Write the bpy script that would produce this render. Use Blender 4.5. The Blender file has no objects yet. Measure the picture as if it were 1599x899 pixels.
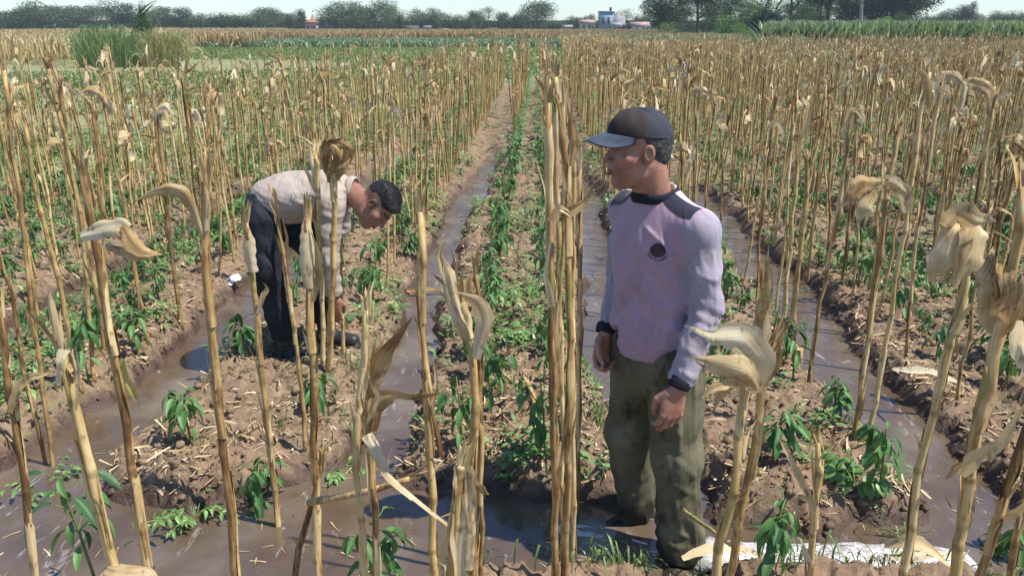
import bpy, math, random
import numpy as np
from mathutils import Vector, Matrix
from mathutils.bvhtree import BVHTree

rnd = random.Random(11)
R = math.radians
scene = bpy.context.scene

# ------------------------------------------------------------------ camera
CAM_H = 1.9
cam_d = bpy.data.cameras.new("camera")
cam = bpy.data.objects.new("camera", cam_d)
scene.collection.objects.link(cam)
cam.location = (0, 0, CAM_H)
cam.rotation_euler = (R(90 - 18.5), 0, R(1.86))
cam_d.sensor_width = 36
cam_d.lens = 36 * 1230 / 1599
cam_d.clip_start = 0.05
cam_d.clip_end = 5000
scene.camera = cam

# ------------------------------------------------------------------ sky and sun
SUN_EL, SUN_AZ = R(60), R(106)         # azimuth clockwise from +Y: sun stands to the right, a little behind the camera
world = bpy.data.worlds.new("World")
scene.world = world
world.use_nodes = True
wn = world.node_tree.nodes
wl = world.node_tree.links
bg = wn.get("Background") or wn.new("ShaderNodeBackground")
sky = wn.new("ShaderNodeTexSky")
sky.sky_type = 'NISHITA'
sky.sun_disc = False
sky.sun_elevation = SUN_EL
sky.sun_rotation = SUN_AZ
sky.air_density = 1.0
sky.dust_density = 0.2
sky.ozone_density = 3.0
tintn = wn.new("ShaderNodeMix")
tintn.data_type = 'RGBA'
tintn.blend_type = 'MULTIPLY'
tintn.inputs[0].default_value = 1.0
tintn.inputs[7].default_value = (0.84, 0.955, 1.12, 1)      # the camera's cool white balance, the whole sky alike
wl.new(sky.outputs[0], tintn.inputs[6])
wl.new(tintn.outputs[2], bg.inputs[0])
bg.inputs[1].default_value = 0.12
sun_d = bpy.data.lights.new("sun", 'SUN')
sun_d.energy = 5.0
sun_d.angle = R(0.53)
sun_d.color = (1.0, 0.94, 0.84)
sun = bpy.data.objects.new("sun", sun_d)
scene.collection.objects.link(sun)
sdir = Vector((math.sin(SUN_AZ) * math.cos(SUN_EL), math.cos(SUN_AZ) * math.cos(SUN_EL), math.sin(SUN_EL)))
sun.rotation_euler = sdir.to_track_quat('Z', 'Y').to_euler()
scene.view_settings.view_transform = 'Standard'
scene.view_settings.look = 'None'
scene.view_settings.exposure = 0.5
scene.view_settings.gamma = 1.0
scene.cycles.max_bounces = 6
scene.cycles.transparent_max_bounces = 6
scene.cycles.volume_bounces = 0

# ------------------------------------------------------------------ numpy noise
def _hash(ix, iy, iz, seed):
    h = (ix.astype(np.int64) * 374761393 + iy.astype(np.int64) * 668265263 + iz.astype(np.int64) * 2147483647 + seed * 974634777) & 0xFFFFFFFF
    h = ((h ^ (h >> 13)) * 1274126177) & 0xFFFFFFFF
    h = h ^ (h >> 16)
    return (h & 0xFFFFFF).astype(np.float32) / 8388607.5 - 1.0

def noise3(x, y, z, seed=0):
    xi = np.floor(x); yi = np.floor(y); zi = np.floor(z)
    fx = (x - xi).astype(np.float32); fy = (y - yi).astype(np.float32); fz = (z - zi).astype(np.float32)
    ux = fx * fx * (3 - 2 * fx); uy = fy * fy * (3 - 2 * fy); uz = fz * fz * (3 - 2 * fz)
    r = 0
    for a in (0, 1):
        wa = ux if a else 1 - ux
        for b in (0, 1):
            wb = uy if b else 1 - uy
            for c in (0, 1):
                wc = uz if c else 1 - uz
                r = r + wa * wb * wc * _hash(xi + a, yi + b, zi + c, seed)
    return r

def noise2(x, y, seed=0):
    xi = np.floor(x); yi = np.floor(y)
    fx = (x - xi).astype(np.float32); fy = (y - yi).astype(np.float32)
    ux = fx * fx * (3 - 2 * fx); uy = fy * fy * (3 - 2 * fy)
    z = np.zeros_like(xi)
    return ((1 - ux) * (1 - uy) * _hash(xi, yi, z, seed) + ux * (1 - uy) * _hash(xi + 1, yi, z, seed)
            + (1 - ux) * uy * _hash(xi, yi + 1, z, seed) + ux * uy * _hash(xi + 1, yi + 1, z, seed))

def fbm2(x, y, octs=4, seed=0):
    r = 0; a = 1.0; t = 0
    for o in range(octs):
        c, s = math.cos(o * 1.1), math.sin(o * 1.1)
        r = r + a * noise2((x * c - y * s) * 2 ** o, (x * s + y * c) * 2 ** o, seed + o); t += a; a *= 0.5
    return r / t

def fbm3(x, y, z, octs=3, seed=0):
    r = 0; a = 1.0; t = 0
    for o in range(octs):
        r = r + a * noise3(x * 2 ** o, y * 2 ** o, z * 2 ** o, seed + o); t += a; a *= 0.5
    return r / t

def sstep(a, b, x):
    t = np.clip((x - a) / (b - a), 0, 1)
    return t * t * (3 - 2 * t)

# ------------------------------------------------------------------ materials
def material(name):
    m = bpy.data.materials.new(name)
    m.use_nodes = True
    nt = m.node_tree
    return m, nt, nt.nodes["Principled BSDF"]

def node(nt, typ, **kw):
    n = nt.nodes.new(typ)
    for k, v in kw.items():
        if k in n.inputs.keys() if isinstance(k, str) else False:
            n.inputs[k].default_value = v
        else:
            setattr(n, k, v)
    return n

def ramp(nt, fac, stops):
    r = nt.nodes.new("ShaderNodeValToRGB")
    e = r.color_ramp.elements
    while len(e) < len(stops):
        e.new(0.5)
    for i, (p, c) in enumerate(stops):
        e[i].position = p
        e[i].color = (c[0], c[1], c[2], 1)
    nt.links.new(fac, r.inputs[0])
    return r.outputs[0]

def coords(nt, scale, kind='Object'):
    tc = nt.nodes.new("ShaderNodeTexCoord")
    mp = nt.nodes.new("ShaderNodeMapping")
    mp.inputs['Scale'].default_value = scale
    nt.links.new(tc.outputs[kind], mp.inputs[0])
    return mp.outputs[0]

def tex_noise(nt, vec, scale, detail=4, rough=0.55, dist=0.0):
    n = nt.nodes.new("ShaderNodeTexNoise")
    n.inputs['Scale'].default_value = scale
    n.inputs['Detail'].default_value = detail
    n.inputs['Roughness'].default_value = rough
    n.inputs['Distortion'].default_value = dist
    if vec is not None:
        nt.links.new(vec, n.inputs['Vector'])
    return n.outputs[0]

def mix(nt, fac, a, b, mode='MIX'):
    m = nt.nodes.new("ShaderNodeMix")
    m.data_type = 'RGBA'
    m.blend_type = mode
    for i, v in ((0, fac), (6, a), (7, b)):
        if hasattr(v, 'is_linked') or hasattr(v, 'links'):
            nt.links.new(v, m.inputs[i])
        elif i == 0:
            m.inputs[0].default_value = v
        else:
            m.inputs[i].default_value = (v[0], v[1], v[2], 1)
    return m.outputs[2]

def mathn(nt, op, a, b=0.0, clamp=False):
    m = nt.nodes.new("ShaderNodeMath")
    m.operation = op
    m.use_clamp = clamp
    for i, v in ((0, a), (1, b)):
        if hasattr(v, 'is_linked'):
            nt.links.new(v, m.inputs[i])
        else:
            m.inputs[i].default_value = v
    return m.outputs[0]

def attr(nt, name):
    a = nt.nodes.new("ShaderNodeAttribute")
    a.attribute_name = name
    return a.outputs['Fac']

def bump(nt, bsdf, height, strength=0.5, dist=0.01):
    b = nt.nodes.new("ShaderNodeBump")
    b.inputs['Strength'].default_value = strength
    b.inputs['Distance'].default_value = dist
    nt.links.new(height, b.inputs['Height'])
    nt.links.new(b.outputs[0], bsdf.inputs['Normal'])

def obj_random(nt):
    return nt.nodes.new("ShaderNodeObjectInfo").outputs['Random']

def add_translucent(nt, bsdf, color, amount):
    out = nt.nodes["Material Output"]
    tr = nt.nodes.new("ShaderNodeBsdfTranslucent")
    ms = nt.nodes.new("ShaderNodeMixShader")
    ms.inputs[0].default_value = amount
    if hasattr(color, 'is_linked'):
        nt.links.new(color, tr.inputs[0])
    else:
        tr.inputs[0].default_value = (*color, 1)
    nt.links.new(bsdf.outputs[0], ms.inputs[1])
    nt.links.new(tr.outputs[0], ms.inputs[2])
    nt.links.new(ms.outputs[0], out.inputs[0])

def mat_dry(name, stops, scale, rough=0.6, trans=0.0, streak=0.5, bumpd=0.002, green=None, rnd_amt=0.5, spots=False):
    """dry plant matter: fibre streaks along Z (or along the leaf through the uv map), tint per piece"""
    m, nt, b = material(name)
    vec = coords(nt, scale, 'UV' if trans > 0 else 'Object')
    n1 = tex_noise(nt, vec, 1.0, 5, 0.6)
    blot = tex_noise(nt, coords(nt, (1, 1, 1)), 9.0, 3, 0.6)
    rn = mathn(nt, 'ADD', obj_random(nt), attr(nt, 'tint'))
    rn = mathn(nt, 'FRACT', rn)
    f = mathn(nt, 'ADD', 0.5, mathn(nt, 'MULTIPLY', mathn(nt, 'SUBTRACT', n1, 0.5), streak * 2.2))
    f = mathn(nt, 'ADD', f, mathn(nt, 'MULTIPLY', mathn(nt, 'SUBTRACT', blot, 0.5), 1.3))
    f = mathn(nt, 'ADD', f, mathn(nt, 'MULTIPLY', mathn(nt, 'SUBTRACT', rn, 0.5), rnd_amt))
    col = ramp(nt, f, stops)
    col = mix(nt, mathn(nt, 'MULTIPLY', attr(nt, 'nodering'), 0.6), col, (0.20, 0.115, 0.045))
    if green:
        g = tex_noise(nt, coords(nt, (1, 1, 1)), 3.1, 2, 0.5)
        gm = mathn(nt, 'MULTIPLY', mathn(nt, 'SUBTRACT', mathn(nt, 'ADD', g, mathn(nt, 'MULTIPLY', rn, 0.10)), 0.58), 6.0, True)
        col = mix(nt, gm, col, green)
    if spots:
        sp = tex_noise(nt, coords(nt, (1, 1, 0.5)), 38.0, 3, 0.6)
        sm = mathn(nt, 'MULTIPLY', mathn(nt, 'SUBTRACT', sp, 0.575), 9.0, True)
        col = mix(nt, mathn(nt, 'MULTIPLY', sm, 0.65), col, (0.10, 0.055, 0.025))
    nt.links.new(col, b.inputs['Base Color'])
    b.inputs['Roughness'].default_value = rough
    b.inputs['Specular IOR Level'].default_value = 0.35
    bump(nt, b, n1, 0.6, bumpd)
    if trans > 0:
        add_translucent(nt, b, col, trans)
    return m

M = {}
M['stalk'] = mat_dry('dry_stalk', [(0.08, (0.13, 0.065, 0.025)), (0.34, (0.33, 0.20, 0.075)), (0.60, (0.51, 0.345, 0.130)), (0.92, (0.66, 0.50, 0.25))],
                     (85, 85, 5), 0.5, 0, 0.62, 0.0025, green=(0.27, 0.26, 0.075), rnd_amt=0.7, spots=True)
M['sheath'] = mat_dry('dry_sheath', [(0.10, (0.24, 0.12, 0.04)), (0.42, (0.47, 0.31, 0.125)), (0.85, (0.70, 0.54, 0.29))],
                      (95, 95, 5), 0.6, 0, 0.7, 0.003, rnd_amt=0.4, spots=True)
M['husk'] = mat_dry('dry_husk', [(0.08, (0.20, 0.10, 0.035)), (0.34, (0.50, 0.35, 0.16)), (0.58, (0.64, 0.51, 0.30)), (0.9, (0.76, 0.67, 0.46))],
                    (14, 1.3, 1), 0.7, 0.28, 0.36, 0.002, rnd_amt=0.5, spots=True)
M['dryleaf'] = mat_dry('dry_leaf', [(0.08, (0.16, 0.075, 0.025)), (0.38, (0.42, 0.27, 0.11)), (0.88, (0.66, 0.51, 0.28))],
                       (12, 1.5, 1), 0.7, 0.25, 0.42, 0.002, rnd_amt=0.55, spots=True)
M['straw'] = mat_dry('straw', [(0.12, (0.14, 0.075, 0.035)), (0.45, (0.36, 0.25, 0.13)), (0.9, (0.62, 0.50, 0.31))],
                     (30, 30, 30), 0.8, 0, 0.3, 0.001, rnd_amt=1.0)
M['greenshred'] = mat_dry('green_dry_leaf', [(0.1, (0.20, 0.18, 0.03)), (0.5, (0.38, 0.33, 0.08)), (0.9, (0.55, 0.45, 0.16))],
                          (26, 2.2, 1), 0.6, 0.25, 0.6, 0.002)

def mat_leaf(name, dark, light, trans=0.22, rough=0.42, veins=True):
    m, nt, b = material(name)
    rn = mathn(nt, 'FRACT', mathn(nt, 'ADD', obj_random(nt), attr(nt, 'tint')))
    n = tex_noise(nt, coords(nt, (1, 1, 1)), 22.0, 3)
    f = mathn(nt, 'ADD', mathn(nt, 'MULTIPLY', rn, 0.75), mathn(nt, 'MULTIPLY', n, 0.35))
    col = ramp(nt, f, [(0.12, dark), (0.6, tuple((d + l) / 2 for d, l in zip(dark, light))), (0.95, light)])
    nt.links.new(col, b.inputs['Base Color'])
    b.inputs['Roughness'].default_value = rough
    if veins:
        w = nt.nodes.new("ShaderNodeTexWave")
        w.inputs['Scale'].default_value = 3.5
        w.inputs['Distortion'].default_value = 1.0
        nt.links.new(coords(nt, (0.5, 1.6, 1), 'UV'), w.inputs[0])
        bump(nt, b, w.outputs[1], 0.35, 0.002)
    lt = mix(nt, 0.5, col, (min(1, light[0] * 1.8), min(1, light[1] * 1.7), light[2]))
    add_translucent(nt, b, lt, trans)
    return m

M['pepper'] = mat_leaf('chili_leaf', (0.030, 0.095, 0.028), (0.125, 0.275, 0.070))
M['pepperfar'] = mat_leaf('chili_leaf_far', (0.045, 0.135, 0.040), (0.130, 0.290, 0.080), veins=False)
M['weed'] = mat_leaf('weed_leaf', (0.080, 0.170, 0.045), (0.22, 0.37, 0.11), veins=False)
M['grass'] = mat_leaf('grass_blade', (0.055, 0.12, 0.03), (0.22, 0.30, 0.10), veins=False)
M['reed'] = mat_leaf('reed_blade', (0.08, 0.16, 0.05), (0.38, 0.48, 0.22), veins=False)
M['dryreed'] = mat_leaf('dry_reed_blade', (0.20, 0.20, 0.08), (0.56, 0.52, 0.27), veins=False)
M['dryfar'] = mat_leaf('dry_corn_far', (0.22, 0.145, 0.065), (0.58, 0.44, 0.23), trans=0.12, rough=0.7, veins=False)
M['yellowfar'] = mat_leaf('pale_corn_far', (0.34, 0.25, 0.11), (0.66, 0.54, 0.30), trans=0.12, rough=0.7, veins=False)
M['cornfar'] = mat_leaf('green_corn_far', (0.11, 0.17, 0.08), (0.32, 0.42, 0.23), trans=0.2, rough=0.4, veins=False)
M['cropfar'] = mat_leaf('green_crop_far', (0.11, 0.175, 0.095), (0.23, 0.315, 0.175), trans=0.2, rough=0.5, veins=False)
M['crown'] = mat_leaf('crown_leaf', (0.022, 0.060, 0.022), (0.075, 0.140, 0.048), trans=0.2, rough=0.5, veins=False)
M['crownpale'] = mat_leaf('crown_leaf_pale', (0.050, 0.085, 0.042), (0.13, 0.175, 0.085), trans=0.2, rough=0.5, veins=False)
M['crowndark'] = mat_leaf('crown_leaf_dark', (0.014, 0.034, 0.016), (0.050, 0.088, 0.036), trans=0.15, rough=0.45, veins=False)
M['crownbright'] = mat_leaf('crown_leaf_bright', (0.07, 0.15, 0.03), (0.19, 0.33, 0.07), trans=0.3, rough=0.45, veins=False)

def mat_plain(name, col, rough=0.7, col2=None, scale=8.0, metal=0.0, spec=0.4, bumps=0.0, bscale=60.0, detail=4):
    m, nt, b = material(name)
    if col2:
        n = tex_noise(nt, coords(nt, (1, 1, 1)), scale, detail)
        c = ramp(nt, n, [(0.32, col), (0.68, col2)])
        nt.links.new(c, b.inputs['Base Color'])
    else:
        b.inputs['Base Color'].default_value = (*col, 1)
    b.inputs['Roughness'].default_value = rough
    b.inputs['Metallic'].default_value = metal
    b.inputs['Specular IOR Level'].default_value = spec
    if bumps:
        bump(nt, b, tex_noise(nt, coords(nt, (1, 1, 1)), bscale, 3), bumps, 0.003)
    return m

M['stem'] = mat_plain('green_stem', (0.10, 0.16, 0.05), 0.5, (0.16, 0.20, 0.08), 20)
M['trunk'] = mat_plain('bark', (0.07, 0.055, 0.04), 0.9, (0.16, 0.13, 0.10), 3, bumps=0.5)
M['paletrunk'] = mat_plain('pale_bark', (0.26, 0.23, 0.19), 0.9, (0.42, 0.38, 0.32), 3, bumps=0.5)
M['root'] = mat_plain('brace_root', (0.35, 0.24, 0.11), 0.7)

# soil: colour by height above the water (wet soil is dark), grass cover from the mesh attribute
def mat_soil():
    m, nt, b = material('soil')
    geo = nt.nodes.new("ShaderNodeNewGeometry")
    sep = nt.nodes.new("ShaderNodeSeparateXYZ")
    nt.links.new(geo.outputs['Position'], sep.inputs[0])
    v = coords(nt, (1, 1, 1))
    big = tex_noise(nt, v, 1.3, 4, 0.6)
    mid = tex_noise(nt, v, 11.0, 5, 0.65)
    fine = tex_noise(nt, v, 70.0, 4, 0.7)
    f = mathn(nt, 'ADD', mathn(nt, 'MULTIPLY', mid, 0.55), mathn(nt, 'MULTIPLY', fine, 0.45))
    dry = ramp(nt, f, [(0.30, (0.078, 0.052, 0.033)), (0.45, (0.165, 0.116, 0.072)), (0.57, (0.265, 0.196, 0.126)), (0.72, (0.40, 0.315, 0.21))])
    red = mix(nt, mathn(nt, 'MULTIPLY', mathn(nt, 'SUBTRACT', big, 0.40), 2.2, True), dry, (0.25, 0.155, 0.100))
    wetc = ramp(nt, f, [(0.30, (0.035, 0.021, 0.014)), (0.70, (0.115, 0.070, 0.047))])
    lvl = mathn(nt, 'ADD', sep.outputs[2], mathn(nt, 'MULTIPLY', mathn(nt, 'SUBTRACT', mid, 0.5), 0.11))
    wet = mathn(nt, 'ADD', mathn(nt, 'MULTIPLY', lvl, -16.0), 1.55, True)
    wet = mathn(nt, 'MULTIPLY', wet, attr(nt, 'moist'))
    col = mix(nt, wet, red, wetc)
    gcol = ramp(nt, f, [(0.3, (0.11, 0.135, 0.060)), (0.5, (0.21, 0.225, 0.105)), (0.75, (0.36, 0.335, 0.20))])
    gm = mathn(nt, 'MULTIPLY', mathn(nt, 'SUBTRACT', mathn(nt, 'ADD', attr(nt, 'green'), mathn(nt, 'MULTIPLY', mathn(nt, 'SUBTRACT', mid, 0.5), 0.9)), 0.42), 5.0, True)
    col = mix(nt, gm, col, gcol)
    nt.links.new(col, b.inputs['Base Color'])
    nt.links.new(mathn(nt, 'SUBTRACT', 0.95, mathn(nt, 'MULTIPLY', wet, 0.5)), b.inputs['Roughness'])
    b.inputs['Specular IOR Level'].default_value = 0.35
    h = mathn(nt, 'ADD', mathn(nt, 'MULTIPLY', mid, 0.6), mathn(nt, 'MULTIPLY', fine, 0.4))
    bump(nt, b, h, 0.9, 0.02)
    return m
M['soil'] = mat_soil()

def mat_water():
    m, nt, b = material('muddy_water')
    v = coords(nt, (1, 1, 1))
    n = tex_noise(nt, v, 2.2, 4, 0.6)
    col = ramp(nt, n, [(0.30, (0.075, 0.047, 0.027)), (0.52, (0.115, 0.082, 0.054)), (0.70, (0.175, 0.142, 0.106))])
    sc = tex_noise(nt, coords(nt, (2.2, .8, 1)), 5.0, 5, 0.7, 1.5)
    col = mix(nt, mathn(nt, 'MULTIPLY', mathn(nt, 'MULTIPLY', mathn(nt, 'SUBTRACT', sc, 0.60), 8.0, True), 0.55), col, (0.50, 0.48, 0.48))  # pale foam streaks, also painting bright reflections into the water colour
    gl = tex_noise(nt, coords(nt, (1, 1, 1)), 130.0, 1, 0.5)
    col = mix(nt, mathn(nt, 'MULTIPLY', mathn(nt, 'SUBTRACT', gl, 0.80), 20.0, True), col, (0.75, 0.74, 0.74))  # tiny near-white specks: glitter painted into the colour
    nt.links.new(col, b.inputs['Base Color'])
    b.inputs['Roughness'].default_value = 0.03
    b.inputs['IOR'].default_value = 1.5
    b.inputs['Specular IOR Level'].default_value = 1.0
    r1 = tex_noise(nt, coords(nt, (1.0, 0.6, 1)), 9.0, 3, 0.5, 0.6)
    r2 = tex_noise(nt, coords(nt, (1.4, 1, 1)), 38.0, 3, 0.55, 1.2)
    act = tex_noise(nt, v, 1.1, 2, 0.5)
    h = mathn(nt, 'ADD', mathn(nt, 'MULTIPLY', r1, 0.6), mathn(nt, 'MULTIPLY', mathn(nt, 'MULTIPLY', r2, act), 0.45))
    bump(nt, b, h, 0.25, 0.02)
    return m
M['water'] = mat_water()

# ------------------------------------------------------------------ object helpers
def link(o, parent=None, **props):
    scene.collection.objects.link(o)
    if parent is not None:
        o.parent = parent
    for k, v in props.items():
        if v is not None:
            o[k] = v
    return o

def np_mesh(name, V, Fq, mat=None, smooth=True, tint=None, uv=None, attrs=None):
    """V (n,3); Fq an int array (m,4) or (m,3), or a list of such arrays"""
    V = np.asarray(V, dtype=np.float32)
    fl = Fq if isinstance(Fq, list) else [Fq]
    fl = [np.asarray(a, dtype=np.int32) for a in fl if len(a)]
    me = bpy.data.meshes.new(name)
    me.vertices.add(len(V))
    me.vertices.foreach_set('co', V.ravel())
    loops = np.concatenate([a.ravel() for a in fl])
    tot = np.concatenate([np.full(len(a), a.shape[1], dtype=np.int32) for a in fl])
    start = np.concatenate([[0], np.cumsum(tot)[:-1]]).astype(np.int32)
    me.loops.add(len(loops))
    me.loops.foreach_set('vertex_index', loops)
    me.polygons.add(len(tot))
    me.polygons.foreach_set('loop_start', start)
    me.polygons.foreach_set('loop_total', tot)
    if smooth:
        me.polygons.foreach_set('use_smooth', np.ones(len(tot), dtype=bool))
    me.update(calc_edges=True)
    if uv is not None:
        ul = me.uv_layers.new(name='uv')
        ul.data.foreach_set('uv', np.asarray(uv, dtype=np.float32)[loops].ravel())
    if tint is not None:
        a = me.attributes.new('tint', 'FLOAT', 'POINT')
        a.data.foreach_set('value', np.asarray(tint, dtype=np.float32))
    for k, v in (attrs or {}).items():
        a = me.attributes.new(k, 'FLOAT', 'POINT')
        a.data.foreach_set('value', np.asarray(v, dtype=np.float32))
    if mat is not None:
        me.materials.append(mat)
    return me

def mobj(name, me, parent=None, loc=(0, 0, 0), **props):
    o = bpy.data.objects.new(name, me)
    o.location = loc
    return link(o, parent, **props)

def empty(name, loc, rz=0.0, **props):
    o = bpy.data.objects.new(name, None)
    o.empty_display_size = 0.1
    o.location = loc
    o.rotation_euler = (0, 0, rz)
    return link(o, None, **props)

class Geo:
    """collects quads / tris with a tint and a uv per vertex"""
    def __init__(s):
        s.V = []; s.Q = []; s.T = []; s.t = []; s.uv = []; s.n = 0; s.rings = []
    def add(s, V, Q=None, T=None, tint=0.0, uv=None):
        V = np.asarray(V, dtype=np.float32)
        k = len(V)
        s.V.append(V)
        if Q is not None and len(Q): s.Q.append(np.asarray(Q, dtype=np.int32) + s.n)
        if T is not None and len(T): s.T.append(np.asarray(T, dtype=np.int32) + s.n)
        s.t.append(np.full(k, tint, dtype=np.float32) if np.isscalar(tint) else np.asarray(tint, dtype=np.float32))
        s.uv.append(np.zeros((k, 2), dtype=np.float32) if uv is None else np.asarray(uv, dtype=np.float32))
        s.n += k
    def arrays(s):
        f = []
        if s.Q: f.append(np.concatenate(s.Q))
        if s.T: f.append(np.concatenate(s.T))
        return np.concatenate(s.V), f, np.concatenate(s.t), np.concatenate(s.uv)
    def mesh(s, name, mat, smooth=True, origin=None):
        V, f, t, uv = s.arrays()
        if origin is not None:
            V = V - np.asarray(origin, dtype=np.float32)
        ex = None
        if s.rings:
            ex = np.zeros(len(V), np.float32)
            for a, b in s.rings: ex[a:b] = 1
            ex = {'nodering': ex}
        return np_mesh(name, V, f, mat, smooth, t, uv, ex)

def instances(proto, mats, offs, tints):
    """proto (V, [faces], tint, uv); mats (n,3,3), offs (n,3) -> the same four joined"""
    V, f, t, uv = proto
    n = len(mats); k = len(V)
    W = np.einsum('nij,kj->nki', mats, V) + offs[:, None, :]
    base = (np.arange(n) * k)[:, None, None]
    F = [(a[None] + base).reshape(-1, a.shape[1]) for a in f]
    T = (t[None] + tints[:, None]).ravel()
    return W.reshape(-1, 3), F, T, np.tile(uv, (n, 1))

def merge(parts):
    n = 0; Vs, Q, T3, ts, us = [], [], [], [], []
    for V, F, t, uv in parts:
        Vs.append(V); ts.append(t); us.append(uv)
        for a in F:
            (Q if a.shape[1] == 4 else T3).append(a + n)
        n += len(V)
    F = ([np.concatenate(Q)] if Q else []) + ([np.concatenate(T3)] if T3 else [])
    return np.concatenate(Vs), F, np.concatenate(ts), np.concatenate(us)

def rotz(a, s=1.0):
    """(n,3,3) rotations about z with a scale each"""
    a = np.asarray(a); c, d = np.cos(a), np.sin(a)
    m = np.zeros((len(a), 3, 3), dtype=np.float32)
    m[:, 0, 0] = c; m[:, 0, 1] = -d; m[:, 1, 0] = d; m[:, 1, 1] = c; m[:, 2, 2] = 1
    return m * np.asarray(s).reshape(-1, 1, 1)

def spline(pts, n):
    P = [Vector(p) for p in pts]
    P = [P[0] * 2 - P[1]] + P + [P[-1] * 2 - P[-2]]
    out = []
    segs = len(P) - 3
    for i in range(n):
        u = i / (n - 1) * segs
        k = min(int(u), segs - 1); t = u - k
        a, b, c, d = P[k:k + 4]
        out.append(0.5 * ((2 * b) + (c - a) * t + (2 * a - 5 * b + 4 * c - d) * t * t + (3 * b - a - 3 * c + d) * t ** 3))
    return out

def tube(geo, pts, rad, sides=8, tint=0.0, cap=True, nodes=None, r=None):
    """tube along pts with a radius per point"""
    r = r or rnd
    V = []; UV = []
    n = len(pts)
    ref = Vector((0, 1, 0))
    for i, p in enumerate(pts):
        t = (pts[min(i + 1, n - 1)] - pts[max(i - 1, 0)])
        t = t.normalized() if t.length > 1e-9 else Vector((0, 0, 1))
        a = t.cross(ref)
        if a.length < 1e-3: a = t.cross(Vector((1, 0, 0)))
        a.normalize(); b = a.cross(t)
        rr = rad[i] if hasattr(rad, '__len__') else rad
        for k in range(sides):
            th = 2 * math.pi * k / sides
            V.append(p + (a * math.cos(th) + b * math.sin(th)) * rr)
            UV.append((k / sides, i / n))
    Q = [(i * sides + k, i * sides + (k + 1) % sides, (i + 1) * sides + (k + 1) % sides, (i + 1) * sides + k) for i in range(n - 1) for k in range(sides)]
    T = []
    if cap:
        V.append(pts[-1]); UV.append((0, 1))
        T = [((n - 1) * sides + k, (n - 1) * sides + (k + 1) % sides, len(V) - 1) for k in range(sides)]
        V.append(pts[0]); UV.append((0, 0))
        T += [((k + 1) % sides, k, len(V) - 1) for k in range(sides)]
    geo.add([tuple(v) for v in V], Q, T, tint, UV)
# ------------------------------------------------------------------ the ground
BED0, PITCH = -0.12, 1.29              # beds run away from the camera along Y, furrows between them
def furrow_wobble(y, k=0):
    return 0.05 * np.sin(y * 0.9 + k * 1.7) + 0.03 * np.sin(y * 2.3 + k)

def height(x, y, fine=True):
    x = np.asarray(x, dtype=np.float64); y = np.asarray(y, dtype=np.float64)
    x = x + 0.035 * noise2(y * 1.1, x * 0.3, 77)
    k = np.floor((x - BED0) / PITCH)                  # furrow between bed k and k+1
    xf = BED0 + (k + 0.5) * PITCH
    d = np.abs(x - xf - furrow_wobble(y, k) + 0.05 * noise2(x * 3.1, y * 3.1, 5) + 0.03 * noise2(x * 9, y * 9, 6))
    w = 0.075 + 0.02 * np.sin(k * 2.1) + 0.06 * (k == -2) + 0.03 * (k == 1)
    bot = -0.06 + 0.12 * sstep(8.0, 13.0, y + 1.5 * np.sin(k * 1.3)) + 0.04 * sstep(14, 25, y)
    bed = 0.125 + 0.02 * np.sin(k * 3.3 + 1) + 0.012 * noise2(x * 1.3, y * 1.3, 3)
    h = bot + (bed - bot) * sstep(w - 0.02, w + 0.19, d)
    # the channel that crosses in front of the beds
    nz = 0.07 * noise2(x * 2.3, y * 2.3 + 7, 8) + 0.04 * noise2(x * 7, y * 7, 9)
    far_edge = np.interp(x, [-4, -2.3, -1.4, -0.9, -0.1, 0.6, 1.1, 1.6, 4], [2.95, 2.98, 2.78, 3.02, 2.93, 2.8, 2.62, 2.72, 2.8])
    near_edge = np.interp(x, [-4, -0.6, -0.1, 0.5, 1.5, 4], [2.12, 2.17, 2.30, 2.40, 2.40, 2.30])
    ch_far = sstep(-0.11, 0.13, y - far_edge + nz)
    ch_near = sstep(-0.09, 0.09, near_edge - y + nz)
    inside = (1 - ch_far) * (1 - ch_near)
    h = h * (1 - inside) + (-0.07) * inside
    bank = 0.085
    nearm = sstep(0.05, 0.3, near_edge - y + nz)
    h = h * (1 - nearm) + bank * nearm
    # past the field the land is flat
    out = sstep(0.0, 1.5, y - far_line(x) - 0.5)
    h = h * (1 - out) + 0.10 * out
    h = np.where(y > 45, 0.10, h)
    if fine:
        amp = np.clip(1.25 - y / 28.0, 0.15, 1.0)
        above = sstep(-0.05, 0.06, h)
        a = np.abs(noise2(x * 11, y * 11, 21)); b = np.abs(noise2(x * 23 + 3, y * 23, 22)); c = np.abs(noise2(x * 47, y * 47 + 5, 23))
        e = np.abs(noise2(x * 90, y * 90 + 5, 25))
        clod = 0.026 * (1 - a) ** 2 + 0.024 * (1 - b) ** 1.5 + 0.016 * (1 - c) + 0.007 * (1 - e) + 0.035 * noise2(x * 4.7, y * 4.7, 24)
        cut = 0.035 * np.clip(noise2(x * 6.1, y * 6.1, 27) - 0.2, 0, 1)
        h = h + (clod - 0.038 - cut) * amp * (0.25 + 0.75 * above)
    return h

def far_line(x):
    return np.interp(x, [-14, -9, -5.3, -2.5, -1, 2, 12, 30], [10.5, 12.5, 15, 21, 26, 30, 35, 42])

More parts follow.
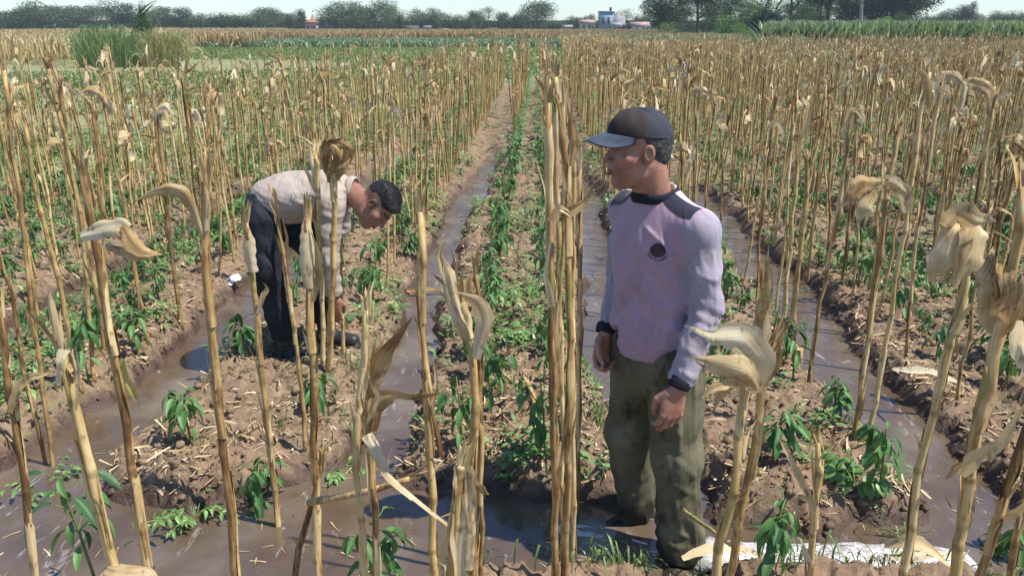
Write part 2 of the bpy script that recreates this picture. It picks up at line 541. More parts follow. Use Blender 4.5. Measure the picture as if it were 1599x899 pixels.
def build_ground():
    ys = [-2.5]
    while ys[-1] < 470:
        y = ys[-1]
        step = 0.0085 * max(1.0, (abs(y - 2.4) / 2.2 + 0.35) ** 1.25) if y > 1.2 else 0.04
        ys.append(y + min(step, 30))
    ys = np.array(ys)
    nx = 640
    t = np.linspace(-1, 1, nx)
    t = np.sign(t) * (np.abs(t) * 0.80 + 0.20 * np.abs(t) ** 3)
    half = 2.9 + np.clip(ys - 1.5, 0, None) * 0.86
    X = t[None, :] * half[:, None] + 0.25
    Y = np.repeat(ys[:, None], nx, 1)
    Z = height(X, Y)
    ny = len(ys)
    V = np.stack([X, Y, Z], -1).reshape(-1, 3)
    i = np.arange(ny - 1)[:, None] * nx + np.arange(nx - 1)[None]
    Q = np.stack([i, i + 1, i + nx + 1, i + nx], -1).reshape(-1, 4)
    # grass cover: none on the worked beds near by, more towards the edges of the field, full beyond
    fl = far_line(X)
    g = 0.14 + 0.20 * sstep(5, 20, Y) + 0.18 * sstep(-3, -5, X) * sstep(6, 9, Y) + 0.75 * sstep(-3.5, 1.0, Y - fl)
    g = g + 0.45 * sstep(-4.0, -7.0, X) * sstep(8, 11, Y)
    g = g - 0.22 * sstep(-0.9, -0.35, -np.abs(X + 0.9)) * 1.0
    bare = sstep(9, 4, np.hypot((X + 19) / 1.8, (Y - 36)))          # bare patch before the reeds
    g = g - 0.6 * bare + 0.12 * fbm2(X * 0.7, Y * 0.7, 3, 40)
    moist = 1 - .85 * sstep(7.5, 12, Y)
    me = np_mesh('ground', V, Q, M['soil'], True, attrs={'green': g.ravel(), 'moist': moist.ravel()})
    o = mobj('ground', me, kind='structure')
    o['label'] = 'brown clodded soil in long raised beds with furrows between, turning to grass far off'
    return o
build_ground()

def build_water():
    nx, ny = 160, 200
    X, Y = np.meshgrid(np.linspace(-14, 14, nx), 1.6 + 13.5 * np.linspace(0, 1, ny) ** 1.3)
    V = np.stack([X, Y, np.zeros_like(X)], -1).reshape(-1, 3)
    i = np.arange(ny - 1)[:, None] * nx + np.arange(nx - 1)[None]
    Q = np.stack([i, i + 1, i + nx + 1, i + nx], -1).reshape(-1, 4)
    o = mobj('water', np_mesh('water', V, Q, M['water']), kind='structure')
    o['label'] = 'shallow muddy irrigation water standing in the furrows and the cross channel'
build_water()

def gz(x, y):
    return float(height(np.array([x]), np.array([y]))[0])

def gzs(x, y):
    return height(np.asarray(x), np.asarray(y))

# ------------------------------------------------------------------ dry leaf and husk surfaces
def leaf_surface(geo, pts, width, style='leaf', tint=0.0, n=12, m=5, r=None, twist=None, face=(0, 1, 0)):
    r = r or rnd
    P = spline(pts, n)
    K = len(pts) - 1
    for i in range(n):                     # keep creases: dry leaves bend in folds, not in smooth arcs
        u = i / (n - 1) * K; k = min(int(u), K - 1)
        P[i] = P[i].lerp(Vector(pts[k]).lerp(Vector(pts[k + 1]), u - k), .55)
    fx = Vector(face) + Vector((r.uniform(-.3, .3), 0, r.uniform(-.3, .3)))
    big = style in ('husk', 'sheet')
    tw = (r.uniform(-0.35, 0.35) if big else r.uniform(-0.8, 0.8)) if twist is None else twist
    cup = {'leaf': 0.35, 'blade': 0.6, 'husk': 0.34, 'sheet': 0.22, 'torn': 0.35}.get(style, 0.3) * r.choice((-1, 1))
    if style in ('husk', 'blade', 'sheet'): cup = abs(cup)
    ph, ph2 = r.uniform(0, 6), r.uniform(0, 6)
    V, UV = [], []
    rag = [r.uniform(-0.5, 0.5) for _ in range(m)]
    e0, e1 = r.uniform(3, 7), r.uniform(3, 7)
    crs = r.uniform(.6, 1.4)
    for i, p in enumerate(P):
        t = i / (n - 1)
        T = (P[min(i + 1, n - 1)] - P[max(i - 1, 0)]).normalized()
        S = T.cross(fx)
        if S.length < 1e-3: S = T.cross(Vector((1, 0, 0)))
        S.normalize()
        N = S.cross(T)
        a = tw * t
        S2 = S * math.cos(a) + N * math.sin(a)
        N2 = N * math.cos(a) - S * math.sin(a)
        if style == 'leaf':
            w = (0.45 + 0.55 * min(1, t / 0.35)) * max(0.03, 1 - max(0, (t - 0.35) / 0.65) ** 1.4)
        elif style == 'blade':
            w = (0.75 + 0.25 * math.sin(t * 3.1)) * max(0.08, 1 - max(0, (t - 0.5) / 0.5) ** 2)
        elif style == 'husk':
            w = (0.45 + 0.55 * min(1, t / 0.4)) * max(.04, 1 - max(0, (t - 0.45) / 0.55) ** 1.3)
        elif style == 'sheet':
            w = (0.55 + 0.45 * min(1, t / 0.3)) * (1 - 0.22 * max(0, (t - 0.7) / 0.3))
        else:
            w = 0.75 + 0.25 * math.sin(t * 4 + ph)
        for j in range(m):
            s = -1 + 2 * j / (m - 1)
            edge = 1 + (0.13 * math.sin(e0 * 2.1 * t + ph) + 0.08 * math.sin(e1 * 5.3 * t + ph2)) * (1 if s > 0 else -1)
            hw = width * 0.5 * w * edge
            pleat = 0.035 * math.sin(s * 16 + ph) if m > 6 else 0
            crease = 0.16 * crs * (abs(((t * 2.3 + s * .35 + ph) % 1.0) - .5) - .25) if big else 0
            q = p + S2 * hw * s + N2 * (cup * hw * (abs(s) ** 1.5 - 0.4)) + N2 * (hw * (pleat + crease + 0.10 * math.sin(s * 5 + ph + 3 * t) + 0.10 * math.sin(11 * t + ph2 + 2 * s) * abs(s)))
            if i == n - 1 and style in ('torn', 'sheet'):
                q = q + T * (rag[j] * width * (0.7 if style == 'torn' else .45))
            V.append(q); UV.append((s * 0.5 + 0.5 + ph, t * 2 + ph2))
    if m > 6 and style != 'leaf':
        endc = [1.0]
        for j in range(m - 1): endc.append(min(1, max(.70, endc[-1] + r.uniform(-.16, .16))))
    else: endc = [1.0] * m
    Q = [(i * m + j, i * m + j + 1, (i + 1) * m + j + 1, (i + 1) * m + j) for i in range(n - 1) for j in range(m - 1) if (i + 1) / (n - 1) <= endc[j + 1] + 1e-6]
    geo.add([tuple(v) for v in V], Q, None, tint, UV)

def sheath_surface(geo, path, i0, i1, rad, r, tint=0.0, open_ang=1.0, flare=1.5):
    """a leaf sheath that wraps part of the stalk between two path points, its top torn"""
    m = 7; n = i1 - i0 + 1
    a0 = r.uniform(0, 6.28)
    rag = [r.uniform(-.6, .9) for _ in range(m)]
    V, UV = [], []
    for i in range(n):
        t = i / max(1, n - 1)
        p = path[i0 + i]
        T = (path[min(i0 + i + 1, len(path) - 1)] - path[max(i0 + i - 1, 0)]).normalized()
        a = T.cross(Vector((0, 1, 0))).normalized(); b = a.cross(T)
        rr = rad * (1.06 + (flare - 1.05) * .7 * t ** 2.5)
        arc = (5.2 - 2.6 * t) * open_ang
        for j in range(m):
            s = j / (m - 1) - 0.5
            th = a0 + s * arc
            q = p + (a * math.cos(th) + b * math.sin(th)) * rr * (1 + 0.05 * math.sin(j * 2.5 + i))
            if i == n - 1: q = q + T * (rag[j] * rad * 1.8)
            V.append(q); UV.append((s * 2 + a0, t * 2))
    Q = [(i * m + j, i * m + j + 1, (i + 1) * m + j + 1, (i + 1) * m + j) for i in range(n - 1) for j in range(m - 1)]
    geo.add([tuple(v) for v in V], Q, None, tint, UV)

def stalk_path(pts, n):
    return spline(pts, n)

def stalk_tube(geo, path, rad, r, sides=9, bow=0.0):
    L = sum((path[i + 1] - path[i]).length for i in range(len(path) - 1))
    P, RR = [], []
    pos = 0; nodes = [0.06]
    while nodes[-1] < L:
        nodes.append(nodes[-1] + r.uniform(0.14, 0.22))
    samples = sorted(set([0.0, L] + [x for nd in nodes for x in (nd - 0.012, nd - 0.004, nd + 0.004, nd + 0.014) if 0 < x < L] + [L * k / 10 for k in range(1, 10)]))
    acc = [0]
    for i in range(len(path) - 1): acc.append(acc[-1] + (path[i + 1] - path[i]).length)
    jit = Vector((0, 0, 0))
    for s in samples:
        i = max(0, min(len(path) - 2, next((k for k in range(len(acc) - 1) if acc[k + 1] >= s), len(path) - 2)))
        t = (s - acc[i]) / max(1e-6, acc[i + 1] - acc[i])
        p = path[i].lerp(path[i + 1], t)
        nd = min(abs(s - q) for q in nodes)
        k = nodes.index(min(nodes, key=lambda q: abs(s - q)))
        zig = (0.0035 if k % 2 else -0.0035) * (1 if nd < 0.02 else 0.3)
        P.append(p + Vector((zig, -zig * 0.5, 0)))
        RR.append(rad * (1.08 - 0.28 * s / L) * (1.08 if nd < 0.006 else (1.0 if nd < 0.02 else 0.95 + 0.05 * math.sin(s * 31))))
    n0 = geo.n
    tube(geo, P, RR, sides, r.random())
    for i, q in enumerate(samples):
        if min(abs(q - x) for x in nodes) < 0.0075: geo.rings.append((n0 + i * sides, n0 + (i + 1) * sides))
    return L

def splinter_top(geo, path, rad, r, k=5):
    p = path[-1]; T = (path[-1] - path[-2]).normalized()
    a = T.cross(Vector((0, 1, 0))).normalized(); b = a.cross(T)
    for j in range(k):
        th = 6.28 * j / k + r.uniform(-.3, .3)
        o = a * math.cos(th) + b * math.sin(th)
        q = p + o * rad * 0.75
        leaf_surface(geo, [q - T * 0.03, q + T * r.uniform(.02, .04), q + T * r.uniform(.04, .09) + o * r.uniform(0, .02)], rad * 1.1, 'leaf', r.random(), 4, 3, r)

STALKS = [
    ('a1', 0.0106, [(-1.505, 1.9, 0.06), (-1.482, 1.9, 0.347), (-1.434, 1.9, 0.896), (-1.432, 1.9, 0.973), (-1.406, 1.9, 1.195)], 't'),
    ('a2', 0.0125, [(-0.906, 1.45, 0.06), (-0.94, 1.45, 0.72), (-0.965, 1.45, 1.165), (-0.964, 1.45, 1.273)], 't'),
    ('a3', 0.0114, [(-1.042, 1.75, 0.06), (-1.04, 1.75, 0.478), (-1.039, 1.75, 0.808), (-1.036, 1.75, 1.103), (-1.037, 1.75, 1.382), (-1.026, 1.75, 1.576)], 't'),
    ('a4', 0.0116, [(-0.83, 1.8, 0.06), (-0.823, 1.8, 0.444), (-0.812, 1.8, 1.03), (-0.803, 1.8, 1.316), (-0.778, 1.8, 1.552)], 't'),
    ('a5', 0.0112, [(-2.322, 3.704, 0.1), (-2.244, 3.704, 0.967), (-2.246, 3.704, 1.325), (-2.261, 3.704, 1.497), (-2.258, 3.704, 1.706)], ''),
    ('a5b', 0.0108, [(-2.439, 4.036, 0.1), (-2.415, 4.036, 0.813), (-2.456, 4.036, 1.227), (-2.42, 4.036, 1.585), (-2.434, 4.036, 1.723)], ''),
    ('a6', 0.0125, [(-2.339, 3.612, 0.1), (-2.351, 3.612, 0.294), (-2.342, 3.612, 0.665), (-2.373, 3.612, 1.052), (-2.369, 3.612, 1.312), (-2.364, 3.612, 1.474)], ''),
    ('a7', 0.0095, [(-2.184, 3.064, 0.1), (-2.151, 3.064, 0.514), (-2.143, 3.064, 0.765), (-2.085, 3.064, 1.259), (-2.072, 3.064, 1.477), (-2.042, 3.064, 1.732)], ''),
    ('a8', 0.0088, [(-2.224, 3.085, 0.1), (-2.235, 3.085, 0.458), (-2.222, 3.085, 0.774), (-2.232, 3.085, 1.003), (-2.228, 3.085, 1.174)], ''),
    ('a9', 0.0118, [(-3.426, 4.974, 0.1), (-3.41, 4.974, 0.731), (-3.384, 4.974, 1.313)], ''),
    ('a10', 0.0101, [(-2.288, 4.229, 0.1), (-2.286, 4.229, 0.412), (-2.298, 4.229, 0.911), (-2.313, 4.229, 1.196), (-2.307, 4.229, 1.571)], ''),
    ('a11', 0.0126, [(-3.183, 5.421, 0.1), (-3.084, 5.421, 0.77), (-3.059, 5.421, 1.35), (-3.106, 5.421, 1.435)], ''),
    ('a12', 0.0124, [(-2.249, 4.598, 0.1), (-2.25, 4.598, 0.544), (-2.223, 4.598, 1.099), (-2.211, 4.598, 1.442)], ''),
    ('b1', 0.0113, [(-1.023, 2.653, 0.1), (-1.019, 2.653, 0.621), (-1.013, 2.653, 1.09), (-1.019, 2.653, 1.248)], 't'),
    ('b2', 0.0086, [(-1.021, 3.068, 0.1), (-1.013, 3.068, 0.423), (-1.023, 3.068, 0.777), (-1.038, 3.068, 1.054), (-1.047, 3.068, 1.234)], 't'),
    ('b3', 0.0114, [(-0.693, 2.1, 0.06), (-0.689, 2.1, 0.208), (-0.678, 2.1, 0.579), (-0.655, 2.1, 0.89), (-0.644, 2.1, 1.19), (-0.637, 2.1, 1.402)], 't'),
    ('b3b', 0.0114, [(-0.812, 2.12, 0.06), (-0.78, 2.12, 0.19), (-0.72, 2.12, 0.409), (-0.657, 2.12, 0.612)], ''),
    ('b4a', 0.0132, [(-1.155, 3.904, 0.1), (-1.129, 3.904, 0.58), (-1.116, 3.904, 0.994), (-1.099, 3.904, 1.218), (-1.116, 3.904, 1.288)], 't'),
    ('b4b', 0.0172, [(-1.117, 3.864, 0.1), (-1.06, 3.864, 0.595), (-1.026, 3.864, 0.971), (-1.014, 3.864, 1.225)], 't'),
    ('b4c', 0.0098, [(-1.087, 4.062, 0.1), (-1.068, 4.062, 0.528), (-1.026, 4.062, 1.184)], 't'),
    ('b5a', 0.0099, [(-0.467, 1.8, 0.06), (-0.465, 1.8, 0.453), (-0.464, 1.8, 0.82), (-0.447, 1.8, 1.036), (-0.422, 1.8, 1.107), (-0.417, 1.8, 1.235)], 't'),
    ('b5b', 0.0101, [(-0.434, 1.82, 0.06), (-0.434, 1.82, 0.438), (-0.435, 1.82, 0.809), (-0.43, 1.82, 0.954), (-0.407, 1.82, 1.098)], 't'),
    ('b6', 0.0117, [(-0.283, 1.9, 0.06), (-0.285, 1.9, 0.378), (-0.286, 1.9, 0.732), (-0.291, 1.9, 0.991), (-0.294, 1.9, 1.208), (-0.289, 1.9, 1.461)], 't'),
    ('b7', 0.0124, [(-0.162, 1.7, 0.06), (-0.158, 1.7, 0.541), (-0.155, 1.7, 0.794), (-0.146, 1.7, 1.088), (-0.157, 1.7, 1.225), (-0.169, 1.7, 1.298)], 't'),
    ('b7b', 0.0063, [(-0.137, 1.72, 0.06), (-0.136, 1.72, 0.525), (-0.134, 1.72, 0.905), (-0.134, 1.72, 1.146), (-0.136, 1.72, 1.357)], 't'),
    ('b8', 0.0154, [(-0.256, 1.55, 0.06), (-0.197, 1.55, 0.659), (-0.18, 1.55, 0.818), (-0.162, 1.55, 0.966)], ''),
    ('c1a', 0.0103, [(0.074, 1.95, 0.06), (0.067, 1.95, 0.347), (0.056, 1.95, 0.775), (0.043, 1.95, 1.158), (0.031, 1.95, 1.452), (0.026, 1.95, 1.721)], 't'),
    ('c2a', 0.0104, [(0.095, 1.97, 0.06), (0.095, 1.97, 0.332), (0.094, 1.97, 0.764), (0.091, 1.97, 1.151), (0.081, 1.97, 1.448), (0.063, 1.97, 1.688)], 't'),
    ('c3a', 0.0096, [(0.179, 2.777, 0.1), (0.167, 2.777, 0.741), (0.157, 2.777, 1.095), (0.148, 2.777, 1.447)], 't'),
    ('c4a', 0.008, [(0.102, 2.3, 0.06), (0.099, 2.3, 0.199), (0.084, 2.3, 0.806), (0.07, 2.3, 1.131), (0.06, 2.3, 1.372), (0.046, 2.3, 1.759)], 't'),
    ('c5a', 0.0082, [(0.142, 2.35, 0.06), (0.139, 2.35, 0.163), (0.122, 2.35, 0.783), (0.112, 2.35, 1.114), (0.112, 2.35, 1.361), (0.096, 2.35, 1.629)], 't'),
    ('c6a', 0.0069, [(0.068, 2.2, 0.06), (0.067, 2.2, 0.272), (0.063, 2.2, 0.853), (0.073, 2.2, 1.164), (0.074, 2.2, 1.45), (0.08, 2.2, 1.532)], 't'),
    ('d1', 0.0117, [(0.402, 1.55, 0.06), (0.431, 1.55, 0.676), (0.445, 1.55, 0.96), (0.458, 1.55, 1.169), (0.464, 1.55, 1.287), (0.472, 1.55, 1.393)], 't'),
    ('d2', 0.0111, [(0.434, 1.6, 0.06), (0.475, 1.6, 0.637), (0.489, 1.6, 0.816), (0.505, 1.6, 1.146), (0.514, 1.6, 1.253)], 't'),
    ('d3', 0.0109, [(0.834, 1.95, 0.06), (0.815, 1.95, 0.367), (0.8, 1.95, 0.583), (0.796, 1.95, 0.708), (0.785, 1.95, 0.809)], 't'),
    ('d4', 0.014, [(1.59, 4.78, 0.1), (1.57, 4.78, 0.813), (1.563, 4.78, 1.317), (1.586, 4.78, 1.502)], ''),
    ('d4b', 0.0157, [(1.479, 4.275, 0.1), (1.466, 4.275, 0.598), (1.47, 4.275, 0.928), (1.453, 4.275, 1.192)], ''),
    ('d5', 0.0104, [(1.458, 3.867, 0.1), (1.463, 3.867, 0.496), (1.487, 3.867, 1.022), (1.489, 3.867, 1.444)], 't'),
    ('d6', 0.0119, [(1.455, 3.222, 0.1), (1.445, 3.222, 0.357), (1.438, 3.222, 0.779), (1.429, 3.222, 1.17), (1.426, 3.222, 1.277), (1.43, 3.222, 1.498)], 't'),
    ('d7', 0.011, [(1.536, 3.284, 0.1), (1.544, 3.284, 0.328), (1.544, 3.284, 0.803), (1.549, 3.284, 1.157), (1.544, 3.284, 1.45), (1.553, 3.284, 1.719)], 't'),
    ('d8', 0.0117, [(1.026, 1.85, 0.06), (1.022, 1.85, 0.452), (1.018, 1.85, 0.724), (1.029, 1.85, 1.017), (1.031, 1.85, 1.18), (1.039, 1.85, 1.3), (1.023, 1.85, 1.436)], 't'),
    ('d9', 0.0126, [(0.962, 1.5, 0.06), (0.941, 1.5, 0.729), (0.935, 1.5, 0.894), (0.919, 1.5, 1.051), (0.927, 1.5, 1.2), (0.918, 1.5, 1.408), (0.926, 1.5, 1.516), (0.916, 1.5, 1.611)], 't'),
    ('d10', 0.0115, [(1.178, 1.8, 0.06), (1.201, 1.8, 0.496), (1.217, 1.8, 0.76), (1.225, 1.8, 0.915), (1.242, 1.8, 1.23), (1.23, 1.8, 1.358)], 't'),
    ('d11', 0.011, [(1.445, 2.0, 0.06), (1.423, 2.0, 0.343), (1.403, 2.0, 0.562), (1.387, 2.0, 1.045)], 't'),
    ('d12', 0.0148, [(2.949, 5.776, 0.1), (2.974, 5.776, 0.595), (2.923, 5.776, 1.289), (2.964, 5.776, 1.561)], ''),
    ('d13', 0.0182, [(3.126, 5.625, 0.1), (3.14, 5.625, 0.63), (3.109, 5.625, 1.499)], ''),
    ('d14', 0.0161, [(2.048, 7.112, 0.1), (2.064, 7.112, 0.749), (2.073, 7.112, 1.307)], ''),
]
LEAVES = [
    ('a1', 'leaf', 0.034, [(-1.434, 1.888, 0.892), (-1.397, 1.888, 0.97), (-1.351, 1.888, 1.003), (-1.291, 1.888, 1.015)]),
    ('a2', 'blade', 0.017, [(-0.958, 1.438, 1.274), (-0.96, 1.438, 1.341), (-0.959, 1.438, 1.408)]),
    ('a2', 'leaf', 0.013, [(-0.956, 1.438, 1.272), (-0.982, 1.438, 1.324), (-1.003, 1.438, 1.351), (-1.016, 1.438, 1.362)]),
    ('a2', 'torn', 0.023, [(-0.948, 1.43, 1.282), (-0.952, 1.42, 1.258), (-0.96, 1.42, 1.23), (-0.974, 1.43, 1.201)]),
    ('a2', 'torn', 0.012, [(-0.952, 1.438, 1.142), (-0.932, 1.438, 1.222), (-0.929, 1.438, 1.286)]),
    ('a3', 'sheet', 0.04, [(-1.047, 1.72, 1.437), (-0.991, 1.71, 1.455), (-0.942, 1.7, 1.47), (-0.916, 1.7, 1.449)]),
    ('a3', 'leaf', 0.041, [(-0.937, 1.7, 1.467), (-0.917, 1.69, 1.437), (-0.89, 1.69, 1.412), (-0.85, 1.69, 1.404)]),
    ('a3', 'leaf', 0.023, [(-0.993, 1.72, 1.419), (-0.946, 1.7, 1.407), (-0.911, 1.7, 1.393), (-0.874, 1.7, 1.392)]),
    ('a3', 'green', 0.021, [(-1.01, 1.738, 1.126), (-1.006, 1.738, 1.074), (-0.993, 1.738, 1.031), (-0.988, 1.738, 0.992)]),
    ('a3', 'leaf', 0.013, [(-1.026, 1.738, 1.493), (-1.034, 1.738, 1.552), (-1.033, 1.738, 1.593)]),
    ('a4', 'leaf', 0.036, [(-0.796, 1.788, 1.429), (-0.81, 1.788, 1.491), (-0.828, 1.788, 1.524), (-0.861, 1.788, 1.534), (-0.904, 1.788, 1.525), (-0.95, 1.788, 1.503)]),
    ('a4', 'blade', 0.021, [(-0.786, 1.788, 1.437), (-0.775, 1.788, 1.499), (-0.777, 1.788, 1.559)]),
    ('b1', 'blade', 0.045, [(-1.009, 2.641, 1.065), (-1.014, 2.641, 1.147), (-1.014, 2.641, 1.256)]),
    ('b1', 'leaf', 0.021, [(-1.007, 2.641, 0.907), (-0.976, 2.641, 0.981), (-0.96, 2.641, 1.005), (-0.976, 2.641, 1.029)]),
    ('b2', 'leaf', 0.018, [(-1.034, 3.056, 1.003), (-1.037, 3.056, 1.137), (-1.042, 3.056, 1.247)]),
    ('b2', 'leaf', 0.016, [(-1.031, 3.056, 0.949), (-1.01, 3.056, 1.084), (-1.027, 3.056, 1.19)]),
    ('b3', 'blade', 0.043, [(-0.638, 2.088, 1.194), (-0.635, 2.088, 1.316), (-0.633, 2.088, 1.408)]),
    ('b3', 'leaf', 0.028, [(-0.634, 2.088, 1.156), (-0.608, 2.088, 1.232), (-0.609, 2.088, 1.307), (-0.624, 2.088, 1.37)]),
    ('b3b', 'torn', 0.012, [(-0.69, 2.108, 0.489), (-0.653, 2.108, 0.57), (-0.599, 2.108, 0.623)]),
    ('b4b', 'sheet', 0.056, [(-1.029, 3.852, 1.153), (-1.04, 3.852, 1.265), (-1.022, 3.834, 1.355), (-0.959, 3.814, 1.38)]),
    ('b4b', 'sheet', 0.053, [(-1.002, 3.852, 1.17), (-0.945, 3.852, 1.259), (-0.915, 3.824, 1.32), (-0.958, 3.804, 1.354)]),
    ('b4b', 'leaf', 0.046, [(-1.014, 3.834, 1.205), (-0.969, 3.804, 1.286), (-0.988, 3.794, 1.337), (-1.029, 3.804, 1.329)]),
    ('b4b', 'leaf', 0.044, [(-0.998, 3.824, 1.213), (-0.945, 3.794, 1.237), (-0.907, 3.804, 1.286)]),
    ('b4b', 'leaf', 0.028, [(-0.993, 3.852, 1.202), (-0.937, 3.852, 1.281), (-0.895, 3.852, 1.247)]),
    ('b4b', 'leaf', 0.038, [(-1.017, 3.852, 1.137), (-0.998, 3.852, 1.227), (-0.977, 3.852, 1.249)]),
    ('b4a', 'blade', 0.022, [(-1.105, 3.892, 1.096), (-1.131, 3.892, 1.258), (-1.129, 3.892, 1.362)]),
    ('b4a', 'leaf', 0.032, [(-1.098, 3.892, 1.063), (-1.147, 3.892, 1.177), (-1.192, 3.892, 1.264)]),
    ('b5b', 'leaf', 0.047, [(-0.425, 1.808, 0.996), (-0.392, 1.8, 1.081), (-0.348, 1.78, 1.159), (-0.296, 1.77, 1.234)]),
    ('b5b', 'leaf', 0.056, [(-0.424, 1.808, 0.901), (-0.41, 1.808, 0.969), (-0.372, 1.808, 1.003), (-0.303, 1.808, 0.995), (-0.221, 1.808, 1.016)]),
    ('b5a', 'leaf', 0.023, [(-0.451, 1.788, 0.878), (-0.463, 1.788, 0.952), (-0.471, 1.788, 1.002)]),
    ('b5a', 'leaf', 0.019, [(-0.435, 1.788, 0.925), (-0.397, 1.788, 1.007), (-0.419, 1.788, 1.06), (-0.411, 1.788, 1.112)]),
    ('b5b', 'torn', 0.023, [(-0.459, 1.8, 0.843), (-0.42, 1.78, 0.857), (-0.4, 1.77, 0.83), (-0.368, 1.76, 0.78)]),
    ('b6', 'torn', 0.013, [(-0.292, 1.888, 1.07), (-0.3, 1.888, 1.213), (-0.303, 1.888, 1.299)]),
    ('b6', 'leaf', 0.01, [(-0.273, 1.888, 0.921), (-0.261, 1.888, 0.997), (-0.267, 1.888, 1.07)]),
    ('b6', 'torn', 0.016, [(-0.286, 1.888, 0.959), (-0.262, 1.888, 0.844), (-0.253, 1.888, 0.766)]),
    ('b7', 'blade', 0.038, [(-0.161, 1.688, 1.208), (-0.18, 1.688, 1.286), (-0.199, 1.688, 1.363), (-0.209, 1.688, 1.405)]),
    ('b7', 'leaf', 0.02, [(-0.183, 1.688, 1.286), (-0.201, 1.688, 1.363), (-0.218, 1.688, 1.408), (-0.201, 1.688, 1.45)]),
    ('b7', 'leaf', 0.007, [(-0.176, 1.688, 1.325), (-0.183, 1.688, 1.393), (-0.193, 1.688, 1.43)]),
    ('b7', 'leaf', 0.013, [(-0.169, 1.688, 1.255), (-0.211, 1.688, 1.317), (-0.246, 1.688, 1.329)]),
    ('b7', 'leaf', 0.012, [(-0.169, 1.688, 1.271), (-0.206, 1.688, 1.34), (-0.239, 1.688, 1.369)]),
    ('b7', 'husk', 0.046, [(-0.141, 1.688, 1.16), (-0.118, 1.68, 1.259), (-0.14, 1.67, 1.309), (-0.191, 1.68, 1.328)]),
    ('b7', 'leaf', 0.015, [(-0.135, 1.688, 1.184), (-0.116, 1.688, 1.224), (-0.117, 1.688, 1.264)]),
    ('b8', 'torn', 0.049, [(-0.173, 1.538, 0.67), (-0.173, 1.538, 0.792), (-0.153, 1.538, 0.911), (-0.161, 1.538, 0.974)]),
    ('b8', 'torn', 0.023, [(-0.15, 1.538, 0.686), (-0.145, 1.538, 0.792), (-0.154, 1.538, 0.894), (-0.152, 1.538, 0.977)]),
    ('b8', 'torn', 0.02, [(-0.15, 1.538, 0.953), (-0.129, 1.538, 0.92), (-0.107, 1.538, 0.887)]),
    ('b8', 'torn', 0.018, [(-0.214, 1.538, 0.703), (-0.188, 1.538, 0.843), (-0.173, 1.538, 0.936)]),
    ('c1a', 'torn', 0.028, [(0.038, 1.93, 1.432), (0.053, 1.91, 1.469), (0.09, 1.92, 1.451)]),
    ('c2a', 'leaf', 0.027, [(0.054, 1.94, 1.435), (0.082, 1.93, 1.454), (0.117, 1.93, 1.48), (0.145, 1.93, 1.53)]),
    ('c4a', 'leafgreen', 0.02, [(0.071, 2.288, 1.545), (0.058, 2.288, 1.636), (0.043, 2.288, 1.681), (0.038, 2.288, 1.75)]),
    ('c1a', 'leaf', 0.012, [(0.027, 1.938, 1.699), (0.007, 1.938, 1.759), (-0.013, 1.938, 1.787)]),
    ('c2a', 'leaf', 0.025, [(0.085, 1.958, 1.565), (0.09, 1.958, 1.628), (0.081, 1.958, 1.674), (0.09, 1.958, 1.687)]),
    ('c2a', 'torn', 0.014, [(0.088, 1.958, 1.451), (0.065, 1.958, 1.532), (0.052, 1.958, 1.572)]),
    ('c5a', 'torn', 0.015, [(0.108, 2.338, 1.422), (0.124, 2.338, 1.519), (0.136, 2.338, 1.584)]),
    ('c1a', 'torn', 0.02, [(0.042, 1.938, 1.199), (0.024, 1.938, 1.286), (0.032, 1.938, 1.372)]),
    ('c6a', 'torn', 0.023, [(0.077, 2.188, 0.816), (0.06, 2.188, 1.027), (0.066, 2.188, 1.128)]),
    ('c1a', 'torn', 0.016, [(0.061, 1.938, 0.659), (0.08, 1.938, 0.783), (0.085, 1.938, 0.902)]),
    ('d1', 'husk', 0.074, [(0.465, 1.53, 1.161), (0.461, 1.5, 1.251), (0.412, 1.47, 1.309), (0.353, 1.46, 1.308), (0.292, 1.46, 1.337)]),
    ('d1', 'husk', 0.064, [(0.466, 1.52, 1.172), (0.429, 1.48, 1.223), (0.364, 1.46, 1.253), (0.305, 1.46, 1.271)]),
    ('d1', 'leaf', 0.023, [(0.454, 1.51, 1.188), (0.395, 1.47, 1.212), (0.358, 1.46, 1.202), (0.338, 1.46, 1.178)]),
    ('d1', 'leaf', 0.032, [(0.425, 1.53, 1.178), (0.395, 1.52, 1.164), (0.381, 1.52, 1.122)]),
    ('d1', 'blade', 0.032, [(0.475, 1.538, 1.16), (0.469, 1.538, 1.263), (0.467, 1.538, 1.397)]),
    ('d2', 'leaf', 0.019, [(0.504, 1.588, 1.152), (0.527, 1.588, 1.213), (0.523, 1.588, 1.261)]),
    ('d3', 'leaf', 0.021, [(0.793, 1.938, 0.591), (0.753, 1.938, 0.674), (0.701, 1.938, 0.774), (0.664, 1.938, 0.833)]),
    ('d3', 'torn', 0.023, [(0.769, 1.938, 0.643), (0.74, 1.938, 0.636), (0.744, 1.938, 0.565)]),
    ('d3', 'leaf', 0.014, [(0.798, 1.938, 0.612), (0.769, 1.938, 0.735), (0.762, 1.938, 0.795)]),
    ('d3', 'torn', 0.017, [(0.803, 1.938, 0.418), (0.78, 1.938, 0.462), (0.774, 1.938, 0.483)]),
    ('d5', 'leaf', 0.042, [(1.486, 3.855, 1.324), (1.476, 3.855, 1.491), (1.502, 3.855, 1.52), (1.552, 3.855, 1.461)]),
    ('d6', 'sheet', 0.062, [(1.515, 3.21, 1.168), (1.485, 3.192, 1.257), (1.412, 3.172, 1.297), (1.337, 3.162, 1.298)]),
    ('d6', 'husk', 0.087, [(1.381, 3.182, 1.297), (1.308, 3.162, 1.288), (1.26, 3.152, 1.243), (1.235, 3.162, 1.193)]),
    ('d6', 'husk', 0.072, [(1.356, 3.172, 1.265), (1.317, 3.152, 1.199), (1.3, 3.162, 1.124)]),
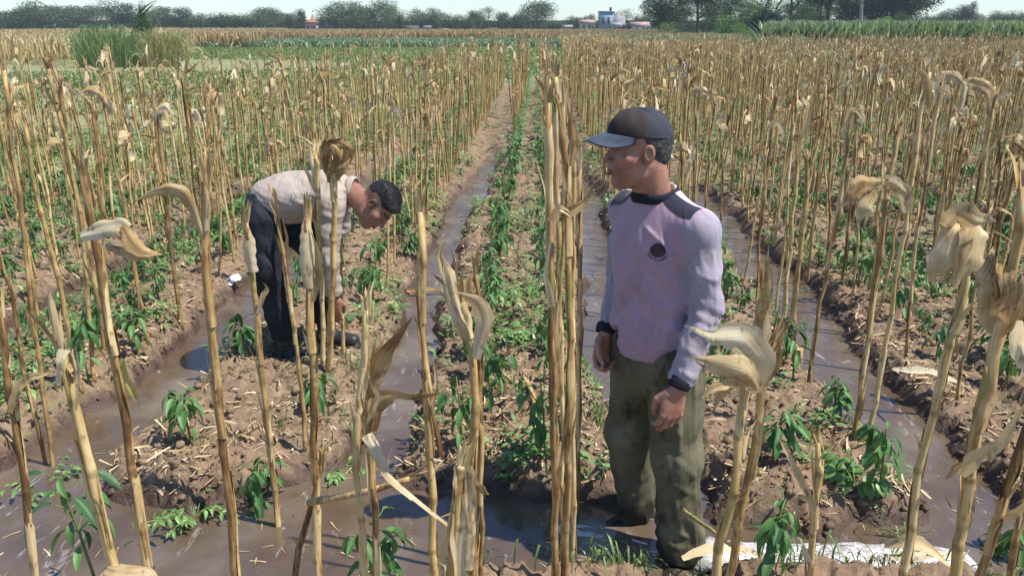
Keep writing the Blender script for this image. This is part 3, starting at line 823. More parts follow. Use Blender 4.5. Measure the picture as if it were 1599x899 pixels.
    ('d6', 'leaf', 0.026, [(1.427, 3.21, 1.2), (1.397, 3.21, 1.331), (1.385, 3.21, 1.383)]),
    ('d7', 'leaf', 0.033, [(1.563, 3.272, 1.579), (1.542, 3.272, 1.678), (1.515, 3.272, 1.717), (1.482, 3.272, 1.737)]),
    ('d8', 'sheet', 0.068, [(0.998, 1.83, 1.468), (0.958, 1.79, 1.451), (0.943, 1.78, 1.392), (0.943, 1.79, 1.317)]),
    ('d8', 'sheet', 0.079, [(1.018, 1.83, 1.475), (1.011, 1.785, 1.449), (0.997, 1.77, 1.388), (0.995, 1.78, 1.316)]),
    ('d8', 'husk', 0.057, [(0.939, 1.8, 1.454), (0.944, 1.76, 1.497), (0.986, 1.75, 1.485), (1.032, 1.76, 1.48)]),
    ('d9', 'sheet', 0.058, [(0.941, 1.52, 1.305), (0.905, 1.5, 1.367), (0.893, 1.5, 1.421), (0.911, 1.52, 1.47)]),
    ('d9', 'sheet', 0.068, [(0.943, 1.5, 1.313), (0.922, 1.46, 1.382), (0.915, 1.45, 1.437), (0.929, 1.47, 1.476)]),
    ('d9', 'sheet', 0.032, [(0.944, 1.47, 1.352), (0.939, 1.45, 1.306), (0.961, 1.45, 1.259)]),
    ('d9', 'leaf', 0.039, [(0.892, 1.47, 1.004), (0.899, 1.45, 1.057), (0.937, 1.44, 1.101), (0.978, 1.44, 1.209)]),
    ('d9', 'leaf', 0.019, [(0.865, 1.47, 0.995), (0.888, 1.47, 1.03), (0.91, 1.47, 1.05)]),
    ('d10', 'leaf', 0.039, [(1.219, 1.788, 0.684), (1.236, 1.77, 0.725), (1.268, 1.75, 0.786)]),
    ('d13', 'sheet', 0.087, [(3.121, 5.613, 1.359), (3.087, 5.613, 1.47), (3.007, 5.613, 1.504), (2.892, 5.613, 1.524)]),
    ('d12', 'sheet', 0.067, [(2.976, 5.764, 1.335), (2.974, 5.764, 1.493), (2.893, 5.764, 1.553), (2.794, 5.764, 1.57)]),
    ('a10', 'husk', 0.068, [(-2.299, 4.217, 1.499), (-2.325, 4.217, 1.549), (-2.384, 4.217, 1.565), (-2.465, 4.217, 1.538)]),
    ('a5b', 'husk', 0.042, [(-2.433, 4.024, 1.618), (-2.44, 4.024, 1.686), (-2.474, 4.024, 1.717)]),
    ('a12', 'sheet', 0.056, [(-2.21, 4.586, 1.333), (-2.206, 4.586, 1.414), (-2.16, 4.586, 1.443), (-2.118, 4.586, 1.399)]),
    ('d4', 'leaf', 0.053, [(1.578, 4.768, 1.281), (1.581, 4.768, 1.448), (1.538, 4.768, 1.495)]),
    ('d11', 'leaf', 0.043, [(1.392, 1.988, 0.655), (1.402, 1.988, 0.779), (1.45, 1.988, 0.8)]),
]
PEPPERS = [(-1.472, 2.155, 0.44), (-0.527, 2.186, 0.41), (0.777, 2.228, 0.378), (-0.32, 3.073, 0.312), (-0.21, 3.443, 0.363), (0.055, 2.9, 0.47), (-1.104, 5.006, 0.281), (-2.276, 4.087, 0.312), (-1.515, 3.034, 0.267), (-1.136, 2.764, 0.293), (-2.323, 3.662, 0.427), (-1.045, 3.416, 0.171), (1.385, 3.902, 0.354), (1.405, 2.823, 0.304), (1.424, 3.43, 0.158), (-1.606, 3.973, 0.229), (2.327, 4.751, 0.298), (2.457, 3.818, 0.188), (1.116, 4.951, 0.375), (1.019, 3.008, 0.244), (1.807, 2.566, 0.165), (-1.04, 6.192, 0.216), (1.056, 4.104, 0.23), (2.529, 4.152, 0.23)]
# ------------------------------------------------------------------ people: distance fields turned into one skin
def surface_net(f, xs, ys, zs):
    nx, ny, nz = f.shape
    s = f < 0
    cs = (nx - 1, ny - 1, nz - 1)
    cnt = np.zeros(cs, np.float32); acc = np.zeros(cs + (3,), np.float32)
    I = np.arange(nx, dtype=np.float32)[:, None, None]; J = np.arange(ny, dtype=np.float32)[None, :, None]; K = np.arange(nz, dtype=np.float32)[None, None, :]
    cross = []
    for ax in range(3):
        a = [slice(None)] * 3; b = [slice(None)] * 3
        a[ax] = slice(0, -1); b[ax] = slice(1, None)
        f0, f1 = f[tuple(a)], f[tuple(b)]
        c = s[tuple(a)] != s[tuple(b)]
        t = np.where(c, f0 / np.where(c, f0 - f1, 1), 0).astype(np.float32)
        pos = [np.broadcast_to(g, f.shape)[tuple(a)] for g in (I, J, K)]
        pos[ax] = pos[ax] + t
        cross.append((c, s[tuple(a)]))
        o1, o2 = [q for q in range(3) if q != ax]
        for d1 in (0, 1):
            for d2 in (0, 1):
                # cell index along o1 is edge index - d1
                src = [slice(None)] * 3; dst = [slice(None)] * 3
                for o, d in ((o1, d1), (o2, d2)):
                    N = f.shape[o]
                    src[o] = slice(d, d + N - 1); dst[o] = slice(0, N - 1)
                src = tuple(src); dst = tuple(dst)
                m = c[src]
                cnt[dst] += m
                for q in range(3): acc[dst + (q,)] += np.where(m, pos[q][src], 0)
    act = cnt > 0
    vid = -np.ones(cs, np.int64); vid[act] = np.arange(act.sum())
    P = acc[act] / cnt[act][:, None]
    V = np.stack([np.interp(P[:, 0], np.arange(nx), xs), np.interp(P[:, 1], np.arange(ny), ys), np.interp(P[:, 2], np.arange(nz), zs)], -1)
    Q = []
    for ax in range(3):
        c, inside = cross[ax]
        o1, o2 = [(1, 2), (2, 0), (0, 1)][ax]
        sl = [slice(None)] * 3; sl[o1] = slice(1, f.shape[o1] - 1); sl[o2] = slice(1, f.shape[o2] - 1)
        m = np.zeros_like(c); m[tuple(sl)] = c[tuple(sl)]
        idx = np.argwhere(m)
        if not len(idx): continue
        ins = inside[m]
        def cell(d1, d2):
            q = idx.copy(); q[:, o1] -= d1; q[:, o2] -= d2
            return vid[q[:, 0], q[:, 1], q[:, 2]]
        q = np.stack([cell(1, 1), cell(0, 1), cell(0, 0), cell(1, 0)], -1)
        q[~ins] = q[~ins][:, ::-1]
        Q.append(q)
    return V, np.concatenate(Q)

def cap_(P, a, b, ra, rb):
    a = np.array(a, np.float32); b = np.array(b, np.float32); ab = b - a
    t = np.clip(((P - a) @ ab) / max(1e-9, ab @ ab), 0, 1)
    d = P - a - t[..., None] * ab
    return np.sqrt((d * d).sum(-1)) - (ra + (rb - ra) * t)

def ell_(P, c, r, Rm=None):
    q = P - np.array(c, np.float32)
    if Rm is not None: q = q @ np.array(Rm, np.float32).T      # rows of Rm: local axes
    r = np.array(r, np.float32)
    k0 = np.sqrt(((q / r) ** 2).sum(-1)); k1 = np.sqrt(((q / r ** 2) ** 2).sum(-1))
    return k0 * (k0 - 1) / np.maximum(k1, 1e-6)

def smin(a, b, k):
    h = np.clip(0.5 + 0.5 * (b - a) / k, 0, 1)
    return b * (1 - h) + a * h - k * h * (1 - h)

def smax(a, b, k): return -smin(-a, -b, k)

def sdf_mesh(fn, lo, hi, step):
    ax = [np.arange(lo[i], hi[i] + step, step, dtype=np.float32) for i in range(3)]
    G = np.stack(np.meshgrid(*ax, indexing='ij'), -1)
    f = fn(G).astype(np.float32)
    return surface_net(f, *ax)

def join_vq(parts):
    n = 0; V = []; Q = []
    for v, q in parts:
        V.append(v); Q.append(q + n); n += len(v)
    return np.concatenate(V), np.concatenate(Q)

def basis(f, u):
    """rows: right-hand x (ear), y (face), z (crown)"""
    f = Vector(f).normalized(); u = Vector(u); u = (u - f * u.dot(f)).normalized()
    x = f.cross(u)
    return np.array([x[:], f[:], u[:]], np.float32)

def head_sdf(P, c, B, s=1.0, ears=True, neck_to=None, neck_r=.056, smile=False):
    q = ((P - np.array(c, np.float32)) @ B.T) / s
    ax = np.abs(q[..., 0:1]); m = np.concatenate([ax, q[..., 1:]], -1)      # mirrored
    d = ell_(q, (0, -.018, .034), (.0755, .096, .086))
    d = smin(d, ell_(q, (0, .030, -.035), (.060, .060, .078)), .030)
    d = smin(d, cap_(m, (.040, .012, -.072), (.010, .062, -.098), .020, .019), .028)      # jaw line
    d = smin(d, ell_(q, (0, .068, -.098), (.020, .018, .017)), .018)                       # chin
    d = smin(d, ell_(m, (.044, .052, -.018), (.021, .022, .018)), .020)                    # cheekbones
    d = smin(d, cap_(m, (.008, .083, .026), (.040, .068, .024), .0085, .0075), .012)       # brow ridge
    d = smax(d, -ell_(m, (.031, .092, .006), (.019, .016, .0115)), .010)                   # eye sockets
    d = smin(d, ell_(m, (.031, .070, .006), (.0150, .0150, .0125)), .004)                  # lids
    d = smin(d, cap_(q, (0, .084, .018), (0, .105, -.020), .0070, .0105), .009)            # nose bridge
    d = smin(d, ell_(q, (0, .107, -.0245), (.0115, .0115, .0095)), .006)
    d = smin(d, ell_(m, (.0125, .096, -.027), (.0085, .011, .0085)), .006)                 # wings
    d = smax(d, -ell_(m, (.0065, .104, -.036), (.0035, .006, .004)), .003)
    d = smin(d, ell_(q, (0, .080, -.052), (.030, .018, .020)), .014)                       # mouth area
    d = smin(d, cap_(m, (0, .0965, -.0535), (.019, .083, -.0560), .0062, .0035), .004)
    d = smin(d, cap_(m, (0, .0955, -.0650), (.016, .083, -.0620), .0070, .0040), .004)
    d = smax(d, -cap_(m, (0, .104, -.0592), (.023, .0835, -.0585), .0022, .0014), .0025)
    d = smax(d, -cap_(m, (.027, .087, -.032), (.034, .072, -.056), .0022, .0015), .010)    # fold beside the nose
    if ears:
        e = ell_(m, (.0790, -.010, -.004), (.0085, .019, .032), basis((-.15, 1, .12), (.15, -.1, 1)))
        e = smax(e, -ell_(m, (.0870, -.006, -.002), (.0065, .010, .019)), .004)
        d = smin(d, e, .006)
    d = d * s
    if neck_to is not None:
        n0 = np.array(c) + (np.array([0, -.030, -.055]) * s) @ B
        d = smin(d, cap_(P, n0, neck_to, neck_r, neck_r * .93), .025)
    return d, q

def hand_sdf(P, c, B, s=1.0, curl=(.5, .5, .5, .5), thumb=.3, spread=.0):
    """rows of B: thumb side, palm normal, towards the wrist; wrist at c, fingers run against row 2"""
    q = ((P - np.array(c, np.float32)) @ B.T) / s
    d = cap_(q, (0, 0, .03), (0, 0, -.012), .0235, .0240)
    d = smin(d, ell_(q, (.004, .0, -.050), (.040, .0150, .050)), .020)
    L = (.072, .080, .075, .060); X = (.0295, .0098, -.0100, -.0285); Z = (-.092, -.097, -.093, -.085)
    fs = None
    for k in range(4):
        p = np.array([X[k], 0, Z[k]]); kn = cap_(q, (X[k] * .6, -.002, -.03), tuple(p), .011, .0108)
        d = smin(d, kn, .010)
        ang = curl[k] * .55; sp = spread * (1.5 - k)
        for seg, (l, ra, rb) in enumerate(((.45, .0102, .0092), (.31, .0092, .0086), (.24, .0086, .0070))):
            e = p + L[k] * l * np.array([math.sin(sp), math.sin(ang), -math.cos(ang)])
            f = cap_(q, tuple(p), tuple(e), ra, rb)
            fs_k = f if seg == 0 else smin(fs_k, f, .003)
            p = e; ang += curl[k] * (.95 if seg == 0 else .6)
        fs = fs_k if fs is None else np.minimum(fs, fs_k)
    d = smin(d, fs, .004)
    t0 = (.026, .006, -.022); t1 = (.048, .012 + .02 * thumb, -.050); t2 = (.052 - .01 * thumb, .016 + .03 * thumb, -.080); t3 = (.048 - .02 * thumb, .018 + .04 * thumb, -.102)
    t = smin(cap_(q, t0, t1, .017, .0125), cap_(q, t1, t2, .0120, .0105), .006)
    t = smin(t, cap_(q, t2, t3, .0102, .0080), .004)
    return smin(d, t, .010) * s

def m_skin(name, base, dark):
    m, nt, b = material(name)
    n = tex_noise(nt, coords(nt, (1, 1, 1)), 35, 4)
    c = ramp(nt, n, [(.3, dark), (.7, base)])
    c = mix(nt, attr(nt, 'lip'), c, (dark[0] * .75, dark[1] * .5, dark[2] * .55))
    c = mix(nt, attr(nt, 'hairy'), c, (.012, .010, .010))
    nt.links.new(c, b.inputs['Base Color'])
    b.inputs['Roughness'].default_value = .42
    b.inputs['Specular IOR Level'].default_value = .5
    b.inputs['Subsurface Weight'].default_value = .08
    b.inputs['Subsurface Radius'].default_value = (.02, .008, .005)
    bump(nt, b, tex_noise(nt, coords(nt, (1, 1, 1)), 160, 3), .35, .0012)
    return m
M['skin'] = m_skin('weathered_skin', (.42, .205, .140), (.29, .135, .092))
M['skin2'] = m_skin('tan_skin', (.33, .165, .105), (.24, .115, .072))
M['eyewhite'] = mat_plain('eye_white', (.42, .36, .33), .25)
M['iris'] = mat_plain('dark_iris', (.02, .012, .01), .15)
M['hair'] = mat_plain('black_hair', (.010, .009, .010), .55, (.018, .016, .017), 60, bumps=.3, bscale=400)
M['greyhair'] = mat_plain('greying_hair', (.022, .021, .022), .6, (.075, .072, .070), 90, bumps=.8, bscale=180)

def cloth_bump(nt, b, weave=520, fold=True):
    n1 = tex_noise(nt, coords(nt, (1, 1, 1)), weave, 2)
    n2 = tex_noise(nt, coords(nt, (1, 1, .35)), 26, 4, .6, .8)
    h = mathn(nt, 'ADD', mathn(nt, 'MULTIPLY', n1, .12), mathn(nt, 'MULTIPLY', n2, .5))
    n3 = tex_noise(nt, coords(nt, (1, .8, .28)), 11, 2, .5, 1.2)
    h = mathn(nt, 'ADD', h, mathn(nt, 'MULTIPLY', n3, 1.6))
    bump(nt, b, h, .75, .012)

def m_shirt():
    m, nt, b = material('lavender_jersey')
    v = coords(nt, (1, 1, 1))
    fine = tex_noise(nt, coords(nt, (1, 1, 6)), 120, 3)
    body = mix(nt, mathn(nt, 'MULTIPLY', fine, .4), (.43, .290, .365), (.35, .240, .300))
    slv = mix(nt, fine, (.27, .24, .30), (.42, .38, .44))
    z = mathn(nt, 'MULTIPLY', attr(nt, 'sleeve'), 260.0); z = mathn(nt, 'ADD', z, .5, True)
    c = mix(nt, z, body, slv)
    dirt = tex_noise(nt, v, 7.5, 5, .65)
    dirt2 = tex_noise(nt, v, 30, 4, .65)
    dm = mathn(nt, 'MULTIPLY', mathn(nt, 'SUBTRACT', mathn(nt, 'ADD', mathn(nt, 'MULTIPLY', dirt, .8), mathn(nt, 'MULTIPLY', dirt2, .2)), .47), 4.5, True)
    c = mix(nt, mathn(nt, 'MULTIPLY', mathn(nt, 'MULTIPLY', dm, .55), attr(nt, 'dirt')), c, (.24, .165, .145))
    z = mathn(nt, 'ADD', mathn(nt, 'MULTIPLY', attr(nt, 'white'), 260.0), .5, True)
    c = mix(nt, z, c, (.72, .64, .66))
    z = mathn(nt, 'ADD', mathn(nt, 'MULTIPLY', attr(nt, 'navy'), 260.0), .5, True)
    c = mix(nt, z, c, (.022, .024, .040))
    nt.links.new(c, b.inputs['Base Color']); b.inputs['Roughness'].default_value = .85
    b.inputs['Specular IOR Level'].default_value = .2
    b.inputs['Sheen Weight'].default_value = .15
    cloth_bump(nt, b)
    return m
M['shirt'] = m_shirt()
def m_cloth(name, a, c2, scale=6, rough=.85, stain=None):
    m, nt, b = material(name)
    n = tex_noise(nt, coords(nt, (1, 1, 1)), scale, 5, .6)
    c = ramp(nt, n, [(.35, a), (.65, c2)])
    if stain:
        s = tex_noise(nt, coords(nt, (1, 1, .6)), 13, 4, .6)
        c = mix(nt, mathn(nt, 'MULTIPLY', mathn(nt, 'SUBTRACT', s, .53), 6.0, True), c, stain)
        c = mix(nt, attr(nt, 'wetcloth'), c, (.018, .018, .014))
    nt.links.new(c, b.inputs['Base Color']); b.inputs['Roughness'].default_value = rough
    b.inputs['Specular IOR Level'].default_value = .2
    cloth_bump(nt, b)
    return m
M['trousers'] = m_cloth('olive_trousers', (.100, .092, .056), (.180, .165, .105), 5, .85, (.035, .027, .018))
M['beige'] = m_cloth('beige_shirt_cloth', (.36, .30, .255), (.45, .38, .33), 5)
M['blacktrousers'] = m_cloth('black_trousers_cloth', (.014, .015, .020), (.026, .028, .036), 6, .8)
M['navy'] = m_cloth('navy_rib', (.013, .014, .022), (.022, .023, .034), 30)
M['boot'] = mat_plain('black_boot', (.015, .015, .018), .45, (.035, .033, .035), 30, bumps=.4)
M['mudshoe'] = mat_plain('wet_dark_shoe', (.018, .014, .011), .35, (.045, .032, .024), 20, bumps=.5)

def fold_noise(P, sx, seed):
    a = noise3(P[..., 0] * sx[0], P[..., 1] * sx[1], P[..., 2] * sx[2], seed)
    b = noise3(P[..., 0] * sx[0] * 2.1 + 5, P[..., 1] * sx[1] * 2.1, P[..., 2] * sx[2] * 2.1, seed + 1)
    return (1 - np.abs(a)) ** 2 + .5 * (1 - np.abs(b)) ** 2 - .8

def ring_mesh(name, mat, c, nrm, r1, r2, xdir, tube_r, parent, org, h=None, n=48, m=10, ridges=0, wob=None):
    """a band of cloth: ring with a rounded section, h its height"""
    nrm = Vector(nrm).normalized(); x = Vector(xdir); x = (x - nrm * x.dot(nrm)).normalized(); y = nrm.cross(x)
    V = []
    h = h or tube_r
    for i in range(n):
        a = 2 * math.pi * i / n
        o = x * math.cos(a) * r1 + y * math.sin(a) * r2
        on = (x * math.cos(a) + y * math.sin(a))
        w = wob(a) if wob else 0
        for j in range(m):
            t = 2 * math.pi * j / m
            V.append(Vector(c) + o + on * math.cos(t) * tube_r * (1 + .1 * math.sin(ridges * a)) + nrm * (math.sin(t) * h + w) - Vector(org))
    Q = [(i * m + j, ((i + 1) % n) * m + j, ((i + 1) % n) * m + (j + 1) % m, i * m + (j + 1) % m) for i in range(n) for j in range(m)]
    return mobj(name, np_mesh(name, np.array([v[:] for v in V]), np.array(Q), mat), parent)

# ---------------- the standing man
F1 = np.array([-.77, -.64, 0]); L1 = np.array([.64, -.77, 0]); Z1 = np.array([0, 0, 1.0])
RB = np.array([L1, F1, Z1], np.float32)
ORG1 = Vector((.45, 2.60, 0))
H1C = (.322, 2.560, 1.515); H1B = basis((-.955, -.22, -.06), (-.02, 0, 1)); H1S = 1.0
NECK1 = (.400, 2.60, 1.30)
SHL, SHR = (.522, 2.478, 1.272), (.320, 2.733, 1.280)
ELL, ELR = (.565, 2.450, 1.02), (.312, 2.800, 1.03)
WRL, WRR = (.478, 2.390, .775), (.258, 2.690, .845)

def ridges(P, segs, A, sig):
    r = 0
    for a, b, k in segs:
        dd = cap_(P, a, b, 0, 0)
        r = r + k * A * np.exp(-(dd / sig) ** 2)
    return r
def chest(a, w, z): return tuple(np.array([.405, 2.605, 0]) + L1 * a + F1 * w + np.array([0, 0, z]))
def on_arm(e0, e1, t, off): 
    p = np.array(e0) * (1 - t) + np.array(e1) * t
    return tuple(p + np.array([off * .050, -.045, 0]))
SHIRT_FOLDS = [(chest(.135, .07, 1.20), chest(.03, .115, 1.285), 1), (chest(.135, .075, 1.165), chest(.045, .12, 1.150), .9), (chest(.135, .08, 1.15), chest(.03, .125, 1.10), 1),
               (chest(.14, .07, 1.12), chest(.08, .12, 1.00), .9), (chest(.12, .09, 1.26), chest(.09, .10, 1.33), .7), (chest(-.12, .08, 1.22), chest(-.05, .115, 1.29), .8), (chest(-.13, .08, 1.17), chest(-.04, .12, 1.12), .8),
               (chest(.13, .09, .90), chest(0, .13, .865), 1), (chest(.02, .13, .90), chest(-.13, .09, .92), 1), (chest(.10, .115, .955), chest(-.02, .13, .975), .7), (chest(.13, .09, .845), chest(.02, .13, .825), 1), (chest(-.02, .13, .84), chest(-.14, .08, .86), .9),
               (chest(-.02, .125, 1.08), chest(.05, .125, .99), .7), (chest(-.10, .11, 1.05), chest(-.05, .125, .98), .7),
               (on_arm((.525, 2.475, 1.290), (.565, 2.45, 1.02), .15, -.6), on_arm((.525, 2.475, 1.290), (.565, 2.45, 1.02), .8, .1), 1), (on_arm((.525, 2.475, 1.290), (.565, 2.45, 1.02), .3, .5), on_arm((.525, 2.475, 1.290), (.565, 2.45, 1.02), .95, .4), .8),
               (on_arm((.525, 2.475, 1.290), (.565, 2.45, 1.02), .55, -.9), on_arm((.525, 2.475, 1.290), (.565, 2.45, 1.02), 1.0, .3), .9), (on_arm((.565, 2.45, 1.02), (.478, 2.39, .775), .05, -.7), on_arm((.565, 2.45, 1.02), (.478, 2.39, .775), .22, .8), 1),
               (on_arm((.565, 2.45, 1.02), (.478, 2.39, .775), .2, -.6), on_arm((.565, 2.45, 1.02), (.478, 2.39, .775), .4, .7), .9), (on_arm((.565, 2.45, 1.02), (.478, 2.39, .775), .5, -.5), on_arm((.565, 2.45, 1.02), (.478, 2.39, .775), .62, .6), .8),
               (on_arm((.565, 2.45, 1.02), (.478, 2.39, .775), .78, -.5), on_arm((.565, 2.45, 1.02), (.478, 2.39, .775), .86, .5), .9)]
PANTS_FOLDS = [((.485, 2.445, .76), (.500, 2.42, .50), 1), ((.44, 2.47, .76), (.47, 2.43, .60), .8), ((.545, 2.45, .74), (.560, 2.43, .52), .8), ((.40, 2.53, .70), (.48, 2.43, .64), 1), ((.42, 2.52, .64), (.50, 2.42, .56), .9),
               ((.50, 2.42, .46), (.56, 2.43, .40), 1), ((.47, 2.43, .38), (.55, 2.42, .33), 1), ((.50, 2.43, .30), (.53, 2.42, .16), 1), ((.57, 2.45, .32), (.58, 2.45, .14), .9), ((.47, 2.45, .20), (.56, 2.42, .14), 1), ((.49, 2.43, .11), (.59, 2.44, .08), 1),
               ((.33, 2.62, .70), (.31, 2.62, .50), 1), ((.37, 2.60, .68), (.37, 2.61, .48), .8), ((.29, 2.68, .44), (.36, 2.62, .38), 1), ((.33, 2.63, .30), (.38, 2.67, .16), .9), ((.34, 2.70, .16), (.41, 2.69, .11), 1)]
def shirt1(P):
    d = ell_(P, (.400, 2.610, 1.16), (.164, .112, .190), RB)
    d = smin(d, ell_(P, (.415, 2.614, .90), (.166, .130, .30), RB), .06)
    d = smin(d, cap_(P, SHL, SHR, .058, .058), .05)
    d = smin(d, cap_(P, (.398, 2.600, 1.345), (.41, 2.60, 1.24), .072, .10), .05)
    d = smin(d, cap_(P, (.408, 2.595, 1.335), SHL, .060, .056), .04)
    d = smin(d, cap_(P, (.395, 2.605, 1.335), SHR, .060, .054), .04)
    sl = smin(cap_(P, SHL, ELL, .058, .049), cap_(P, ELL, WRL, .049, .040), .025)
    sr = smin(cap_(P, SHR, ELR, .060, .050), cap_(P, ELR, WRR, .050, .040), .025)
    d = smin(d, sl, .028); d = smin(d, sr, .028)
    q = (P - np.array([.41, 2.60, 1.1])) @ RB.T
    W = np.stack([q[..., 0] + .55 * q[..., 2], q[..., 1], q[..., 2] - .35 * q[..., 0]], -1)
    low = sstep(1.30, 1.16, P[..., 2])
    d = d - (.0130 + .006 * sstep(1.05, .85, P[..., 2])) * low * fold_noise(W, (13, 8, 5.5), 11)
    d = d - ridges(P, SHIRT_FOLDS, .0062, .0085)
    # rings of creases at the elbows and wrists
    for e, rr in ((ELL, .09), (ELR, .09), (WRL, .07), (WRR, .07)):
        dist = np.sqrt(((P - np.array(e)) ** 2).sum(-1))
        d = d - .0022 * np.exp(-(dist / rr) ** 2) * np.sin(P[..., 2] * 150 + 60 * P[..., 0] + 5 * noise3(P[..., 0] * 14, P[..., 1] * 14, P[..., 2] * 10, 4))
    hem = .797 + .004 * np.sin(q[..., 0] * 14 + 1) + .01 * q[..., 0]
    torso_side = sstep(.085, .045, np.minimum(cap_(P, ELL, WRL, .0, .0), cap_(P, ELR, WRR, .0, .0)))
    d = np.maximum(d, (hem - P[..., 2]) * (1 - torso_side) - 9 * torso_side * 0 - torso_side * .5)
    for w, e in ((WRL, ELL), (WRR, ELR)):        # sleeve ends
        dv = np.array(w) - np.array(e); dv = dv / np.linalg.norm(dv)
        near = np.sqrt(((P - np.array(w)) ** 2).sum(-1)) < .12
        d = np.where(near & (np.abs((P - np.array(w)) @ dv) < .12), np.maximum(d, (P - np.array(w)) @ dv), d)
    neck = cap_(P, NECK1, (.375, 2.580, 1.46), .060, .072)
    return smax(d, -neck, .006)

def trousers1(P):
    d = ell_(P, (.425, 2.618, .790), (.145, .114, .150), RB)
    lN = smin(cap_(P, (.490, 2.555, .80), (.512, 2.515, .42), .104, .088), cap_(P, (.512, 2.515, .42), (.548, 2.505, .03), .088, .084), .05)
    lF = smin(cap_(P, (.375, 2.680, .80), (.362, 2.705, .42), .100, .083), cap_(P, (.362, 2.705, .42), (.418, 2.765, .03), .083, .078), .05)
    d = smin(d, lN, .05); d = smin(d, lF, .04)
    W = np.stack([P[..., 0] + .25 * P[..., 2], P[..., 1], P[..., 2]], -1)
    k = .6 + .8 * sstep(.45, .05, P[..., 2])
    d = d - .0125 * k * fold_noise(W, (12, 10, 2.8), 31)
    d = d - ridges(P, PANTS_FOLDS, .0080, .0105)
    d = d - .004 * sstep(.35, .05, P[..., 2]) * np.sin(P[..., 2] * 75 + 9 * noise3(P[..., 0] * 9, P[..., 1] * 9, P[..., 2] * 5, 3))
    d = np.maximum(d, .012 - P[..., 2] + .01 * np.sin(P[..., 0] * 40))
    return np.maximum(d, P[..., 2] - .93)

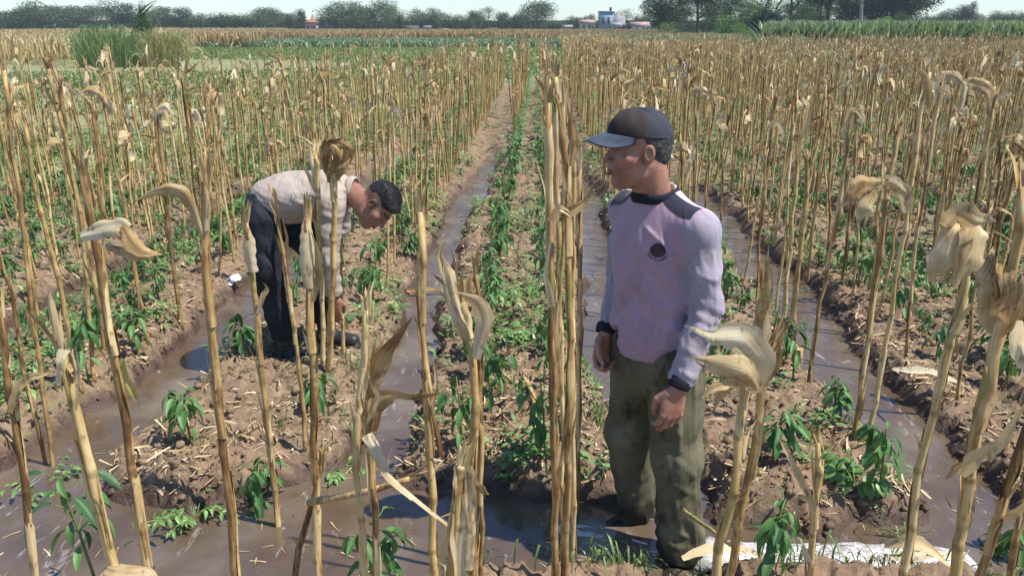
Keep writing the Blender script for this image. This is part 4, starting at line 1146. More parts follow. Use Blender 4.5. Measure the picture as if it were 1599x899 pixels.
def build_man1():
    root = empty('person', ORG1, 0, label='standing man in dark cap, stained lavender long sleeved shirt and olive trousers', category='person')
    o = np.array(ORG1[:])
    # skin: one surface in several grids of the same field
    def skin(P):
        d, q = head_sdf(P, H1C, H1B, H1S, True, NECK1, .064)
        d = smin(d, ell_(P, (.405, 2.605, 1.17), (.15, .095, .17), RB), .03)
        return d
    parts = []
    v, q = sdf_mesh(skin, (.15, 2.42, 1.295), (.50, 2.72, 1.66), .0030); nhead = len(v); parts.append((v, q))
    hl = lambda P: hand_sdf(P, (.4715, 2.3855, .757), basis_rows((-.90, -.25, -.10), (-.22, .93, .0), (.18, .10, 1)), 1.06, (.62, .50, .55, .62), .5)
    hr = lambda P: hand_sdf(P, (.253, 2.680, .828), basis_rows((-.80, -.55, .0), (.35, -.80, .1), (.16, .26, 1)), .96, (.9, 1.0, 1.05, 1.1), .8)
    parts.append(sdf_mesh(hl, (.37, 2.27, .52), (.57, 2.50, .84), .0024))
    parts.append(sdf_mesh(hr, (.13, 2.55, .63), (.36, 2.80, .90), .0024))
    body = lambda P: smin(smin(ell_(P, (.405, 2.605, 1.12), (.14, .085, .20), RB), ell_(P, (.42, 2.615, .86), (.13, .085, .14), RB), .05),
                          np.minimum(np.minimum(smin(cap_(P, SHL, ELL, .042, .036), cap_(P, ELL, WRL, .034, .022), .02), smin(cap_(P, SHR, ELR, .042, .036), cap_(P, ELR, WRR, .034, .022), .02)),
                                     np.minimum(smin(cap_(P, (.49, 2.56, .78), (.51, 2.53, .42), .075, .055), cap_(P, (.51, 2.53, .42), (.545, 2.51, 0), .05, .035), .02), smin(cap_(P, (.38, 2.68, .78), (.365, 2.71, .42), .075, .055), cap_(P, (.365, 2.71, .42), (.415, 2.77, 0), .05, .035), .02))), .03)
    parts.append(sdf_mesh(body, (.12, 2.25, -.06), (.70, 2.95, 1.36), .012))
    V, Q = join_vq(parts)
    qh = ((V - np.array(H1C)) @ H1B.T) / H1S
    mx = np.abs(qh[:, 0])
    hd = np.zeros(len(V), bool); hd[:nhead] = True
    lip = hd * sstep(.0085, .004, np.minimum(np.hypot(qh[:, 2] + .0545, 0), np.hypot(qh[:, 2] + .064, 0))) * (mx < .021) * (qh[:, 1] > .078)
    brow = hd * sstep(.006, .003, np.abs(qh[:, 2] - (.030 - .10 * np.abs(mx - .03)))) * (mx > .012) * (mx < .050) * (qh[:, 1] > .05) * .8
    stub = hd * .18 * (qh[:, 1] > .05) * sstep(-.035, -.05, qh[:, 2]) * sstep(-.115, -.09, qh[:, 2])
    me = np_mesh('body', V - o, Q, M['skin'], attrs={'lip': lip.astype(float), 'hairy': np.maximum(brow, stub)})
    mobj('body', me, root)
    # eyes
    for s in (-1, 1):
        g = Geo(); c = np.array(H1C) + np.array([s * .031, .0735, .0055]) @ H1B
        sph(g, c - o, .0118)
        e = mobj('eye', g.mesh('eye', M['eyewhite']), root)
        g = Geo(); c2 = np.array(H1C) + np.array([s * .031, .0800, .0050]) @ H1B
        sph(g, c2 - o, .0062); mobj('iris', g.mesh('iris', M['iris']), e)
    # hair at the nape and temples, under the cap
    def hair(P):
        d, q = head_sdf(P, H1C, H1B, H1S, False)
        b = ell_(q, (0, -.018, .034), (.0785, .1005, .088))
        b = smin(b, ell_(q, (0, -.055, -.02), (.060, .052, .05)), .02)
        cut = np.maximum(q[..., 1] - (-.012 + .35 * (q[..., 2])), -(q[..., 2] + .055 + .25 * (q[..., 1] + .06)))
        ear = -ell_(np.concatenate([np.abs(q[..., 0:1]), q[..., 1:]], -1), (.082, -.008, -.004), (.02, .022, .034))
        n = .0022 * noise3(P[..., 0] * 260, P[..., 1] * 260, P[..., 2] * 90, 3)
        return smax(smax(b + n, cut, .006), ear, .004)
    v, q = sdf_mesh(hair, (.20, 2.42, 1.42), (.47, 2.70, 1.62), .0032)
    mobj('hair', np_mesh('hair', v - o, q, M['greyhair']), root)
    # shirt
    v, q = sdf_mesh(shirt1, (.12, 2.25, .72), (.70, 2.95, 1.40), .0052)
    qq = (v - np.array([.405, 2.605, 0])) @ RB.T; a, w, z = qq[:, 0], qq[:, 1], qq[:, 2]
    aa = np.abs(a)
    seam = .150 + .02 * np.sin((z - 1.0) * 5)
    armL = np.minimum(cap_(v, SHL, ELL, 0, 0), cap_(v, ELL, WRL, 0, 0)); armR = np.minimum(cap_(v, SHR, ELR, 0, 0), cap_(v, ELR, WRR, 0, 0))
    sleeve = np.where(z > 1.14, aa - seam + .25 * np.maximum(0, 1.2 - z), .074 - np.minimum(armL, armR))
    sleeve = np.minimum(sleeve, 1.285 - z + 1.2 * (aa - .150))
    navy = np.minimum(np.minimum(w - .004 + .25 * (aa - .1), .056 - w - .1 * (aa - .1)), np.minimum(aa - .035, .178 - aa)); navy = np.minimum(navy, z - 1.262)
    white = np.minimum(np.minimum(.004 - w - .25 * (aa - .1), w + .10), np.minimum(.205 - aa, z - 1.262))
    front = sstep(-.02, .05, w) * sstep(1.34, 1.2, z)
    me = np_mesh('shirt', v - o, q, M['shirt'], attrs={'sleeve': sleeve, 'navy': navy, 'white': white, 'dirt': .25 + .75 * front})
    shirt = mobj('shirt', me, root)
    ring_mesh('collar', M['navy'], (.392, 2.593, 1.366), (-.24, -.13, 1), .073, .077, L1, .0070, shirt, ORG1, .0180, wob=lambda a: -.016 * math.sin(a) ** 3)
    for wv, ev in ((WRL, ELL), (WRR, ELR)):
        dv = Vector(wv) - Vector(ev)
        ring_mesh('cuff', M['navy'], Vector(wv) - dv.normalized() * .002, dv, .0345, .0335, L1, .0050, shirt, ORG1, .019, 40, 12, 14)
    # chest print, laid on the cloth
    bvh = BVHTree.FromPolygons([Vector(p) for p in (v - o)], [tuple(int(i) for i in f) for f in q])
    def onto(a_, z_, off=.0020):
        p = Vector((.405, 2.605, 0)) + Vector(L1) * a_ + Vector(F1) * .4; p.z = z_; p -= ORG1
        hit, n, i, dist = bvh.ray_cast(p, -Vector(F1))
        return hit + Vector(F1) * off if hit is not None else p
    PA, PZ = .092, 1.205
    V = [onto(PA, PZ)]; 
    for rr in (.33, .66, 1):
        for k in range(28):
            t = 6.283 * k / 28; V.append(onto(PA + .0235 * rr * math.cos(t), PZ + .0235 * rr * math.sin(t)))
    T = [(0, 1 + k, 1 + (k + 1) % 28) for k in range(28)]
    Qd = [(1 + r_ * 28 + k, 1 + (r_ + 1) * 28 + k, 1 + (r_ + 1) * 28 + (k + 1) % 28, 1 + r_ * 28 + (k + 1) % 28) for r_ in range(2) for k in range(28)]
    M['badge'] = mat_plain('badge_print', (.018, .016, .024), .6, (.085, .035, .040), 55)
    M['ink'] = mat_plain('letter_print', (.03, .025, .04), .7)
    mobj('badge', np_mesh('badge', np.array([p[:] for p in V]), [np.array(Qd), np.array(T)], M['badge']), shirt)
    word = "BOLA BU NGGO"
    cu = bpy.data.curves.new('t', 'FONT')
    TV, TF = [], []
    for i, ch in enumerate(word):
        if ch == ' ': continue
        cu.body = ch; cu.size = .0125; cu.align_x = 'CENTER'; cu.resolution_u = 2
        ob = bpy.data.objects.new('t', cu); scene.collection.objects.link(ob)
        bpy.context.view_layer.update()
        me = ob.evaluated_get(bpy.context.evaluated_depsgraph_get()).to_mesh()
        th = -.5 * math.pi + (i - (len(word) - 1) / 2) * .185
        cx, cz = PA + .031 * math.cos(th) * 1.15, PZ + .037 * math.sin(th)
        n0 = len(TV); ca, sa = math.cos(th + math.pi / 2), math.sin(th + math.pi / 2)
        for vv in me.vertices:
            x_, y_ = vv.co.x * 1.15, vv.co.y * 1.0
            TV.append(onto(cx + x_ * ca - y_ * sa, cz + x_ * sa + y_ * ca, .0030)[:])
        for pp in me.polygons:
            ids = [n0 + i_ for i_ in pp.vertices]
            for j in range(1, len(ids) - 1): TF.append((ids[0], ids[j], ids[j + 1]))
        ob.to_mesh_clear(); bpy.data.objects.remove(ob)
    bpy.data.curves.remove(cu)
    mobj('badge_lettering', np_mesh('lettering', np.array(TV), np.array(TF), M['ink'], False), shirt)
    # trousers
    v, q = sdf_mesh(trousers1, (.22, 2.36, -.02), (.68, 2.90, .95), .0058)
    wet = sstep(.16, .05, v[:, 2] + .03 * noise3(v[:, 0] * 12, v[:, 1] * 12, v[:, 2] * 9, 7)) * .85
    tr = mobj('trousers', np_mesh('trousers', v - o, q, M['trousers'], attrs={'wetcloth': wet}), root)
    g = Geo(); tube(g, [Vector((.33, 2.45, .0)) - ORG1] * 1 + [Vector((.34, 2.46, .0)) - ORG1], .001, 3) if False else None
    # shoes half under the water
    for c, f in (((.548, 2.505), (-.45, -.85)), ((.418, 2.765), (-.85, -.40))):
        f = Vector((f[0], f[1], 0)).normalized()
        def shoe(P, c=c, f=f):
            a = (c[0] - f.x * .05, c[1] - f.y * .05, -.010); b = (c[0] + f.x * .115, c[1] + f.y * .115, -.026)
            d = smin(cap_(P, a, b, .040, .038), cap_(P, (c[0], c[1], .09), (c[0] + f.x * .02, c[1] + f.y * .02, .02), .045, .045), .03)
            return d - .002 * noise3(P[..., 0] * 60, P[..., 1] * 60, P[..., 2] * 60, 2)
        v, q = sdf_mesh(shoe, (c[0] - .2, c[1] - .2, -.06), (c[0] + .2, c[1] + .2, .16), .007)
        mobj('shoe', np_mesh('shoe', v - o, q, M['mudshoe']), root)
    build_cap(root, o)

def basis_rows(a, b, c):
    c = Vector(c).normalized(); a = Vector(a); a = (a - c * a.dot(c)).normalized(); b2 = Vector(b)
    b2 = (b2 - c * b2.dot(c) - a * b2.dot(a)).normalized()
    return np.array([a[:], b2[:], c[:]], np.float32)

def sph(g, c, r, n=12, m=8):
    V = [(c[0], c[1], c[2] + r)] + [(c[0] + r * math.sin(math.pi * j / m) * math.cos(6.2832 * i / n), c[1] + r * math.sin(math.pi * j / m) * math.sin(6.2832 * i / n), c[2] + r * math.cos(math.pi * j / m)) for j in range(1, m) for i in range(n)] + [(c[0], c[1], c[2] - r)]
    Q = [(1 + j * n + i, 1 + (j + 1) * n + i, 1 + (j + 1) * n + (i + 1) % n, 1 + j * n + (i + 1) % n) for j in range(m - 2) for i in range(n)]
    T = [(0, 1 + i, 1 + (i + 1) % n) for i in range(n)] + [(len(V) - 1, 1 + (m - 2) * n + (i + 1) % n, 1 + (m - 2) * n + i) for i in range(n)]
    g.add(V, Q, T)

def build_cap(root, o):
    """baseball cap: stiff front panel, net back, curved peak"""
    B = H1B; C = np.array(H1C)
    tl_ = .06                                        # the cap sits lower at the back
    def W(p): return (np.array(p) @ B + C - o)
    cap = mobj('cap', None, root) if False else None
    rx, ry = .0800, .1020
    def crown_pt(az, el, r=0.0):
        """az 0 = front, el 0 rim .. 1 button"""
        t = el
        e = math.sin(t * math.pi / 2); cph = math.cos(t * math.pi / 2)
        front = max(0, math.cos(az))
        rim = .046 + .016 * math.cos(az)
        h = .129 - rim
        k = cph ** (.62 + .10 * (1 - front))
        x = math.sin(az) * (rx + r) * k; y = math.cos(az) * (ry + r) * k - .012
        z = rim + (h + r) * e ** (1.05)
        dent = .0013 * math.sin(5.3 * az + 6 * t) + .0010 * math.sin(9.1 * az - 7 * t)
        x *= 1 + dent * 9 * t * (1 - t) * 4; y *= 1 + dent * 7 * t * (1 - t) * 4
        return (x, y + .004 * front * (1 - t), z + dent * 2 * t)
    def panel(name, a0, a1, na, mat, r, e0=0.0, parent=None):
        ne = 26; V = []; UV = []
        for i in range(na + 1):
            az = a0 + (a1 - a0) * i / na
            for j in range(ne + 1):
                el = e0 + (1 - e0) * j / ne
                rr = r - (.0016 if min(abs(i - na * s) for s in SEAM[name]) < .6 else 0)
                V.append(W(crown_pt(az, el, rr))); UV.append((az * .09 / .0045, el * .16 / .0050))
        Q = [(i * (ne + 1) + j, (i + 1) * (ne + 1) + j, (i + 1) * (ne + 1) + j + 1, i * (ne + 1) + j + 1) for i in range(na) for j in range(ne)]
        me = np_mesh(name, np.array(V), np.array(Q), mat, True, None, np.array(UV))
        ob = mobj(name, me, parent)
        s = ob.modifiers.new('thick', 'SOLIDIFY'); s.thickness = .002; s.offset = -1
        return ob
    SEAM = {'front_panel': (0.5,), 'mesh_panel': (.333, .666)}
    m, nt, b = material('cap_net')
    br = nt.nodes.new("ShaderNodeTexBrick"); br.inputs['Scale'].default_value = 1.0
    br.inputs['Color1'].default_value = (.012, .013, .020, 1); br.inputs['Color2'].default_value = (.012, .013, .020, 1); br.inputs['Mortar'].default_value = (.055, .058, .080, 1)
    br.inputs['Mortar Size'].default_value = .17; br.inputs['Brick Width'].default_value = 1.5; br.inputs['Row Height'].default_value = 1.0
    nt.links.new(coords(nt, (.55, .55, 1), 'UV'), br.inputs[0]); nt.links.new(br.outputs[0], b.inputs['Base Color'])
    bump(nt, b, br.outputs[1], .8, .002); b.inputs['Roughness'].default_value = .85
    M['net'] = m
    M['capfront'] = mat_plain('cap_cloth', (.026, .019, .018), .9, (.042, .032, .030), 12, bumps=.3, bscale=400)
    M['peak'] = mat_plain('peak_cloth', (.050, .062, .082), .40, (.075, .090, .115), 30, bumps=.25, bscale=300)
    M['peakunder'] = mat_plain('peak_underside', (.014, .014, .017), .8)
    front = panel('front_panel', -1.50, 1.50, 42, M['capfront'], .0015)
    cap = front; front.name = 'cap'; front.parent = root
    panel('mesh_panel', 1.46, 2 * math.pi - 1.46, 48, M['net'], .0, 0, cap)
    # button
    g = Geo(); sph(g, W((0, -.012, .1305)), .0062); mobj('button', g.mesh('button', M['capfront']), cap)
    # peak
    V = []; nu, nv = 30, 12
    for i in range(nu + 1):
        az = -1.185 + 2.37 * i / nu
        for j in range(nv + 1):
            t = j / nv
            x0, y0, z0 = crown_pt(az, 0.0, .001)
            L = .075 * (math.cos(az * 1.32) ** .55 if abs(az * 1.32) < 1.57 else 0)
            x = x0 + math.sin(az) * L * .20 * t; y = y0 + L * t
            z = z0 + .004 - .012 * t - 5.0 * x * x * min(1, t * 1.6) * (L / .075) - .006 * t * t
            V.append(W((x, y, z)))
    Q = [(i * (nv + 1) + j, i * (nv + 1) + j + 1, (i + 1) * (nv + 1) + j + 1, (i + 1) * (nv + 1) + j) for i in range(nu) for j in range(nv)]
    V = np.array(V); n0 = len(V); dn = np.array([0, 0, -.0038]) @ B
    rim = [i * (nv + 1) + nv for i in range(nu + 1)]; inn = [i * (nv + 1) for i in range(nu + 1)]
    Qe = [(a, a + n0, b_ + n0, b_) for a, b_ in zip(rim, rim[1:])] + [(b_, b_ + n0, a + n0, a) for a, b_ in zip(inn, inn[1:])] + [(j + 1, j + 1 + n0, j + n0, j) for j in range(nv)] + [(nu * (nv + 1) + j, nu * (nv + 1) + j + n0, nu * (nv + 1) + j + 1 + n0, nu * (nv + 1) + j + 1) for j in range(nv)]
    me = np_mesh('peak', np.concatenate([V, V + dn]), np.array(Q + [tuple(x + n0 for x in reversed(f)) for f in Q] + Qe), M['peak'])
    me.materials.append(M['peakunder'])
    mi = np.zeros(len(me.polygons), np.int32); mi[len(Q):2 * len(Q)] = 1; me.polygons.foreach_set('material_index', mi)
    mobj('peak', me, cap)
    # stitched mark on the front panel
    def fp(az, el): return Vector(W(crown_pt(az, el, .0040)))
    g = Geo()
    for l in ([(-.02, .36), (.02, .44), (.10, .47), (.15, .40), (.09, .37)], [(.15, .40), (.10, .30), (.07, .24)], [(.02, .44), (.05, .36), (.06, .31)], [(.10, .47), (.09, .42)]):
        tube(g, spline([fp(s_ + .38, e_ ) for s_, e_ in l], 9), .00115, 5)
    mobj('stitched_mark', g.mesh('mark', mat_plain('mark_thread', (.32, .33, .42), .6)), cap)
build_man1()

# ---------------- the bending man, seen from his right side
ORG2 = Vector((-1.35, 4.15, .10))
H2C = (-.835, 4.02, 1.000); H2B = basis((.42, -.30, -.86), (.90, .02, .42)); 
NECK2 = (-.985, 4.10, 1.055)
def T2(P):
    d = cap_(P, (-1.43, 4.16, .985), (-1.14, 4.15, 1.035), .130, .132)
    d = smin(d, ell_(P, (-1.30, 4.15, 1.03), (.20, .155, .115)), .05)
    d = smin(d, cap_(P, (-1.075, 4.02, 1.035), (-1.09, 4.29, 1.035), .075, .075), .06)
    d = smin(d, cap_(P, (-1.10, 4.14, 1.06), (-1.00, 4.11, 1.065), .09, .065), .04)
    sn = smin(cap_(P, (-1.075, 4.00, 1.00), (-1.105, 3.97, .715), .072, .060), cap_(P, (-1.105, 3.97, .715), (-1.095, 3.99, .52), .060, .048), .02)
    sf = smin(cap_(P, (-1.09, 4.30, 1.00), (-1.13, 4.36, .80), .068, .058), cap_(P, (-1.13, 4.36, .80), (-1.205, 4.26, .70), .056, .046), .02)
    d = smin(d, sn, .035); d = smin(d, sf, .035)
    W = np.stack([P[..., 0] + .5 * P[..., 2], P[..., 1], P[..., 2] + .3 * P[..., 0]], -1)
    d = d - .0085 * fold_noise(W, (6, 5, 15), 51)
    d = np.maximum(d, -(P[..., 0] + 1.53 + .25 * (P[..., 2] - 1.0)))
    d = np.where(P[..., 2] < .60, np.maximum(d, .515 - P[..., 2]), d)
    neck = cap_(P, (-1.02, 4.115, 1.06), (-.93, 4.09, 1.045), .058, .062)
    return smax(d, -neck, .006)
def L2(P):
    d = ell_(P, (-1.465, 4.16, .93), (.125, .160, .150))
    ln = smin(cap_(P, (-1.475, 4.08, .90), (-1.460, 4.04, .58), .100, .074), cap_(P, (-1.460, 4.04, .58), (-1.425, 4.08, .24), .074, .064), .04)
    lf = smin(cap_(P, (-1.44, 4.26, .90), (-1.215, 4.30, .64), .105, .082), cap_(P, (-1.215, 4.30, .64), (-1.25, 4.34, .24), .082, .068), .04)
    d = smin(d, ln, .04); d = smin(d, lf, .04)
    W = np.stack([P[..., 0] + .5 * P[..., 2], P[..., 1], P[..., 2]], -1)
    d = d - .009 * fold_noise(W, (9, 8, 7), 61)
    pk = ell_(P, (-1.455, 3.955, .66), (.055, .030, .085))
    d = smin(d, pk, .012)
    d = np.maximum(d, .225 - P[..., 2])
    return d
def build_man2():
    root = empty('person', ORG2, 0, label='man with short black hair bending down in beige shirt, black trousers and boots', category='person')
    o = np.array(ORG2[:])
    parts = []
    def skin(P):
        d, q = head_sdf(P, H2C, H2B, 1.0, True, NECK2, .062)
        return smin(d, ell_(P, (-1.14, 4.14, 1.04), (.10, .10, .08)), .03)
    v, q = sdf_mesh(skin, (-1.06, 3.88, .84), (-.70, 4.20, 1.16), .0038); nh = len(v); parts.append((v, q))
    parts.append(sdf_mesh(lambda P: hand_sdf(P, (-1.092, 3.99, .50), basis_rows((.9, -.1, 0), (.1, .9, 0), (.02, 0, 1)), .95, (.5, .6, .6, .7), .5), (-1.20, 3.90, .28), (-.98, 4.12, .56), .0034))
    parts.append(sdf_mesh(lambda P: hand_sdf(P, (-1.22, 4.235, .69), basis_rows((.5, -.2, .3), (-.1, .3, -1), (.8, .5, .5)), .95, (.5, .55, .6, .6), .4), (-1.40, 4.06, .56), (-1.08, 4.34, .80), .0036))
    body = lambda P: smin(smin(cap_(P, (-1.42, 4.16, .97), (-1.12, 4.15, 1.02), .10, .10), smin(cap_(P, (-1.08, 4.02, 1.0), (-1.10, 3.98, .72), .045, .036), cap_(P, (-1.10, 3.98, .72), (-1.093, 3.99, .50), .036, .028), .02), .03),
                          np.minimum(smin(cap_(P, (-1.09, 4.29, 1.0), (-1.13, 4.35, .80), .045, .036), cap_(P, (-1.13, 4.35, .80), (-1.215, 4.24, .69), .036, .028), .02),
                                     np.minimum(smin(cap_(P, (-1.47, 4.09, .88), (-1.47, 4.06, .58), .08, .055), cap_(P, (-1.47, 4.06, .58), (-1.425, 4.09, .12), .05, .035), .02), smin(cap_(P, (-1.44, 4.26, .88), (-1.22, 4.30, .64), .08, .055), cap_(P, (-1.22, 4.30, .64), (-1.25, 4.34, .12), .05, .035), .02))), .03)
    parts.append(sdf_mesh(body, (-1.62, 3.86, .05), (-.98, 4.46, 1.16), .013))
    V, Q = join_vq(parts)
    qh = ((V - np.array(H2C)) @ H2B.T); mx = np.abs(qh[:, 0]); hd = np.zeros(len(V), bool); hd[:nh] = True
    lip = hd * sstep(.011, .004, np.abs(qh[:, 2] + .059)) * (mx < .022) * (qh[:, 1] > .078)
    brow = hd * sstep(.007, .003, np.abs(qh[:, 2] - (.030 - .10 * np.abs(mx - .03)))) * (mx > .012) * (mx < .050) * (qh[:, 1] > .05)
    fade = hd * .55 * (qh[:, 2] > -.03) * (qh[:, 1] < .02) * sstep(-.04, .0, qh[:, 2])
    mobj('body', np_mesh('body', V - o, Q, M['skin2'], attrs={'lip': lip.astype(float), 'hairy': np.maximum(brow, fade)}), root)
    for s in (-1, 1):
        g = Geo(); c = np.array(H2C) + np.array([s * .031, .0735, .0055]) @ H2B; sph(g, c - o, .0118)
        e = mobj('eye', g.mesh('eye', M['iris']), root)
    def hair(P):
        q = ((P - np.array(H2C)) @ H2B.T)
        b = ell_(q, (0, -.016, .044), (.080, .103, .092))
        cut = .030 - q[..., 2] + .55 * (q[..., 1] - .02) * (q[..., 1] > .02) + .02 * (np.abs(q[..., 0]) > .07) - .35 * np.maximum(0, -.03 - q[..., 1])
        cut = np.maximum(cut, q[..., 1] - .088)
        n = .0015 * noise3(P[..., 0] * 60, P[..., 1] * 60, P[..., 2] * 60, 3) + .001 * noise3(P[..., 0] * 240, P[..., 1] * 240, P[..., 2] * 240, 4)
        return smax(b + n, cut, .008)
    v, q = sdf_mesh(hair, (-.96, 3.84, .86), (-.66, 4.18, 1.16), .0036)
    hair_o = mobj('hair', np_mesh('hair', v - o, q, M['hair']), root)
    g = Geo(); r = random.Random(4)
    for k in range(2600):       # short tufts
        th = r.uniform(0, 6.28); z = r.uniform(.25, 1)
        n_ = np.array([math.cos(th) * math.sqrt(1 - z * z), math.sin(th) * math.sqrt(1 - z * z), z])
        p = np.array([0, -.016, .044]) + n_ * np.array([.080, .103, .092]) * .98
        if p[1] > .07: continue
        d = n_ * .55 + np.array([r.gauss(0, .15), .8 + r.gauss(0, .15), r.gauss(0, .15)]); d /= np.linalg.norm(d); s_ = np.cross(d, n_) * .0014; L = r.uniform(.010, .022)
        w = lambda x: tuple(x @ H2B + np.array(H2C) - o)
        g.add([w(p - s_), w(p + s_), w(p + s_ * .4 + d * L), w(p - s_ * .4 + d * L)], [(0, 1, 2, 3)])
    mobj('hair_tufts', g.mesh('tufts', M['hair'], False), hair_o, kind='stuff')
    v, q = sdf_mesh(T2, (-1.62, 3.84, .48), (-.90, 4.48, 1.24), .0075)
    sh = mobj('shirt', np_mesh('shirt', v - o, q, M['beige']), root)
    ring_mesh('collar', M['beige'], (-.985, 4.105, 1.062), (1, -.2, -.12), .066, .070, (0, 1, 0), .008, sh, ORG2, .020)
    v, q = sdf_mesh(L2, (-1.64, 3.88, .20), (-1.08, 4.46, 1.12), .0080)
    tr = mobj('trousers', np_mesh('trousers', v - o, q, M['blacktrousers'], attrs={'wetcloth': np.zeros(len(v))}), root)
    for c, zf in (((-1.425, 4.08), .07), ((-1.25, 4.34), .09)):
        def boot(P, c=c, zf=zf):
            d = cap_(P, (c[0], c[1], .30), (c[0] + .005, c[1], zf + .06), .062, .050)
            d = smin(d, cap_(P, (c[0] - .02, c[1], zf + .045), (c[0] + .165, c[1] - .04, zf + .030), .046, .042), .03)
            d = d - .0022 * np.sin(P[..., 2] * 230) * (P[..., 2] > zf + .09)
            return smax(d, zf - .01 - P[..., 2], .004)
        v, q = sdf_mesh(boot, (c[0] - .12, c[1] - .14, 0), (c[0] + .27, c[1] + .12, .36), .007)
        bo = mobj('boot', np_mesh('boot', v - o, q, M['boot']), root)
        def sole(P, c=c, zf=zf):
            d = cap_(P * np.array([1, 1, 0]), (c[0] - .025, c[1], 0), (c[0] + .17, c[1] - .04, 0), .050, .047)
            return np.maximum(d, np.abs(P[..., 2] - zf) - .014)
        v, q = sdf_mesh(sole, (c[0] - .12, c[1] - .14, zf - .04), (c[0] + .27, c[1] + .12, zf + .04), .006)
        mobj('sole', np_mesh('sole', v - o, q, M['mudshoe']), bo)
build_man2()

# ------------------------------------------------------------------ foreground corn stalks, one by one
GROUP_STALK = 'dry corn stalks standing in the beds'
LABELS = {
 'a1': 'brown stalk at far left over the front water, with a grey twisted leaf',
 'a2': 'thick slanting lower left stalk with open pointed husk and torn white leaf',
 'a3': 'slanting stalk with a big folded pale husk left of the bending man',
 'a4': 'pale stalk crowned by a long curved leaf arching to the left',
 'a5': 'tall slanting stalk, right one of the thick upper left pair',
 'a5b': 'tall slanting stalk with flared husk tip, left one of the thick upper left pair',
 'a6': 'slanting stalk with split white sheath top in the upper left crowd',
 'a7': 'long slanting stalk rising to the upper left edge beside the leafy weed',
 'a8': 'slanting stalk on the left bed running out at the left edge, leafy weed below',
 'a9': 'thin slanting stalk near the left edge standing behind the first water furrow',
 'a10': 'slanting stalk with a pale husk stretched out flat at its top',
 'a11': 'thin stalk behind the flat husk one in the upper left crowd',
 'a12': 'slanting stalk with cupped brown husk near the lying broken stalk',
 'b1': 'short brown stalk with visible roots before the bending man, pale blade tip',
 'b2': 'thin crooked stalk in front of the bending man\'s dark trousers',
 'b3': 'pale stalk ending in an open seed pod shaped sheath before the bending man',
 'b3b': 'broken slanting stump with frayed top at the lower middle left',
 'b4a': 'left stalk of the trio in front of the bending man\'s shirt',
 'b4b': 'thick stalk of the trio crowned by a crumpled rose brown husk',
 'b4c': 'thin right stalk of the trio by the bending man\'s hanging arm',
 'b5a': 'front stalk with a short pale stub top beside two side leaves',
 'b5b': 'front stalk carrying two broad tan leaves that point right',
 'b6': 'upright frayed stalk with greenish top standing over the left furrow',
 'b7': 'pale front stalk bearing an empty white corn husk that opens upward',
 'b7b': 'front stalk with orange brown stub just right of the open corn husk',
 'b8': 'short torn stalk wrapped in ragged pale sheaths at the bottom middle',
 'c1a': 'left front stalk of the tight middle bundle left of the standing man',
 'c2a': 'middle front stalk of the tight bundle with a brown leaf pointing right',
 'c3a': 'dark brown stalk with roots at the water, right side of the middle bundle',
 'c4a': 'stalk of the middle bundle with a fresh green leaf at its top',
 'c5a': 'tall stalk at the back right of the middle bundle',
 'c6a': 'short frayed stalk inside the middle bundle',
 'd1': 'front stalk with a big bulging pale husk at the standing man\'s hand',
 'd2': 'front stalk leaning beside the bulging husk stalk, broken bare top',
 'd3': 'short forked stump with a hanging scrap over the white hose',
 'd4': 'thin tall stalk at the right of the standing man\'s shoulder',
 'd4b': 'thick frayed stalk beside the furrow right of the standing man',
 'd5': 'slanting stalk rising from the furrow edge with a curled leaf top',
 'd6': 'slanting stalk with a drooping grey folded husk, left of a pair',
 'd7': 'long slanting stalk reaching higher, right of the folded husk stalk',
 'd8': 'slanting front stalk with a large white drooping husk at right',
 'd9': 'thick front stalk with a round pale husk near the right edge',
 'd10': 'slanting front stalk in the lower right corner with a split leaf',
 'd11': 'slanting stalk cut by the right edge at the lower right corner',
 'd12': 'thin stalk with a small bent husk in the upper right crowd',
 'd13': 'slanting stalk with wide tan flag leaf in the upper right crowd',
 'd14': 'thin dark stalk behind the standing man\'s shoulder',
}
stalk_roots = {}
